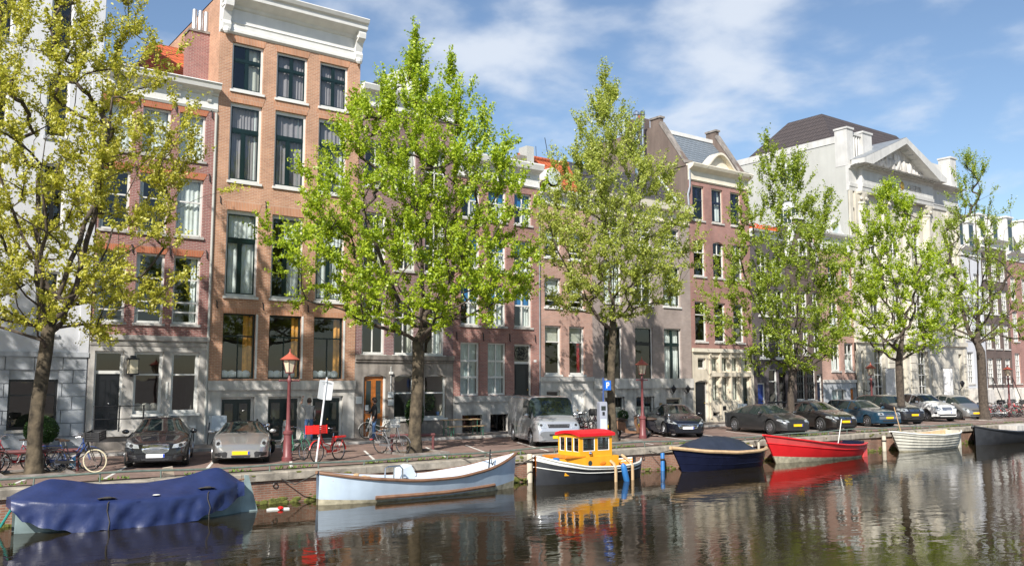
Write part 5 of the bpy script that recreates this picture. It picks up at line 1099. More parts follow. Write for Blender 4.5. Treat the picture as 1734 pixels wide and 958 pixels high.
def car(name, label, paint, loc, rz, L, Wd, Hh, top, belt, wb, fo, rw, glass_x, wind, back=None, plan=None, wt=.72, lights=None, grille=None, intake=None, plate='plate_yellow', platez=.45, roofmat=None, rim='alloy', spokes=7, group='cars parked along the canal', cat='car', pillars=(), fogs=None, mirror=None, bar=None, sill=.2, lower=None, plate_w=.26):
    root = empty(name, loc, rz, label, cat, group)
    h = L/2; n = 110; xs = np.linspace(-h, h, n); w0 = Wd/2
    plan = plan or [(-h,.72),(-h+.12,.86),(-h+.45,.96),(-h+1.2,1),(h-1.3,1),(h-.6,.965),(h-.25,.88),(h-.08,.76),(h,.62)]
    wv = smooth_tab(plan, xs, .06)*w0; tv = smooth_tab(top, xs, .09); bv = np.minimum(smooth_tab(belt, xs, .1), tv-.03)
    xf, xr = h-fo, h-fo-wb; ra = rw*1.13
    P = []; tl = []
    for i, x in enumerate(xs):
        zl = sill + (.03 if x > h-.3 or x < -h+.3 else 0)
        for xc in (xf, xr):
            if abs(x-xc) < ra: zl = max(zl, rw + math.sqrt(ra*ra-(x-xc)**2))
        w, t, b = wv[i], tv[i], bv[i]; q = min(1, max(0, (t-b-.04)/(Hh-b-.04))); tl.append(q)
        zm = max(zl+.02, .5*(sill+b)); y5 = w*.88*(1-q) + wt*w0*q; z5 = (b+.012)*(1-q) + (t-.07)*q if q > 0 else t-.012
        z5 = b + (t-b)*(.45 + .42*q)
        row_ = [(w*.86, zl), (w*.975, zl+.012), (w, max(zl+.015, zm)), (w*.985, max(zl+.02, b-.08)), (w*.955, max(zl+.025, b)), (y5, max(zl+.03, z5)), (y5*.86, t-.012), (y5*.5, t+.004), (0, t+.012)]
        P.append([(x, -a, z) for a, z in row_] + [(x, a, z) for a, z in row_[-2::-1]])
    nv = len(P[0]); body, roof, gs = MB(), MB(), {}
    def which(i, j):
        xm = (xs[i]+xs[i+1])/2; q = (tl[i]+tl[i+1])/2; jj = j if j < nv//2 else nv-2-j
        if jj == 4 and glass_x[0] < xm < glass_x[1] and q > .32 and not any(abs(xm-p) < .05 for p in pillars): return 'side_window' + ('_l' if j < nv//2 else '_r') + str(sum(xm > p for p in pillars))
        if jj >= 5 and wind[0] < xm < wind[1]: return 'windscreen'
        if jj >= 5 and back and back[0] < xm < back[1]: return 'rear_window'
        if roofmat and q > .5 and jj >= 4: return 'roof'
        return 'body'
    allv = [p for r_ in P for p in r_]
    parts = {}
    for i in range(n-1):
        for j in range(nv-1): parts.setdefault(which(i, j), []).append((i*nv+j, (i+1)*nv+j, (i+1)*nv+j+1, i*nv+j+1))
    parts['body'] += [tuple(range(nv)), tuple((n-1)*nv+j for j in range(nv-1, -1, -1))]
    def sub(fs):
        m = {}; v = []
        for f in fs:
            for k in f:
                if k not in m: m[k] = len(v); v.append(allv[k])
        return MB().add(v, [tuple(m[k] for k in f) for f in fs])
    bo = sub(parts.pop('body')).build('body', paint, root, smooth=True, angle=40)
    for k, fs in parts.items():
        if k == 'roof': sub(fs).build('soft_top', roofmat, root, smooth=True, angle=50)
        else: sub(fs).build(k.split('_l')[0].split('_r')[0] if k.startswith('side') else k, 'car_glass', root, smooth=True, angle=60)
    MB().box(-h+.25, h-.3, -w0*.8, w0*.8, .17, .62).build('underbody', 'plastic_black', root)
    for xc in (xf, xr):
        for s in (-1, 1): wheel(root, xc, s*(w0-.125), rw, .22, s, rim, spokes)
    bv_ = BVHTree.FromPolygons(allv, [(i*nv+j, (i+1)*nv+j, (i+1)*nv+j+1, i*nv+j+1) for i in range(n-1) for j in range(nv-1)] + [tuple((n-1)*nv+j for j in range(nv))])
    def patch(nm, poly, mat, off=.012, parent=None, thick=True):
        c = np.mean(poly, 0); V = []; F_ = []; N_ = len(poly)*3
        pts = []
        for a, b in zip(poly, poly[1:]+poly[:1]): pts += [np.array(a)+(np.array(b)-np.array(a))*t for t in (0, 1/3, 2/3)]
        for rr_ in (0, .4, .75, 1):
            for p in (pts if rr_ else [c]):
                q = c+(np.array(p)-c)*rr_; hit = bv_.ray_cast(Vector((h+1, q[0], q[1])), Vector((-1,0,0)))[0]
                V.append(((hit.x if hit else h-.3)+off, q[0], q[1]))
        F_ += [(0, 1+k, 1+(k+1)%N_) for k in range(N_)]
        for r_ in range(2):
            b0 = 1+r_*N_; F_ += [(b0+k, b0+N_+k, b0+N_+(k+1)%N_, b0+(k+1)%N_) for k in range(N_)]
        b0 = 1+2*N_; m0 = len(V)
        V += [(V[b0+k][0]-off-.02, V[b0+k][1], V[b0+k][2]) for k in range(N_)]; F_ += [(b0+k, m0+k, m0+(k+1)%N_, b0+(k+1)%N_) for k in range(N_)]
        return MB().add(V, F_).build(nm, mat, parent or root, smooth=True, angle=50)
    for s in (-1, 1):
        if lights: hl = patch('headlight', [(s*a, b) for a, b in lights], 'head_lens'); c = np.mean(lights, 0); patch('lamp_unit', [(s*(c[0]+.06*math.cos(a)), c[1]+.05*math.sin(a)) for a in [k*math.pi/4 for k in range(8)]], 'plastic_black', .018, hl)
        if fogs: patch('fog_lamp', [(s*a, b) for a, b in fogs], 'plastic_black')
        mx = mirror or (wind[1]-.25, bv[np.argmin(abs(xs-(wind[1]-.25)))]+.1)
        MB().ball((mx[0], s*(w0+.07), mx[1]), .12, 10, 6, (.55,.95,.62)).build('mirror', paint, root, smooth=True)
    if grille:
        for g in grille: gg = patch('grille', g[0], g[1], .014)
    if intake: patch('intake', intake, 'plastic_black', .010)
    if lower: patch('bumper', lower[0], lower[1], .008)
    if bar: patch('chrome_trim', bar, 'chrome', .022)
    hit = bv_.ray_cast(Vector((h+1, 0, platez)), Vector((-1,0,0)))[0]; xp = (hit.x if hit else h)+.035
    pl = MB().box(xp-.03, xp, -plate_w, plate_w, platez-.055, platez+.055).build('licence_plate', plate, root)
    MB().box(xp-.02, xp+.004, plate_w-.05, plate_w, platez-.05, platez+.05).build('plate_band', 'plate_blue', pl)
    return root
HD = rad(-90-22.5)
def spot(px, py, L, yaw=HD, y=None):         # place a car by where its front bumper meets the street
    x, yy = onZ(px, py) if y is None else (PX(px, 640, y), y)
    return (x-math.cos(yaw)*L/2, yy-math.sin(yaw)*L/2, 0)
def mir(half): return [*half, *[(-a, b) for a, b in half[::-1]]]
# black saloon with an oval mesh grille
L = 4.96; h = L/2
car('parked_car', 'black saloon with silver oval mesh grille parked beside the silver convertible', 'car_black', spot(262, 793, L, rad(-90-19)), rad(-90-19), L, 1.88, 1.46,
    [(-h,.78),(-h+.12,1.0),(-1.55,1.06),(-.95,1.3),(-.3,1.46),(.3,1.42),(1.18,1.0),(1.6,.94),(h-.35,.80),(h-.08,.70),(h,.55)], [(-h,.9),(-1,.98),(1.1,.92),(1.7,.86),(h,.62)], 2.9, .92, .345, (-1.15,.82), (.38,1.15), (-1.5,-.8), wt=.6,
    lights=[(.46,.60),(.5,.70),(.82,.78),(.88,.72),(.84,.62)], grille=[(mir([(.27,.72),(.37,.70),(.39,.60),(.36,.50),(.24,.45)]), 'chrome'), (mir([(.24,.69),(.34,.67),(.355,.60),(.33,.525),(.22,.48)]), 'alloy')], intake=mir([(.4,.30),(.36,.22)]), plate='plate_white', platez=.38, pillars=(-.25,), fogs=[(.5,.30),(.55,.40),(.86,.42),(.84,.36)])
L = 4.37; h = L/2
car('parked_car', 'low silver convertible with black soft top and yellow plate', 'car_silver', spot(407, 787, L, rad(-90-21)), rad(-90-21), L, 1.80, 1.28,
    [(-h,.6),(-h+.15,.82),(-1.5,.92),(-.9,1.05),(-.3,1.26),(.15,1.27),(.95,.92),(1.35,.83),(h-.4,.70),(h-.1,.60),(h,.42)], [(-h,.7),(-1,.88),(.9,.86),(1.5,.78),(h,.55)], 2.47, .95, .335, (-.7,.6), (.2,.95), None, wt=.62, roofmat='soft_top',
    lights=[(.58,.55),(.60,.70),(.68,.78),(.78,.74),(.80,.62),(.72,.53)], intake=mir([(.3,.30),(.26,.20)]), plate='plate_yellow', platez=.375, fogs=[(.42,.24),(.40,.38),(.46,.42),(.8,.38),(.78,.27)], spokes=10, lower=(mir([(.72,.20),(.7,.17)]), 'plastic_black'))
# silver van
L = 4.95; h = L/2; VY = rad(-90-23)
car('delivery_van', 'silver panel van parked beside the iron parking meter', 'car_van', spot(947, 757, L, VY), VY, L, 1.92, 1.98,
    [(-h,1.7),(-h+.1,1.93),(-h+.6,1.97),(.95,1.97),(1.2,1.92),(1.8,1.22),(2.1,1.12),(h-.1,1.0),(h-.02,.8),(h,.6)], [(-h,1.15),(1.0,1.15),(1.6,1.08),(2.0,1.0),(h,.8)], 3.0, .9, .345, (.25,1.55), (1.14,1.84), None,
    plan=[(-h,.95),(-h+.1,.99),(-h+.5,1),(h-.8,1),(h-.35,.985),(h-.12,.94),(h,.87)], wt=.92, lights=[(.50,.74),(.52,.92),(.80,.98),(.88,.93),(.86,.76)], grille=[(mir([(.46,.90),(.42,.76)]), 'plastic_black'), (mir([(.42,.86),(.40,.83)]), 'plastic_grey')], lower=(mir([(.84,.62),(.86,.30),(.7,.22)]), 'plastic_grey'), intake=mir([(.4,.52),(.38,.44)]), plate='plate_yellow', platez=.40, spokes=8, cat='van', mirror=(1.35,1.22), group='cars parked along the canal')
# black saloon with wide chrome-rimmed grille
L = 4.79; h = L/2
sal = [(-h,.8),(-h+.12,1.02),(-1.6,1.08),(-.95,1.3),(-.3,1.46),(.3,1.43),(1.22,1.02),(1.6,.97),(h-.35,.82),(h-.08,.70),(h,.55)]; bel = [(-h,.92),(-1,.98),(1.1,.93),(1.7,.87),(h,.62)]
car('parked_car', 'black saloon with swept headlights and white plate beside the scooters', 'car_ink', spot(1166, 741, L, rad(-90-31)), rad(-90-31), L, 1.85, 1.46, sal, bel, 2.82, .95, .335, (-1.2,.9), (.42,1.18), (-1.55,-.85), wt=.6,
    lights=[(.5,.62),(.56,.68),(.86,.86),(.89,.80),(.82,.64)], grille=[(mir([(.52,.64),(.40,.42)]), 'chrome'), (mir([(.47,.61),(.37,.45)]), 'plastic_black')], plate='plate_white', platez=.45, pillars=(-.2,), fogs=[(.62,.3),(.64,.38),(.8,.4),(.8,.32)])
L = 4.97; h = L/2
car('parked_car', 'dark grey fastback sedan with many-spoked alloy wheels and yellow plate', 'car_grey', spot(1352, 737, L, rad(-90-16)), rad(-90-16), L, 1.91, 1.42,
    [(-h,.8),(-h+.12,1.0),(-1.9,1.06),(-.9,1.32),(-.2,1.42),(.35,1.38),(1.25,.99),(1.6,.95),(h-.35,.80),(h-.08,.70),(h,.55)], [(-h,.92),(-1,.97),(1.1,.92),(1.7,.86),(h,.62)], 2.91, .92, .36, (-1.55,.9), (.42,1.2), (-1.85,-.85), wt=.6, lights=[(.45,.62),(.47,.72),(.84,.76),(.88,.70),(.80,.62)],
    grille=[(mir([(.36,.74),(.38,.60),(.30,.34)]), 'plastic_black')], platez=.48, spokes=12, pillars=(-.2,), fogs=[(.52,.3),(.52,.4),(.86,.4),(.82,.32)])
L = 5.03; h = L/2
car('parked_car', 'brownish-black large saloon with kidney grille and yellow plate', 'car_brownblack', spot(1434, 731, L, rad(-90-18)), rad(-90-18), L, 1.90, 1.49, [(-h,.85),(-h+.12,1.06),(-1.7,1.12),(-1.0,1.36),(-.3,1.49),(.25,1.45),(1.2,1.04),(1.6,.99),(h-.3,.84),(h-.06,.72),(h,.55)], [(-h,.95),(-1,1.0),(1.1,.95),(1.7,.88),(h,.65)], 2.99, .88, .36, (-1.4,.9), (.38,1.18), (-1.65,-.9), wt=.6,
    lights=[(.40,.66),(.42,.76),(.84,.80),(.88,.72),(.8,.66)], grille=[([(.03,.62),(.03,.76),(.30,.76),(.28,.62)], 'chrome'), ([(-.03,.62),(-.03,.76),(-.30,.76),(-.28,.62)], 'chrome'), ([(.05,.64),(.05,.74),(.27,.74),(.25,.64)], 'plastic_black'), ([(-.05,.64),(-.05,.74),(-.27,.74),(-.25,.64)], 'plastic_black')], platez=.52, pillars=(-.25,), intake=mir([(.5,.36),(.45,.28)]))
L = 4.72; h = L/2
car('parked_car', 'boxy teal-blue estate car with upright grille and yellow plate', 'car_teal', spot(1508, 723, L, rad(-90-18)), rad(-90-18), L, 1.76, 1.44, [(-h,.9),(-h+.05,1.1),(-2.0,1.42),(-1.4,1.44),(.1,1.43),(1.0,1.0),(1.5,.95),(h-.2,.87),(h-.03,.80),(h,.6)], [(-h,.95),(1,.93),(1.6,.88),(h,.8)], 2.67, .88, .315, (-1.9,.75), (.2,.98), (-2.28,-1.98), wt=.68,
    plan=[(-h,.86),(-h+.12,.95),(-h+.6,1),(h-1,1),(h-.4,.97),(h-.12,.92),(h,.84)], lights=[(.40,.66),(.40,.80),(.74,.80),(.76,.66)], grille=[(mir([(.35,.81),(.35,.65)]), 'chrome'), (mir([(.31,.78),(.31,.67)]), 'plastic_black')], platez=.52, pillars=(-.1,-1.1), intake=mir([(.5,.38),(.5,.3)]), lower=(mir([(.72,.60),(.72,.45)]), 'plastic_grey'))
L = 4.67; h = L/2
suv = [(-h,1.0),(-h+.08,1.2),(-1.9,1.62),(-1.3,1.70),(-.2,1.71),(.25,1.66),(1.05,1.22),(1.5,1.15),(h-.3,1.02),(h-.05,.88),(h,.65)]; sb = [(-h,1.1),(1,1.1),(1.6,1.02),(h,.85)]
def suvc(label, paint, px, py, plate, lights, gr, yaw, **k):
    car('parked_car', label, paint, spot(px, py, L, yaw), yaw, L, 1.88, 1.71, suv, sb, 2.82, .85, .37, (-1.75,.75), (.3,1.02), (-2.25,-1.95), wt=.66, lights=lights, grille=gr, plate=plate, platez=.6, pillars=(-.15,-1.1), sill=.3, **k)
suvc('charcoal off-roader with kidney grille beside the white car', 'car_charcoal', 1551, 720, 'plate_yellow', [(.42,.82),(.44,.96),(.84,.98),(.88,.86),(.8,.80)], [([(.03,.80),(.03,.94),(.32,.94),(.3,.80)], 'chrome'), ([(-.03,.80),(-.03,.94),(-.32,.94),(-.3,.80)], 'chrome'), ([(.05,.82),(.05,.92),(.29,.92),(.27,.82)], 'plastic_black'), ([(-.05,.82),(-.05,.92),(-.29,.92),(-.27,.82)], 'plastic_black')], rad(-90-20), lower=(mir([(.8,.70),(.8,.40)]), 'plastic_black'))
suvc('white off-roader with slanted headlights and mesh grille', 'car_white', 1606, 714, 'plate_white', [(.40,.80),(.46,.88),(.86,.98),(.88,.90),(.7,.80)], [(mir([(.36,.92),(.34,.72)]), 'alloy')], rad(-90-24), intake=mir([(.6,.48),(.55,.38)]), fogs=[(.7,.5),(.7,.6),(.8,.6),(.8,.5)])
L = 3.8; h = L/2
car('parked_car', 'small silver one-box hatchback last in line before the bicycles', 'car_pewter', spot(1655, 711, L, rad(-90-26)), rad(-90-26), L, 1.76, 1.58, [(-h,1.0),(-h+.05,1.2),(-1.6,1.52),(-1.0,1.58),(-.2,1.57),(.25,1.48),(1.12,1.05),(1.4,.92),(h-.15,.76),(h-.03,.66),(h,.5)], [(-h,1.0),(.6,.98),(1.2,.9),(h,.6)], 2.55, .72, .31, (-1.45,.75), (.3,1.1), (-1.85,-1.55), wt=.68,
    lights=[(.50,.60),(.52,.72),(.74,.78),(.80,.70),(.74,.60)], grille=[(mir([(.32,.64),(.3,.58)]), 'plastic_black')], platez=.45, pillars=(-.1,-.95), intake=mir([(.5,.34),(.45,.27)]))

# ---------------------------------------------------------------- bicycles
def bicycle(name, label, loc, rz, paint='bike_black', crate=None, lean=.08, group='bicycles parked along the street', steer=0, tyre='rubber', rack=True, saddle='leather', child=None):
    root = empty(name, loc, rz, label, 'bicycle', group); root.rotation_euler.x = lean
    r = .34; xf, xr = .55, -.52; R = Matrix.Rotation(rad(90), 3, 'X')
    for x in (xf, xr):
        m = MB(); k = 26
        m.grid([[Vector((x+(r-.018+.018*math.cos(b))*math.cos(a), .018*math.sin(b), r+(r-.018+.018*math.cos(b))*math.sin(a))) for b in [2*math.pi*j/6 for j in range(7)]] for a in [2*math.pi*i/k for i in range(k)]], closeu=True)
        w = m.build('wheel', tyre if x == xf else 'rubber', root, smooth=True)
        m = MB(); m.lathe([(r-.04,-.012),(r-.034,0),(r-.04,.012)], k, (x,0,r), R)
        for i in range(14): a = 2*math.pi*i/14; m.tube([(x,.02*(-1)**i,r),(x+(r-.04)*math.cos(a),0,r+(r-.04)*math.sin(a))], .0025, 3, cap=False)
        m.tube([(x,-.05,r),(x,.05,r)], .022, 6); m.build('rim', 'steel', w)
        m = MB(); m.grid([[(x+(r+.03)*math.cos(a), -.022, r+(r+.03)*math.sin(a)), (x+(r+.04)*math.cos(a), 0, r+(r+.04)*math.sin(a)), (x+(r+.03)*math.cos(a), .022, r+(r+.03)*math.sin(a))] for a in [rad(d) for d in (range(15, 150, 12) if x == xf else range(25, 185, 12))]])
        m.build('mudguard', paint, root)
    bb, st, hd = (-.08,0,.29), (-.26,0,.78), (.38,0,.80)
    m = MB(); m.tube([(.33,0,.95),(.38,0,.78),(.40,0,.68)], .019, 6); m.tube([hd,(.28,0,.52),bb], .018, 6); m.tube([(.36,0,.88),(.2,0,.60),(-.16,0,.50)], .016, 6); m.tube([bb,st], .017, 6)
    for s in (-1, 1): m.tube([bb,(xr,.05*s,r)], .011, 5); m.tube([st,(xr,.055*s,r)], .010, 5); m.tube([(.40,.0,.70),(.44,.05*s,.62),(xf,.055*s,r)], .012, 5)
    m.build('frame', paint, root, smooth=True)
    m = MB(); m.lathe([(.085,-.006),(.095,0),(.085,.006)], 16, (bb[0],-.06,bb[2]), R); m.tube([(bb[0],-.09,bb[2]),(bb[0]+.12,-.1,bb[2]-.12)], .01, 5); m.tube([(bb[0],.09,bb[2]),(bb[0]-.12,.1,bb[2]+.12)], .01, 5)
    m.obox((bb[0]+.13,-.14,bb[2]-.13), .1, .08, .025); m.obox((bb[0]-.13,.14,bb[2]+.13), .1, .08, .025); m.build('crankset', 'bike_grey', root)
    MB().box(xr, bb[0]+.09, -.075, -.06, r-.06, r+.02).build('chain_case', paint, root)
    MB().tube([st,(-.29,0,.9)], .013, 5).build('seat_post', 'steel', root)
    MB().add([(-.42,-.1,.96),(-.42,.1,.96),(-.15,.02,.94),(-.15,-.02,.94),(-.40,-.08,.90),(-.40,.08,.90),(-.16,.015,.91),(-.16,-.015,.91)], [(0,1,2,3),(4,7,6,5),(0,4,5,1),(1,5,6,2),(2,6,7,3),(3,7,4,0)]).build('saddle', saddle, root)
    MB().tube([(.12,-.3,1.06),(.25,-.27,1.08),(.33,-.12,1.05),(.33,0,1.0),(.33,.12,1.05),(.25,.27,1.08),(.12,.3,1.06)], .012, 6).tube([(.33,0,.94),(.33,0,1.02)], .015, 5).build('handlebar', 'steel', root, smooth=True)
    MB().ball((.46,0,.86), .045, 8, 5).build('front_lamp', 'chrome', root)
    if rack:
        m = MB()
        for y in (-.06, 0, .06): m.tube([(-.30,y,.74),(-.80,y,.74)], .007, 4)
        for s in (-1, 1): m.tube([(-.7,.06*s,.74),(xr,.06*s,r)], .007, 4)
        m.tube([(-.8,-.06,.74),(-.8,.06,.74)], .007, 4); m.build('luggage_rack', paint, root)
    if crate:
        c = MB(); x0, x1, y0, y1, z0, z1 = .36, .74, -.25, .25, .92, 1.2
        if crate == 'wicker_white': x0, x1, y0, y1, z0, z1 = -.85, -.45, -.32, .32, .45, .82
        o = MB().box(x0, x1, y0, y1, z0, z0+.02).build('crate', crate, root)
        for k in range(4):
            z = z0+.02+k*(z1-z0-.02)/4; t = .015
            m = MB(); zz = z+(z1-z0)/4-.018; m.box(x0, x1, y0-t, y0, z, zz); m.box(x0, x1, y1, y1+t, z, zz); m.box(x0-t, x0, y0-t, y1+t, z, zz); m.box(x1, x1+t, y0-t, y1+t, z, zz); m.build('crate_slat', crate, o)
        m = MB()
        for x in (x0, x1):
            for y in (y0-.018, y1+.018): m.box(x-.02, x+.02, y-.012, y+.012, z0, z1)
        m.build('crate_posts', crate, o)
    return root
def gp(px, py): x, y = onZ(px, py); return (x, y, 0)
G1 = 'bicycles parked along the street'
b1 = gp(45, 800)
bicycle('bicycle', 'black bicycle with black plastic crate leaning left of the forked elm', (2.95, 28.6, 0), rad(200), crate='plastic_black', lean=-.12)
bicycle('bicycle', 'black bicycle with black crate and cream front tyre right of the forked elm', (5.35, 28.3, 0), rad(-32), crate='plastic_black', lean=.1, tyre='tyre_cream')
bicycle('bicycle', 'dark blue bicycle behind the one with the cream tyre', (5.3, 28.85, 0), rad(-24), 'bike_blue', lean=.05)
bicycle('bicycle', 'maroon bicycle propped against the forked elm trunk', (3.9, 29.3, 0), rad(190), 'bike_maroon', lean=.1)
lp = onZ(490, 779)
bicycle('bicycle', 'grey bicycle chained end-on to the red lamp post', (lp[0]+.28, lp[1]+.25, 0), rad(-82), 'bike_green', lean=-.06)
rb = onZ(557, 781)
bicycle('bicycle', 'all-red bicycle with a red crate on its front and red saddlebag rack', (rb[0], rb[1]+.05, 0), rad(205), 'bike_red', crate='bike_red', lean=.05, saddle='bike_black')
o = bpy.data.objects; r_ = [k for k in o if k.name.startswith('bicycle') and 'all-red' in k.get('label', '')][0]
MB().box(-.82, -.34, -.09, .09, .745, .80).build('rack_cushion', 'bike_red', r_)
bicycle('bicycle', 'grey bicycle standing end-on beside the bright green elm', (15.75, 28.45, 0), rad(-70), 'bike_grey', lean=.12)
wx = PX(613, 720)
bicycle('bicycle', 'white bicycle with wicker pannier parked at the oak door', (wx+.25, YF-1.1, .09), rad(170), 'bike_white', crate='wicker_white', lean=.05)
for i, (px, c) in enumerate(((966, 'bike_black'), (977, 'bike_grey'), (986, 'bike_black'), (997, 'bike_maroon'))):
    bicycle('bicycle', ['black bicycle nearest the van among those at the white stone base', 'grey bicycle second from the van at the white stone base', 'black bicycle third from the van at the white stone base', 'maroon bicycle farthest from the van at the white stone base'][i], (PX(px, 700, 33)+.2, 33.0+.1*i, 0), rad(-65+8*i), c, lean=.08, crate='plastic_black' if i == 2 else None)
rn = random.Random(9); cc = ['bike_black','bike_red','bike_maroon','bike_grey','bike_black','bike_blue','bike_white','bike_red','bike_black','bike_green']
for i in range(14):
    px = 1676 + i*4.6; Y = 29.4 + (i % 3)*.8
    o = bicycle('bicycle', '%s bicycle%s in the crowded row beyond the small silver hatchback' % (cc[i % 10].split('_')[1], ' with crate' if i % 4 == 1 else ''), (PX(px, 690, Y), Y, 0), rad(rn.uniform(-80, -50)), cc[i % 10], lean=rn.uniform(-.1, .1), crate='plastic_black' if i % 4 == 1 else None, group='crowded row of bicycles')
# ---------------------------------------------------------------- scooters
def scooter(name, label, loc, rz, paint, cover=None, steer=0):
    root = empty(name, loc, rz, label, 'scooter', 'motor scooters parked by the elm'); root.rotation_euler.x = .06
    for x in (.62, -.6):
        R = Matrix.Rotation(rad(90), 3, 'X'); w = MB().lathe([(.12,-.05),(.19,-.055),(.225,0),(.19,.055),(.12,.05)], 20, (x,0,.225), R).build('wheel', 'rubber', root, smooth=True)
        MB().lathe([(0,-.045),(.13,-.045),(.13,.045),(0,.045)], 16, (x,0,.225), R).build('rim', 'alloy', w)
    prof = [(-.95,.55),(-.9,.35),(-.55,.42),(-.25,.30),(-.05,.22),(.35,.22),(.38,.27),(-.0,.30),(-.15,.42),(-.2,.72),(-.5,.78),(-.85,.72)]
    m = MB(); k = len(prof)
    for y, s in ((-.17,.94),(-.12,1),(.12,1),(.17,.94)): m.v += [(-.4+(a+.4)*s, y, .45+(b-.45)*s) for a, b in prof]
    for q in range(3): m.f += [(q*k+i, q*k+(i+1)%k, (q+1)*k+(i+1)%k, (q+1)*k+i) for i in range(k)]
    m.f += [tuple(range(k)), tuple(3*k+i for i in range(k-1,-1,-1))]; m.m = [0]*len(m.f); m.build('body', paint, root, smooth=True)
    sh = [[(.36+.0*abs(t)-.09*abs(t)**2+ (.12*(1-z) if z < .4 else 0), t*(.2-.07*abs(z-.5)), .24+.72*z) for t in (-1,-.6,-.2,.2,.6,1)] for z in (0,.15,.35,.6,.85,1)]
    m = MB().grid(sh).grid([[(p[0]-.03,p[1],p[2]) for p in r] for r in sh]); m.build('leg_shield', paint, root, smooth=True)
    MB().tube([(.62,0,.225),(.5,0,.6),(.36,0,1.0)], .03, 7).build('steering_column', 'steel', root)
    m = MB(); m.grid([[(.62+(.27)*math.cos(a), y, .225+.27*math.sin(a)+(.02 if y == 0 else 0)) for y in (-.07,0,.07)] for a in [rad(d) for d in range(20, 175, 14)]]); m.build('front_mudguard', paint, root, smooth=True)
    MB().tube([(.25,-.32,1.0),(.36,-.1,1.03),(.36,.1,1.03),(.25,.32,1.0)], .02, 6).build('handlebar', 'plastic_black', root); MB().ball((.42,0,1.0), .09, 10, 6, (.8,1,.9)).build('headlight', 'chrome', root, smooth=True)
    MB().ball((-.48,0,.82), .3, 12, 6, (1.25,.5,.3)).build('seat', 'leather', root, smooth=True)
    for s in (-1, 1): MB().tube([(.3,.3*s,1.02),(.28,.34*s,1.2)], .008, 4).ball((.28,.34*s,1.22), .05, 8, 5, (.3,1,.8)).build('mirror', 'plastic_black', root)
    MB().box(-.98, -.94, -.09, .09, .45, .58).build('licence_plate', 'plate_yellow', root)
    if cover: MB().ball((-.35,0,.75), .5, 14, 8, (1.3,.55,.7)).build('cover', cover, root, smooth=True)
    return root
scooter('motor_scooter', 'brown scooter half hidden behind the slim elm trunk', (PX(1063,700,29.6)+.1, 29.6, 0), rad(-52), 'wood_rub')
scooter('motor_scooter', 'black scooter with round chrome headlight beside the black saloon', (PX(1117,700,29.2), 29.2, 0), rad(-50), 'car_ink')
scooter('motor_scooter', 'dark scooter with blue box parked behind the silver convertible', (PX(446,700,32.0), 32.0, 0), rad(-80), 'car_black', cover='bike_blue')
scooter('motor_scooter', 'red and black scooter glimpsed beyond the grey sedan roof', (PX(1331,690,32.5), 32.5, 0), rad(-30), 'bike_red')

# ---------------------------------------------------------------- boats
def hull(L, B, sheer, beam, rake0=0., rake1=.3, depth=.35, full=.55, n=40, k=9, thick=.05):
    """x from 0 to L, waterline z=0; returns outer and inner grids"""
    out, inn = [], []
    for i in range(n+1):
        s = i/n; b = np.interp(s, *zip(*beam))*B/2; zs = np.interp(s, *zip(*sheer)); row_, rin = [], []
        for j in range(k):
            t = j/(k-1); z = -depth+(zs+depth)*t; f = t**full if b > .02 else 0
            hh = max(0, z+depth)/(zs+depth); x = s*L - rake0*(1-s)**4*hh + rake1*s**4*hh
            row_.append((x, b*(.18+.82*f) if b > .01 else 0, z)); rin.append((x+(.05 if s < .02 else -.05 if s > .98 else 0), max(0, b*(.18+.82*f)-thick), z+.04 if j == 0 else z))
        out.append(row_); inn.append(rin)
    return out, inn
def smoothl(tab, n=60):
    xs = np.linspace(0, 1, n); a, b = zip(*tab); v = np.interp(xs, a, b)
    for _ in range(6): v[1:-1] = (v[:-2]+2*v[1:-1]+v[2:])/4
    return list(zip(xs, v))
def both(g): return [g, [[(x,-y,z) for x, y, z in r] for r in g]]
def boat(name, label, x, y, rz, L, B, sheer, beam, mats, rub=None, rubr=.045, floor=.1, inner='hull_sky_in', split=None, **k):
    root = empty(name, (x, y, ZW), rz, label, 'boat', 'boats moored along the canal wall')
    sheer = smoothl(sheer); beam = smoothl(beam)
    out, inn = hull(L, B, sheer, beam, **k)
    m, mi = MB(), MB()
    for g in both(out):
        if split is None: m.grid(g)
        else:
            for q in range(len(g[0])-1):
                mi_ = 0
                for t, idx in split:
                    if (q+.5)/(len(g[0])-1) >= t: mi_ = idx
                m.grid([[r[q], r[q+1]] for r in g], mi_)
    m.build('hull', mats, root, smooth=True, angle=60, weld=True)
    for g in both(inn): mi.grid(g)
    fl = [r[2] for r in inn]
    if inner: mi.build('lining', inner, root, smooth=True, weld=True)
    g = MB()
    for a, b in zip(both(out), both(inn)): g.grid([[a[i][-1], b[i][-1]] for i in range(len(a))])
    g.build('gunwale', rub or mats[0] if not isinstance(mats, str) else rub or mats, root)
    if rub:
        for o_ in both(out): MB().tube([Vector(r[-1])+Vector((0,0,-.03)) for r in o_], rubr, 7).build('rubbing_strake', rub, root, smooth=True)
    if floor is not None:
        f = MB(); n = len(out)
        f.grid([[(r[0][0], yy*np.interp(floor, [p[2] for p in r], [p[1] for p in r])*.97, floor) for yy in (-1,0,1)] for r in out[1:-1]]); f.build('floorboards', 'wood_rub' if inner != 'hull_sky_in' else 'hull_sky_in', root)
    return root, out
def bx(px0, py0, px1, py1):
    a, b = onZ(px0, py0, ZW), onZ(px1, py1, ZW); return a, b
YB = 24.42
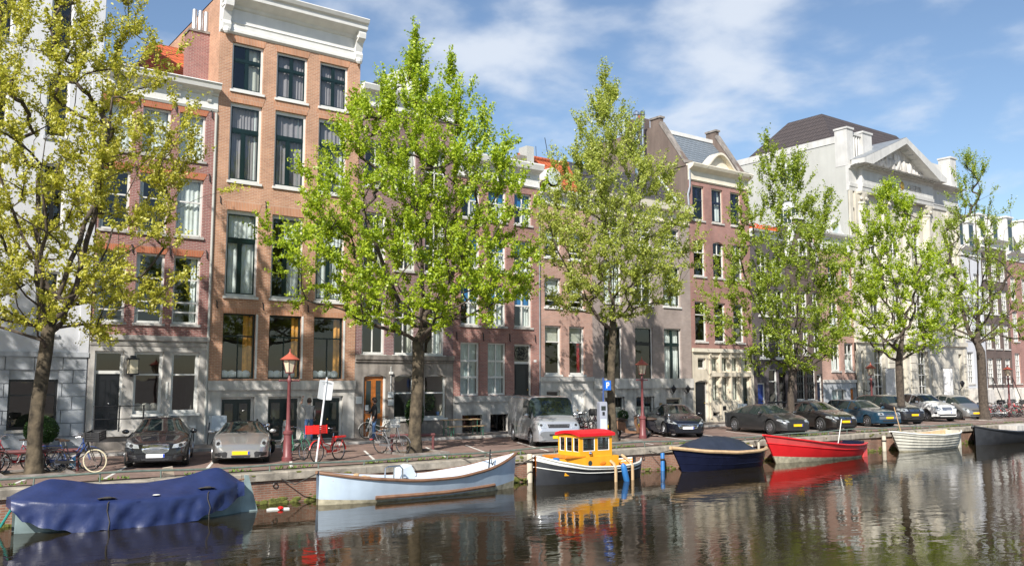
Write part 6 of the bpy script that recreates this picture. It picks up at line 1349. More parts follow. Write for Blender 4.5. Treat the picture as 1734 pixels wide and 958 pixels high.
# 1 blue tarpaulin boat
def tarp_boat():
    x0 = onY(22, 890, YB)[0]; x1 = onY(404, 868, YB)[0]; L = x1-x0
    root, out = boat('tarpaulin_boat', 'grey-green sloop under a sagging blue tarpaulin, moored below the black saloon', x0, YB, 0, L, 1.7, [(0,.72),(.3,.58),(.7,.56),(1,.75)], [(0,.35),(.1,.7),(.3,.97),(.6,1),(.85,.75),(.95,.4),(1,.05)], ['hull_green'], rub='hull_green', inner=None, floor=None, rake1=.1)
    # tarpaulin: ridge sagging between two humps, skirts over both sides
    n, P = 150, []
    ridge = smoothl([(0,.84),(.03,.95),(.15,1.22),(.22,1.16),(.35,1.01),(.55,.96),(.72,1.05),(.84,1.22),(.89,1.26),(.95,1.04),(1,.84)], 120)
    rg = np.random.RandomState(8)
    ph = rg.uniform(0, 6.3, 12); fq = rg.uniform(9, 120, 12); zz_ = rg.uniform(-14, 14, 12)
    def wr(s, z): return sum(.016*math.sin(s*fq[q]+z*zz_[q]+ph[q]+1.5*math.sin(s*(7+q)))*min(1, 45/fq[q]) for q in range(12))
    for i in range(n+1):
        s = i/n; f = s*(len(out)-1); o0, o1 = out[int(f)][-1], out[min(len(out)-1, int(f)+1)][-1]; q = f-int(f); b = max(.22, o0[1]*(1-q)+o1[1]*q)+.07; zr = np.interp(s, *zip(*ridge)); zs = o0[2]*(1-q)+o1[2]*q+.07
        hem = zs - np.interp(s, (0,.04,.25,.5,.75,.9,1), (.25,.5,.68,.66,.64,.5,.3)) + .03*math.sin(s*17+1)+.02*math.sin(s*41)+.012*math.sin(s*97+1)
        r = []
        for yy in (-1, 1):
            hs_ = [hem+(zs-hem)*t for t in (0,.12,.3,.5,.7,.88)]
            side = [(b+.03+.05*(1-(z-hem)/(zs-hem))+wr(s,z)*(1-.75*((z-hem)/(zs-hem))), z) for z in hs_] + [(b+.015, zs-.015), (b, zs), (b*.97, zs+.018)] + [(b*c, zs+.02+(zr-zs-.02)*((1-c)**1.05)*1.0) for c in (.85,.68,.5,.32,.16,.05)]
            r.append([(-.12+s*(L+.14)+.1*wr(s*.7,z), yy*p, z) for p, z in side])
        P.append(r[0] + [(-.12+s*(L+.14), 0, zr)] + r[1][::-1])
    t = MB().grid(P); k = len(P[0])
    t.f.append(tuple(range(k))); t.m.append(0); t.f.append(tuple(n*k+j for j in range(k))); t.m.append(0)
    t.build('tarpaulin', 'tarp', root, smooth=True, angle=50)
    for s in (.36, .80):
        p = P[int(s*n)]; m = MB(); m.tube([Vector(p[q])+Vector((.03*math.sin(q),-.02,.0)) for q in (8,6,4,2,0)] + [Vector(p[0])+Vector((.02,.02,-.25))], .014, 5); m.build('tie_rope', 'rope', root)
        m = MB(); c = Vector(p[9]); m.grid([[c+Vector((a, bb, .03+.02*math.sin(a*30))) for bb in (-.1,0,.1)] for a in (-.22,-.12,0,.1,.2)]); m.ball(c+Vector((0,-.03,.03)), .06, 8, 5, (2.2,1,.6)); m.build('tie_strap', 'rope', root)
    c = Vector(P[int(.57*n)][9]); MB().ball(c+Vector((0,-.0,.03)), .07, 8, 4, (1.4,1,.25)).build('cover_patch', 'hull_white', root)
    # rudder at the right-hand end
    xr = L+.12; MB().prism([(xr-.1,-.5),(xr+.42,-.5),(xr+.4,.02),(xr+.12,.98),(xr+.02,1.0),(xr-.08,.1)], 'y', -.03, .03).build('rudder', 'hull_green', root); MB().tube([(xr-.25,0,.85),(xr+.1,0,.9)], .025, 6).build('tiller_head', 'wood_rub', root)
    MB().tube([(-.05,-.1,.6),(-.25,.1,.15),(-.45,.5,.0),(-.6,1.1,.3)], .03, 6).build('mooring_rope', 'teal_rope', root)
tarp_boat()
# 2 pale blue launch
def launch():
    x0 = onY(537, 857, YB)[0]; x1 = onY(868, 828, YB)[0]; L = x1-x0
    root, out = boat('launch', 'pale blue open launch with brown rubbing strake and grey steering console', x0, YB, 0, L, 1.75, [(0,.95),(.15,.78),(.4,.60),(.6,.60),(.8,.76),(.92,.98),(1,1.14)], [(0,.12),(.06,.42),(.2,.82),(.45,1),(.65,.98),(.85,.66),(.95,.3),(1,.03)], ['hull_sky','hull_sky','hull_scum'], rub='wood_rub', rubr=.05, inner='hull_sky_in', floor=.05, rake1=.12, split=[(0,2),(.36,0)], depth=.3, full=.42)
    lo = [r for r in out if .2 < r[0][0]/L < .86]
    MB().tube([(r[0][0], -np.interp(.14, [p[2] for p in r], [p[1] for p in r])-.03, .14+.22*max(0,(r[0][0]/L-.55))**1.2) for r in lo], .06, 7).build('lower_strake', 'wood_rub', root, smooth=True)
    cx = L*.42; c = MB().prism([(cx-.25,.05),(cx+.25,.05),(cx+.25,.72),(cx+.1,.98),(cx-.25,.84)], 'y', -.1, .4).build('steering_console', 'hull_sky_in', root)
    MB().box(cx-.2, cx-.05, -.13, -.1, .3, .6).build('console_vent', 'plastic_grey', c); MB().lathe([(.17,-.01),(.19,0),(.17,.01)], 18, (cx+.33,.15,.75), Matrix.Rotation(rad(70),3,'Y')).build('steering_wheel', 'iron', c)
    m = MB(); a = cx-.95; m.tube([(a,-.35,.05),(a,-.35,.95),(a+.1,-.35,1.0),(a+.5,-.35,1.0),(a+.6,-.35,.9),(a+.6,-.35,.05)], .025, 6); m.tube([(a+.3,-.35,.05),(a+.3,-.35,1.0)], .02, 6); m.build('grab_rail', 'steel', root, smooth=True)
    for s in (.17, .6, .78): r = out[int(s*(len(out)-1))]; bz = r[-1][2]-.3; bb = np.interp(bz, [p[2] for p in r], [p[1] for p in r])-.05; MB().box(r[0][0]-.15, r[0][0]+.15, -bb, bb, bz, bz+.04).build('thwart', 'hull_sky_in', root)
    MB().box(cx+.4, cx+1.4, -.55, .55, .05, .42).build('engine_box', 'hull_sky_in', root)
    MB().tube([(L*.86,0,.6),(L*.87,0,1.3)], .025, 6).build('mooring_post', 'iron', root)
    MB().tube([(L*.84,-.5,.95),(L*.9,.2,.75),(L*.87,0,1.15),(L*.8,1.1,.9)], .018, 5).build('mooring_rope', 'rope', root); MB().tube([(.05,.1,.9),(-.4,.7,.55),(-1.0,1.15,.85)], .018, 5).build('mooring_rope', 'rope', root)
    m = MB()
    for i in range(40): m.ball((random.uniform(.3,1.5), random.uniform(-.3,.5), .62+random.uniform(0,.12)), .08, 6, 4, (1.3,1,.5))
    m.build('crumpled_cover', 'wood_pale', root)
launch()
# 3 yellow tug
def tug():
    x0 = onY(906, 822, YB)[0]; x1 = onY(1079, 807, YB)[0]; L = x1-x0
    root, out = boat('tug_boat', 'small tug with yellow wheelhouse, red roof and black and white hull', x0, YB, 0, L, 1.75, [(0,.98),(.12,.8),(.35,.58),(.6,.52),(.85,.56),(1,.66)], [(0,.1),(.08,.5),(.22,.85),(.45,1),(.75,.97),(.92,.68),(1,.25)], ['hull_black','hull_white'], rub=None, inner='tug_orange', floor=.22, split=[(0,0),(.85,1)], rake1=.05)
    for f, rr, mt in ((1.0,.035,'hull_white'),(.86,.03,'hull_white'),(.62,.018,'hull_white')):
        for o_ in both(out): MB().tube([(r[0][0], *(np.interp(f*r[-1][2], [p[2] for p in r], [p[1] for p in r])*np.sign(r[3][1] or 1)*np.array(1.0),)) + (f*r[-1][2],) for r in o_], rr, 6).build('rubbing_strake', mt, root, smooth=True) if False else MB().tube([(r[0][0], float(np.interp(f*r[-1][2], [p[2] for p in r], [abs(p[1]) for p in r]))*(1 if o_[20][3][1] > 0 else -1)*1.01, f*r[-1][2]) for r in o_], rr, 6).build('rubbing_strake', mt, root, smooth=True)
    # trunk cabin and wheelhouse
    a, b = L*.18, L*.68; z0 = .3
    MB().prism([(a,-.56),(L*.36,-.66),(b,-.66),(b,.66),(L*.36,.66),(a,.56)], 'z', z0, .90).build('cabin_trunk', 'tug_yellow', root)
    MB().box(a-.03, L*.36, -.66, .66, .90, .94).build('cabin_top', 'tug_orange', root)
    for s in (-1, 1): MB().lathe([(0,0),(.09,0),(.11,.02)], 14, (L*.40, s*.667, .68), Matrix.Rotation(rad(90*s),3,'X')).build('porthole', 'car_glass', root); MB().ball((L*.52, s*.67, .66), .1, 10, 5, (1.6,.2,.7)).build('life_ring', 'tug_orange', root)
    wx0, wx1, zt = L*.315, L*.625, 1.66; hw = .6
    wh = MB(); 
    # wheelhouse walls with window openings: side, front and back panels
    def panel(p0, p1, zb, ztop, holes, t=.04):
        v = Vector((p1[0]-p0[0], p1[1]-p0[1], 0)); Lw = v.length; u = v/Lw; nn = Vector((-u.y, u.x, 0)); q = MB(); wall_panel(q, 0, Lw, zb, ztop, 0, holes, t)
        return [tuple(Vector((p0[0], p0[1], 0)) + u*c[0] + nn*c[1] + Vector((0,0,c[2]))) for c in q.v], q.f
    zb = .9; Ls = wx1-wx0
    sh = [(.14,Ls*.45,zb+.2,zt-.1),(Ls*.55,Ls-.14,zb+.2,zt-.1)]; ew = hw*2; eh = [(.09,ew/3-.045,zb+.18,zt-.1),(ew/3+.045,ew*2/3-.045,zb+.18,zt-.1),(ew*2/3+.045,ew-.09,zb+.18,zt-.1)]
    for nm, p0, p1, hs in (('wheelhouse_side', (wx0,-hw), (wx1,-hw), sh), ('wheelhouse_side', (wx1,hw), (wx0,hw), sh), ('wheelhouse_back', (wx1,-hw), (wx1,hw), eh), ('wheelhouse_front', (wx0,hw), (wx0,-hw), eh)):
        v, f = panel(p0, p1, zb, zt, hs); w = MB().add(v, f).build(nm, 'tug_yellow', root)
        for h_ in hs:
            d = Vector((p1[0]-p0[0], p1[1]-p0[1], 0)).normalized(); nn = Vector((-d.y, d.x, 0))*.02; c = [Vector((p0[0], p0[1], 0)) + nn + d*aa + Vector((0,0,zz)) for aa, zz in ((h_[0],h_[2]),(h_[1],h_[2]),(h_[1],h_[3]),(h_[0],h_[3]))]
            MB().add(c, [(0,1,2,3)]).build('pane', 'glass_dark', w); MB().tube(c+[c[0]], .022, 5).build('window_frame', 'sign_back', w)
    n = 8; rf = [[(wx0-.09+(Ls+.18)*i/n, y*(hw+.08), zt+.05+.10*(1-abs(y)**2)) for y in (-1,-.6,-.2,.2,.6,1)] for i in range(n+1)]
    MB().grid(rf).grid([[(p[0],p[1],p[2]-.1) for p in r] for r in rf]).grid([[r[0],(r[0][0],r[0][1],r[0][2]-.1)] for r in rf]).grid([[r[-1],(r[-1][0],r[-1][1],r[-1][2]-.1)] for r in rf]).grid([[p,(p[0],p[1],p[2]-.1)] for p in rf[0]]).grid([[p,(p[0],p[1],p[2]-.1)] for p in rf[-1]]).build('wheelhouse_roof', 'tug_red', root, smooth=True)
    MB().lathe([(0,0),(.08,.02),(.02,.1)], 10, (wx0+.45,-hw-.03,1.02), Matrix.Rotation(rad(90),3,'X')).tube([(wx0+.45,-hw-.12,1.0),(wx0+.45,-hw,1.0)], .012, 5).build('search_light', 'chrome', root)
    for s in (.60, .78): r = out[int(s*(len(out)-1))]; y = -r[-1][1]; MB().tube([(s*L,y+.5,.85),(s*L,y+.05,.62),(s*L,y-.05,.5),(s*L,y-.05,-.05)], .055, 6).build('fender_strap', 'wood_pale', root)
    r = out[int(.7*(len(out)-1))]; MB().lathe([(.02,0),(.09,.06),(.11,.15),(.11,.6),(.09,.7),(.02,.78)], 12, (L*.7,-r[-1][1]-.14,-.1), Matrix.Rotation(rad(-16),3,'Y')).build('fender', 'fender_blue', root, smooth=True)
    MB().ball((L*.16,-.2,.82), .1, 10, 6, (2,1,.9)).build('fender', 'fender_blue', root, smooth=True); MB().lathe([(.06,.5),(.06,.72),(.09,.74)], 10, (L*.9,-.35,0)).build('bollard', 'iron', root)
    MB().tube([(.1,.1,.95),(-.4,.6,.6),(-.9,1.1,.85)], .02, 5).build('mooring_rope', 'rope', root)
tug()
# 4 navy sloop
def navy():
    x0 = onY(1160, 798, YB)[0]; x1 = onY(1284, 788, YB)[0]; L = x1-x0
    root, out = boat('sloop', 'navy sloop with pale wooden gunwale under a dark canvas cover', x0, YB, 0, L, 1.75, [(0,.98),(.2,.82),(.5,.72),(.8,.72),(1,.78)], [(0,.04),(.08,.34),(.25,.75),(.5,1),(.8,.95),(.94,.72),(1,.4)], ['hull_navy'], rub='wood_pale', rubr=.07, inner='hull_white', floor=.3, rake0=.75, rake1=.12, depth=.3)
    for f in (.35, .55, .75):
        for o_ in both(out): MB().tube([(r[0][0]-.6*(1-i/40)**4*f, float(np.interp(f*r[-1][2], [p[2] for p in r], [p[1] for p in r])), f*r[-1][2]) if False else tuple(Vector(r[int(f*8)])) for i, r in enumerate(o_)], .014, 4).build('plank_edge', 'hull_navy', root)
    P = []
    for i in range(31):
        s = .1+.72*i/30; o_ = out[int(s*(len(out)-1))][-1]; b = abs(o_[1])*.92; zs = o_[2]+.02; hgt = .55*math.sin(math.pi*min(1,max(0,(s-.08)/.76)))**.7
        if s < .35: hgt = .55*((s-.1)/.25)**.6*1.0
        P.append([(o_[0], b*t, zs+hgt*(1-abs(t)**2.2)+.015*math.sin(s*60+t*7)) for t in (-1,-.9,-.7,-.45,-.2,0,.2,.45,.7,.9,1)])
    MB().grid(P).build('canvas_cover', 'tarp_navy', root, smooth=True, angle=70)
    MB().lathe([(.05,.4),(.05,.98),(.07,1.0)], 8, (L*.93,-.3,0)).build('stern_post', 'rope_pale', root)
    MB().tube([(-.55,.0,.9),(-.9,.6,.7),(-1.1,1.1,.85)], .018, 5).build('mooring_rope', 'rope', root)
navy()
# 5 red boat
def red():
    x0 = onY(1318, 784, YB)[0]; x1 = onY(1452, 772, YB)[0]; L = x1-x0
    root, out = boat('rowing_boat', 'bright red open boat with dark blue interior, below the dark grey sedan', x0, YB, 0, L, 1.75, [(0,1.26),(.15,1.08),(.4,.84),(.65,.68),(.85,.62),(1,.66)], [(0,.04),(.1,.42),(.28,.8),(.5,1),(.8,.95),(.94,.72),(1,.5)], ['hull_red','hull_red2','hull_scum'], rub='hull_red', rubr=.04, inner='hull_navy', floor=.2, rake0=.95, rake1=.18, split=[(0,2),(.42,0),(.75,1)], depth=.25)
    MB().box(L*.97, L*1.02, -.45, .45, 0, .66).build('transom', 'hull_red2', root); MB().box(L*.93, L*.97, -.5, .5, .55, .74).build('stern_board', 'hull_navy', root)
    for s in (.3, .5, .7): r = out[int(s*40)]; MB().box(r[0][0]-.14, r[0][0]+.14, -abs(r[6][1])+.03, abs(r[6][1])-.03, r[-1][2]-.28, r[-1][2]-.24).build('thwart', 'blue_paint', root)
    MB().box(L*.02, L*.3, -.3, .3, .86, .9).build('foredeck', 'blue_paint', root)
    for o_ in both(out): MB().tube([Vector(r[6])*1.0 for r in o_], .025, 5).build('strake', 'hull_red', root)
    MB().tube([(L*.78,.2,.3),(L*.83,.1,1.75)], .022, 6).build('boat_pole', 'hull_white', root)
    MB().tube([(-.8,.05,1.2),(-.6,.6,.9),(-.3,1.05,.9)], .018, 5).build('mooring_rope', 'rope', root)
red()
# 6 white clinker boat
def clinker():
    x0 = onY(1526, 763, YB+.05)[0]; x1 = onY(1615, 753, YB+.05)[0]; L = x1-x0
    root, out = boat('rowing_boat', 'white clinker-built open boat with lapped strakes beside the black boat', x0, YB+.05, 0, L, 1.8, [(0,1.06),(.2,.9),(.5,.8),(.8,.82),(1,.92)], [(0,.04),(.1,.42),(.3,.85),(.55,1),(.82,.9),(.95,.62),(1,.42)], ['hull_cream','hull_scum'], rub='hull_white', rubr=.04, inner='wood_pale', floor=.25, rake0=.9, rake1=.12, depth=.25, split=[(0,1),(.3,0)])
    for q in range(3, 8):
        for sg, o_ in zip((1, -1), both(out)):
            MB().grid([[Vector(r[q])+Vector((0,sg*.004,0)), Vector(r[q])+Vector((0,sg*.035,0)), Vector(r[q])*.35+Vector(r[q+1])*.65+Vector((0,sg*.012,0))] for r in o_]).build('strake', 'hull_cream', root, smooth=True)
    MB().box(L*.98, L*1.02, -.36, .36, .0, .9).build('transom', 'hull_cream', root)
    for s in (.35, .6, .8): r = out[int(s*40)]; MB().box(r[0][0]-.13, r[0][0]+.13, -abs(r[6][1])+.03, abs(r[6][1])-.03, r[-1][2]-.25, r[-1][2]-.21).build('thwart', 'wood_pale', root)
    MB().tube([(.5,.1,.3),(.05,.3,2.2)], .025, 6).build('boat_pole', 'wood_pale', root)
clinker()
# 7 black barge
def barge():
    x0 = onY(1652, 752, YB)[0]; L = 8.5
    root, out = boat('barge', 'long black open boat moored last along the wall beyond the white boat', x0, YB, 0, L, 2.0, [(0,1.05),(.12,.86),(.35,.7),(.7,.68),(1,.8)], [(0,.05),(.06,.4),(.2,.85),(.5,1),(.85,.9),(1,.4)], ['hull_black'], rub='hull_black', rubr=.05, inner='hull_black', floor=.2, rake0=.1, depth=.3)
    MB().box(L*.45, L*.75, -.5, .5, .2, .95).build('deck_box', 'stone_light', root)
    for s in (.3, .85): r = out[int(s*40)]; MB().box(r[0][0]-.14, r[0][0]+.14, -abs(r[6][1])+.03, abs(r[6][1])-.03, r[-1][2]-.25, r[-1][2]-.21).build('thwart', 'wood_rub', root)
barge()

# ---------------------------------------------------------------- street furniture
def railing():
    x0, x1 = 0.5, 52.0; z = .15; y = YQ+.22
    r = empty('quay_railing', (x0, y, 0), 0, 'low green tubular railing running along the canal edge', 'railing', world=True)
    pts = []; x = x0
    while x <= x1: pts.append((x, y+.012*math.sin(x*2.1), z+.03*math.sin(x*.35)+.02*math.sin(x*1.3)+.05*max(0,(9-x)/9))); x += .8
    MB().tube(pts, .03, 8).build('top_rail', 'rail_green', r, smooth=True)
    x = x0+.3; k = 0
    while x < x1:
        zz = float(np.interp(x, [p[0] for p in pts], [p[2] for p in pts])); MB().tube([(x+random.uniform(-.02,.02),y,-.06),(x,y,zz)], .022, 6).build('rail_post', 'rail_green', r); x += 1.55
railing()
def lamp_post(x, y, label):
    r = empty('street_lamp', (x, y, 0), 0, label, 'street lamp', 'red cast-iron street lamps')
    MB().lathe([(.18,0),(.18,.12),(.145,.16),(.13,.85),(.16,.88),(.16,.95),(.1,1.0),(.075,1.15),(.065,1.2),(.052,2.55),(.075,2.58),(.075,2.66),(.04,2.72),(.035,2.86)], 14).build('post', 'lamp_red', r, smooth=True, angle=40)
    MB().tube([(-.32,0,2.62),(.32,0,2.62)], .022, 8).ball((-.33,0,2.62), .035, 8, 5).ball((.33,0,2.62), .035, 8, 5).build('ladder_bar', 'lamp_red', r, smooth=True)
    for k in range(6): a = k*math.pi/3; MB().box(-.02, .02, .17, .2, .16, .85).v
    zb, zt = 2.9, 3.3; rb, rt = .13, .235
    ln = MB().lathe([(rb*.98,zb),(rt*.98,zt)], 6).build('lantern_glass', 'lantern_milk', r)
    m = MB()
    for k in range(6): a = k*math.pi/3; m.tube([(rb*math.cos(a),rb*math.sin(a),zb),(rt*math.cos(a),rt*math.sin(a),zt)], .012, 5)
    m.lathe([(.04,zb-.05),(rb+.03,zb-.03),(rb+.03,zb)], 6); m.build('lantern_frame', 'lamp_red', ln)
    MB().lathe([(rt+.06,zt-.01),(rt+.09,zt+.02),(.17,zt+.13),(.07,zt+.2),(.05,zt+.22),(.05,zt+.24),(.015,zt+.27),(.012,zt+.36),(.0,zt+.37)], 12).build('lantern_roof', 'lamp_roof', r, smooth=True, angle=50)
for px, y, lb in ((490, 28.1, 'red street lamp with milky lantern before the orange brick house'), (1087, 29.0, 'red street lamp behind the scooters, before the grey brick house'), (1475, 30.5, 'red street lamp between the dark saloon and the columned building'), (1707, 29.6, 'red street lamp standing among the crowded row of bicycles')):
    lamp_post(PX(px, 640, y), y, lb)
# leaning traffic sign seen from behind
x, y = onZ(535, 784)
r = empty('traffic_sign', (x, y, 0), 0, 'leaning pole with a folded pair of white sign backs beside the red bicycle', 'sign'); r.rotation_euler = (rad(-2), rad(7.5), 0)
MB().tube([(0,0,-.1),(0,0,2.75)], .03, 10).build('pole', 'sign_back', r, smooth=True)
for s in (-1, 1):
    m = MB(); m.prism([(.03*s,2.02),(.23*s,2.04),(.245*s,2.06),(.245*s,2.62),(.23*s,2.64),(.03*s,2.66)], 'y', -.02, -.005); m.v = [(a, b-.16*abs(a)+.03, c) for a, b, c in m.v]; m.build('sign_board', 'sign_back', r)
    MB().tube([(0,-.035,2.6),(.16*s,-.05,2.58)], .01, 5).build('clamp', 'zinc', r)
# parking meter and blue parking sign
x, y = onZ(1019, 739); x, y = PX(1019, 640, 28.0), 28.0
r = empty('parking_meter', (x, y, 0), rad(-20), 'tall grey-blue parking meter column with a blue sign on a pole', 'parking meter')
MB().prism([(-.17,0),(.17,0),(.17,1.66),(.14,1.72),(-.14,1.72),(-.17,1.66)], 'y', -.15, .15).build('column', 'meter_grey', r)
MB().box(-.1, .1, -.162, -.15, 1.36, 1.54).build('screen', 'car_glass', r); MB().box(-.05, .05, -.17, -.15, 1.16, 1.3).build('card_slot', 'plastic_black', r); MB().box(-.14, .14, -.158, -.15, .1, 1.0).build('door_panel', 'box_grey', r)
MB().tube([(.06,0,1.7),(.06,0,2.72)], .035, 8).build('sign_pole', 'bike_blue', r)
sg = MB().box(.08, .36, -.13, .13, 2.2, 2.6).build('parking_sign', 'sign_blue', r)
MB().box(.15, .19, -.137, -.13, 2.28, 2.53).box(.19, .27, -.137, -.13, 2.49, 2.53).box(.19, .27, -.137, -.13, 2.38, 2.42).box(.25, .285, -.137, -.13, 2.42, 2.49).build('letter_p', 'plate_white', sg)
# bicycle racks (maroon hoops) at two trees
def rack(x, y, rz, w, label):
    r = empty('bicycle_rack', (x, y, 0), rz, label, 'bicycle rack')
    for s in (-1, 1): MB().tube([(s*w/2,0,-.05),(s*w/2,0,.6)], .05, 10).build('leg', 'rack_maroon', r, smooth=True)
    MB().tube([(-w/2-.06,0,.6),(w/2+.06,0,.6)], .06, 10).build('top_bar', 'rack_maroon', r, smooth=True)
rack(tx(62, 28.9)+.2, 29.0, rad(-12), 2.0, 'maroon pipe rack behind the rubbish bags at the forked elm')
rack(tx(700, 28.9), 28.9, rad(-12), 1.6, 'maroon pipe rack behind the bright green elm')
# tree pits
for px, y in ((66,28.6),(705,28.3),(1037,28.3),(1340,28.3),(1525,28.3),(1665,28.3)):
    x = tx(px, y); p = MB().box(x-.8, x+.8, y-.75, y+.75, -.05, .015).build('tree_pit', 'earth'); struct(p)
    for a, b, c, d in ((x-.92,x+.92,y-.87,y-.76),(x-.92,x+.92,y+.76,y+.87),(x-.92,x-.81,y-.75,y+.75),(x+.81,x+.92,y-.75,y+.75)): MB().box(a, b, c, d, -.05, .07).build('edging_stone', 'stone_dark', p)
# rubbish bags
rn = random.Random(4)
def bag(x, y, r, mat, label, sc=(1.1,.9,.75)):
    P = []; k, n = 9, 14
    for i in range(k+1):
        a = -math.pi/2+math.pi*i/k; row_ = []
        for j in range(n):
            f = 1+rn.uniform(-.13,.13); rr_ = r*f*math.cos(a)**.8 if 0 < i < k else .02; row_.append((sc[0]*rr_*math.cos(2*math.pi*j/n), sc[1]*rr_*math.sin(2*math.pi*j/n), r*sc[2]*(1+math.sin(a)*(1.0 if i < k else 1.35))))
        P.append(row_+[row_[0]])
    o = empty('rubbish_bag', (x, y, 0), rn.uniform(0,3), label, 'rubbish bag', 'rubbish bags by the tree')
    MB().grid(P).build('sack', mat, o, smooth=True, angle=30, weld=True); MB().tube([(0,0,r*sc[2]*2.0),(.04,.02,r*sc[2]*2.5)], [.03,.08], 7).build('tied_neck', mat, o)
xx, yy = onZ(70, 795)
bag(xx-.1, yy+.25, .34, 'bag_dark', 'large dark rubbish bag closest to the forked elm trunk'); bag(xx+.5, yy+.1, .3, 'bag_dark', 'flattened dark rubbish bag between the large one and the blue one', (1.3,.9,.6)); bag(xx+.85, yy-.25, .17, 'bag_blue', 'small light blue rubbish bag beside the dark bags')
x, y = PX(289, 800, YQ+.3), YQ+.36
tag(MB().add([(x-.2,y,-.02),(x+.14,y+.03,-.02),(x+.05,y-.05,.26),(x-.22,y-.08,.24),(x-.2,y+.03,-.02),(x+.14,y+.06,-.02),(x+.05,y-.03,.27),(x-.22,y-.06,.25)], [(0,1,2,3),(7,6,5,4),(0,3,7,4),(1,5,6,2),(2,6,7,3),(0,4,5,1)]).build('cardboard_sheet', 'cardboard'), 'crumpled pale cardboard propped at the railing above the blue tarpaulin', 'cardboard')
# floating litter
x, y = onZ(470, 862, ZW)
r = empty('floating_litter', (x, y, ZW), rad(-20), 'white foam scrap with red piece floating beside the pale blue launch', 'litter')
MB().prism([(-.3,-.1),(.32,-.06),(.3,.07),(-.2,.12)], 'z', -.01, .04).build('foam', 'hull_white', r); MB().ball((.08,-.07,.05), .07, 8, 5, (1.2,.8,.7)).build('red_scrap', 'bike_red', r)
# mooring posts
def mpost(px, py0, py1, y, r_, mat, label, name='mooring_post'):
    x = PX(px, (py0+py1)/2, y); z1 = PZ(px, py0, y); r = empty(name, (x, y, ZW), 0, label, 'mooring post')
    MB().lathe([(r_,-.6),(r_,z1-ZW-.03),(r_*.8,z1-ZW)], 12, cap=True).build('shaft', mat, r, smooth=True, angle=40); MB().lathe([(r_*1.12,z1-ZW-.3),(r_*1.12,z1-ZW-.22)], 12).build('rope_ring', 'rope', r)
mpost(897, 768, 818, 25.15, .1, 'rope_pale', 'pale wooden mooring post between the launch and the tug')
mpost(1122, 766, 797, 25.2, .085, 'fender_blue', 'blue mooring post at the bow of the navy sloop')
mpost(1497, 737, 757, 25.2, .1, 'rope_pale', 'pale mooring post at the bow of the white clinker boat')
# stone guard posts by the house fronts
for px, lb in ((472, 'rounded stone guard post under the orange brick house, between its doors'), (617, 'rounded stone guard post beside the oak door')):
    x = PX(px, 735); r = empty('guard_stone', (x, YF-.75, .09), 0, lb, 'stone post'); MB().lathe([(.2,0),(.19,.1),(.15,.2),(.14,.75),(.1,.86),(0,.9)], 12).build('shaft', 'stone_grey', r, smooth=True, angle=40); MB().lathe([(.165,.58),(.165,.66)], 12).build('collar', 'stone_dark', r)
# plants
def bush(name, label, x, y, z, rx, rz_, leaf, n, pot=None, s=.06, flat=1):
    r = empty(name, (x, y, z), 0, label, 'plant'); rg = np.random.RandomState(int(x*10)); m = MB()
    for i in range(n):
        v = rg.normal(0,1,3); v /= np.linalg.norm(v); v *= rg.uniform(.72,1.03); c = Vector((v[0]*rx, v[1]*rx*flat, v[2]*rz_+rz_+(.3 if pot else .05))); u = Vector(rg.normal(0,1,3)).normalized()*s; w = u.orthogonal().normalized()*s*.6
        m.add([c-u, c+w, c+u, c-w], [(0,1,2,3)])
    m.build('foliage', leaf, r); MB().tube([(0,0,.0),(0,0,rz_)], .04, 6).build('stem', 'bark_dark', r)
    if pot: MB().lathe([(.2,0),(.27,.34),(.29,.35),(.29,.4),(.24,.4),(.24,.34)], 14).build('pot', pot, r, smooth=True, angle=40)
bush('topiary_ball', 'clipped round box bush in a pot before the white house window', PX(62, 730), YF-1.0, .09, .55, .5, 'leaf_dark', 5200, 'stone_dark', .035)
bush('potted_shrub', 'dark bushy shrub in a pot beside the oak door', PX(688, 720), YF-.75, .09, .42, .75, 'leaf_dark', 2600, 'stone_dark', .05)
bush('potted_shrub', 'small leafy shrub in a pot below the grilled windows', PX(1040, 712), YF-.7, .09, .3, .3, 'leaf_dark', 900, 'stone_dark', .05)
# picnic bench
x = PX(752, 722); r = empty('picnic_bench', (x, YF-1.35, .09), 0, 'folding table and bench with green legs beneath the white arched windows', 'bench')
for k in range(2): MB().box(-1.0, 1.0, -.28+.21*k, -.09+.21*k, .70, .735).build('table_plank', 'wood_pale', r)
MB().box(-1.0, 1.0, -.75, -.5, .42, .455).build('seat_plank', 'wood_pale', r)
for s in (-.8, .8):
    for y0, y1, z in ((-.26,.1,.7),(-.73,-.52,.42)):
        m = MB(); m.tube([(s,y0,z),(s,y0,0)], .022, 5); m.tube([(s,y1,z),(s,y1,0)], .022, 5); m.tube([(s,y0,z*.5),(s,y1,z*.5)], .015, 5); m.build('leg_frame', 'bike_green', r)
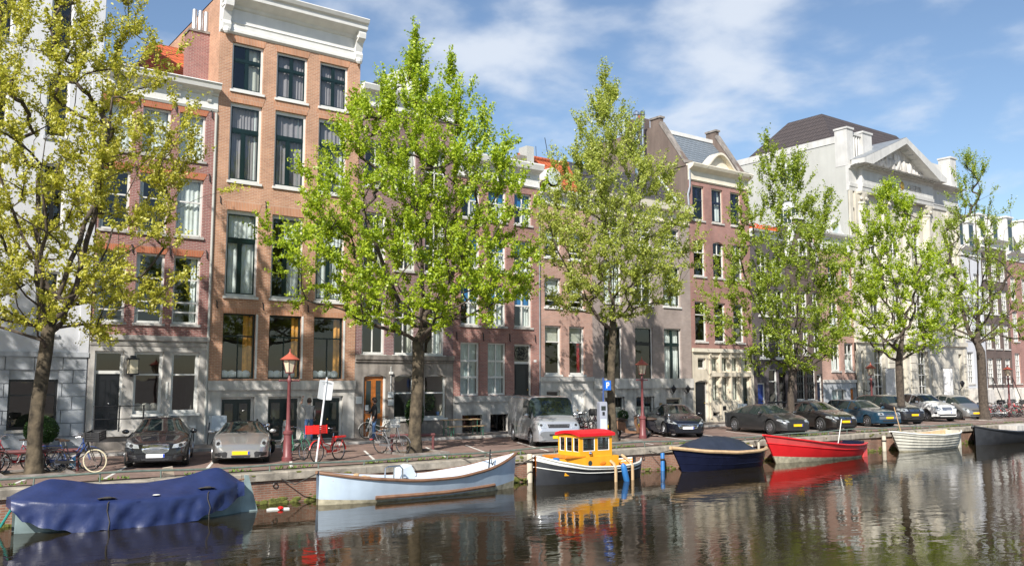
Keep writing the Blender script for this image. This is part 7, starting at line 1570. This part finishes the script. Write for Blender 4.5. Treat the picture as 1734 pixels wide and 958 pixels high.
# ---------------------------------------------------------------- people
def person(name, label, loc, rz, J, top, legs, hair, shoe='shoe_red', hs=1.0):
    root = empty(name, loc, rz, label, 'person')
    V, E, Rr = [], [], []; ix = {}
    for k, (p, q, par) in J.items():
        ix[k] = len(V); V.append(p); Rr.append(q)
        if par: E.append((ix[par], ix[k]))
    me = bpy.data.meshes.new('body'); me.from_pydata(V, E, []); o = bpy.data.objects.new('body', me); COL.objects.link(o)
    o.modifiers.new('skin', 'SKIN'); 
    for i, sv in enumerate(me.skin_vertices[0].data): q = Rr[i]; sv.radius = q if isinstance(q, tuple) else (q, q); sv.use_root = i == 0
    ss = o.modifiers.new('sub', 'SUBSURF'); ss.levels = ss.render_levels = 2
    dg = bpy.context.evaluated_depsgraph_get(); dg.update(); m2 = bpy.data.meshes.new_from_object(o.evaluated_get(dg)); bpy.data.objects.remove(o)
    for mt in (top, legs, 'skin', shoe): m2.materials.append(M[mt])
    hd = Vector(J['head'][0]); hands = [Vector(J[k][0]) for k in J if k.startswith('hand')]; hip = J['pelvis'][0][2]
    for p in m2.polygons:
        c = p.center; p.use_smooth = True
        if c.z > J['neck'][0][2]+.02 or any((c-h_).length < .11 for h_ in hands): p.material_index = 2
        elif c.z < .09: p.material_index = 3
        elif c.z < hip-.02 and not any((c-Vector(J[k][0])).length < .2 for k in J if k[:4] in ('hand','elbo')): p.material_index = 1
    b = bpy.data.objects.new('body', m2); COL.objects.link(b); b.parent = root
    # fingers rooted in each palm
    for k in [k for k in J if k.startswith('hand')]:
        h_ = Vector(J[k][0]); e = Vector(J[J[k][2]][0]); d = (h_-e).normalized(); s = d.orthogonal().normalized(); m = MB()
        for f, ln in zip((-1.5,-.5,.5,1.5), (.065,.075,.07,.055)):
            q0 = h_+d*.03+s*f*.019; m.tube([q0, q0+d*ln*.6, q0+d*ln+d.cross(s)*.02], [.009,.009,.006], 5)
        q0 = h_-d*.02+s*.035; m.tube([q0, q0+s*.03+d*.025, q0+s*.035+d*.055], [.011,.010,.007], 5); m.build('fingers', 'skin', root, smooth=True)
    mh = MB(); P = []
    for i in range(9):
        a = rad(-35+125*i/8); P.append([hd+Vector((.115*hs*math.cos(a)*math.cos(t)-.012, .1*hs*math.cos(a)*math.sin(t), .03+.135*hs*math.sin(a))) if not (i < 4 and abs(math.atan2(math.sin(t), math.cos(t))) < 1.1) else hd+Vector((.06*math.cos(t), .06*math.sin(t), .03)) for t in [2*math.pi*j/16 for j in range(17)]])
    mh.grid(P).build('hair', hair, root, smooth=True)
    m = MB()
    for s in (-1, 1): m.ball(hd+Vector((.088,.036*s,.012)), .013, 6, 4)
    m.build('eyes', 'hair', root); MB().add([hd+Vector((.09,0,.015)), hd+Vector((.085,-.016,-.03)), hd+Vector((.085,.016,-.03)), hd+Vector((.122,0,-.028))], [(0,1,3),(0,3,2),(1,2,3)]).build('nose', 'skin', root); MB().ball(hd+Vector((.084,0,-.06)), .02, 8, 4, (.5,1.2,.35)).build('mouth', 'bike_maroon', root)
    return root
def skel(hgt=1.0, arml=None, armr=None, stride=.1):
    J = {'pelvis': ((0,0,.95),(.13,.16),None), 'waist': ((0,0,1.1),(.11,.14),'pelvis'), 'chest': ((0,0,1.32),(.13,.18),'waist'), 'neckb': ((0,0,1.46),(.07,.08),'chest'), 'neck': ((.01,0,1.52),.055,'neckb'), 'head': ((.03,0,1.64),(.085,.075),'neck'), 'crown': ((.025,0,1.70),(.08,.07),'head')}
    for s, n, arm in ((1,'l',arml), (-1,'r',armr)):
        a = arm or [(.02,.25*s,1.16), (.12,.24*s,.92)]
        J['should'+n] = ((0,.19*s,1.42),.065,'chest'); J['elbow'+n] = (a[0],.045,'should'+n); J['hand'+n] = (a[1],(.035,.025),'elbow'+n)
        J['hip'+n] = ((0,.1*s,.88),.095,'pelvis'); J['knee'+n] = ((.03+stride*s*.5,.105*s,.5),.062,'hip'+n); J['ankle'+n] = ((-.02+stride*s,.105*s,.09),.045,'knee'+n); J['toe'+n] = ((.15+stride*s,.115*s,.045),.042,'ankle'+n)
    return J
mp = onZ(524, 752)
person('person', 'person in grey top and jeans seen from behind, one arm raised to the wall', (PX(523,720,34.9), 34.9, .09), rad(80), skel(arml=[(.2,.3,1.5),(.25,.22,1.78)], stride=.12), 'hoodie', 'jeans', 'leather', 'plastic_grey')
person('person', 'person in black jacket, blue jeans and red shoes standing at the oak door', (PX(634,720,33.9), 33.9, .09), rad(165), skel(armr=[(.12,-.24,1.18),(.32,-.12,1.16)], stride=.07), 'jacket', 'jeans', 'hair', 'shoe_red', 1.12)
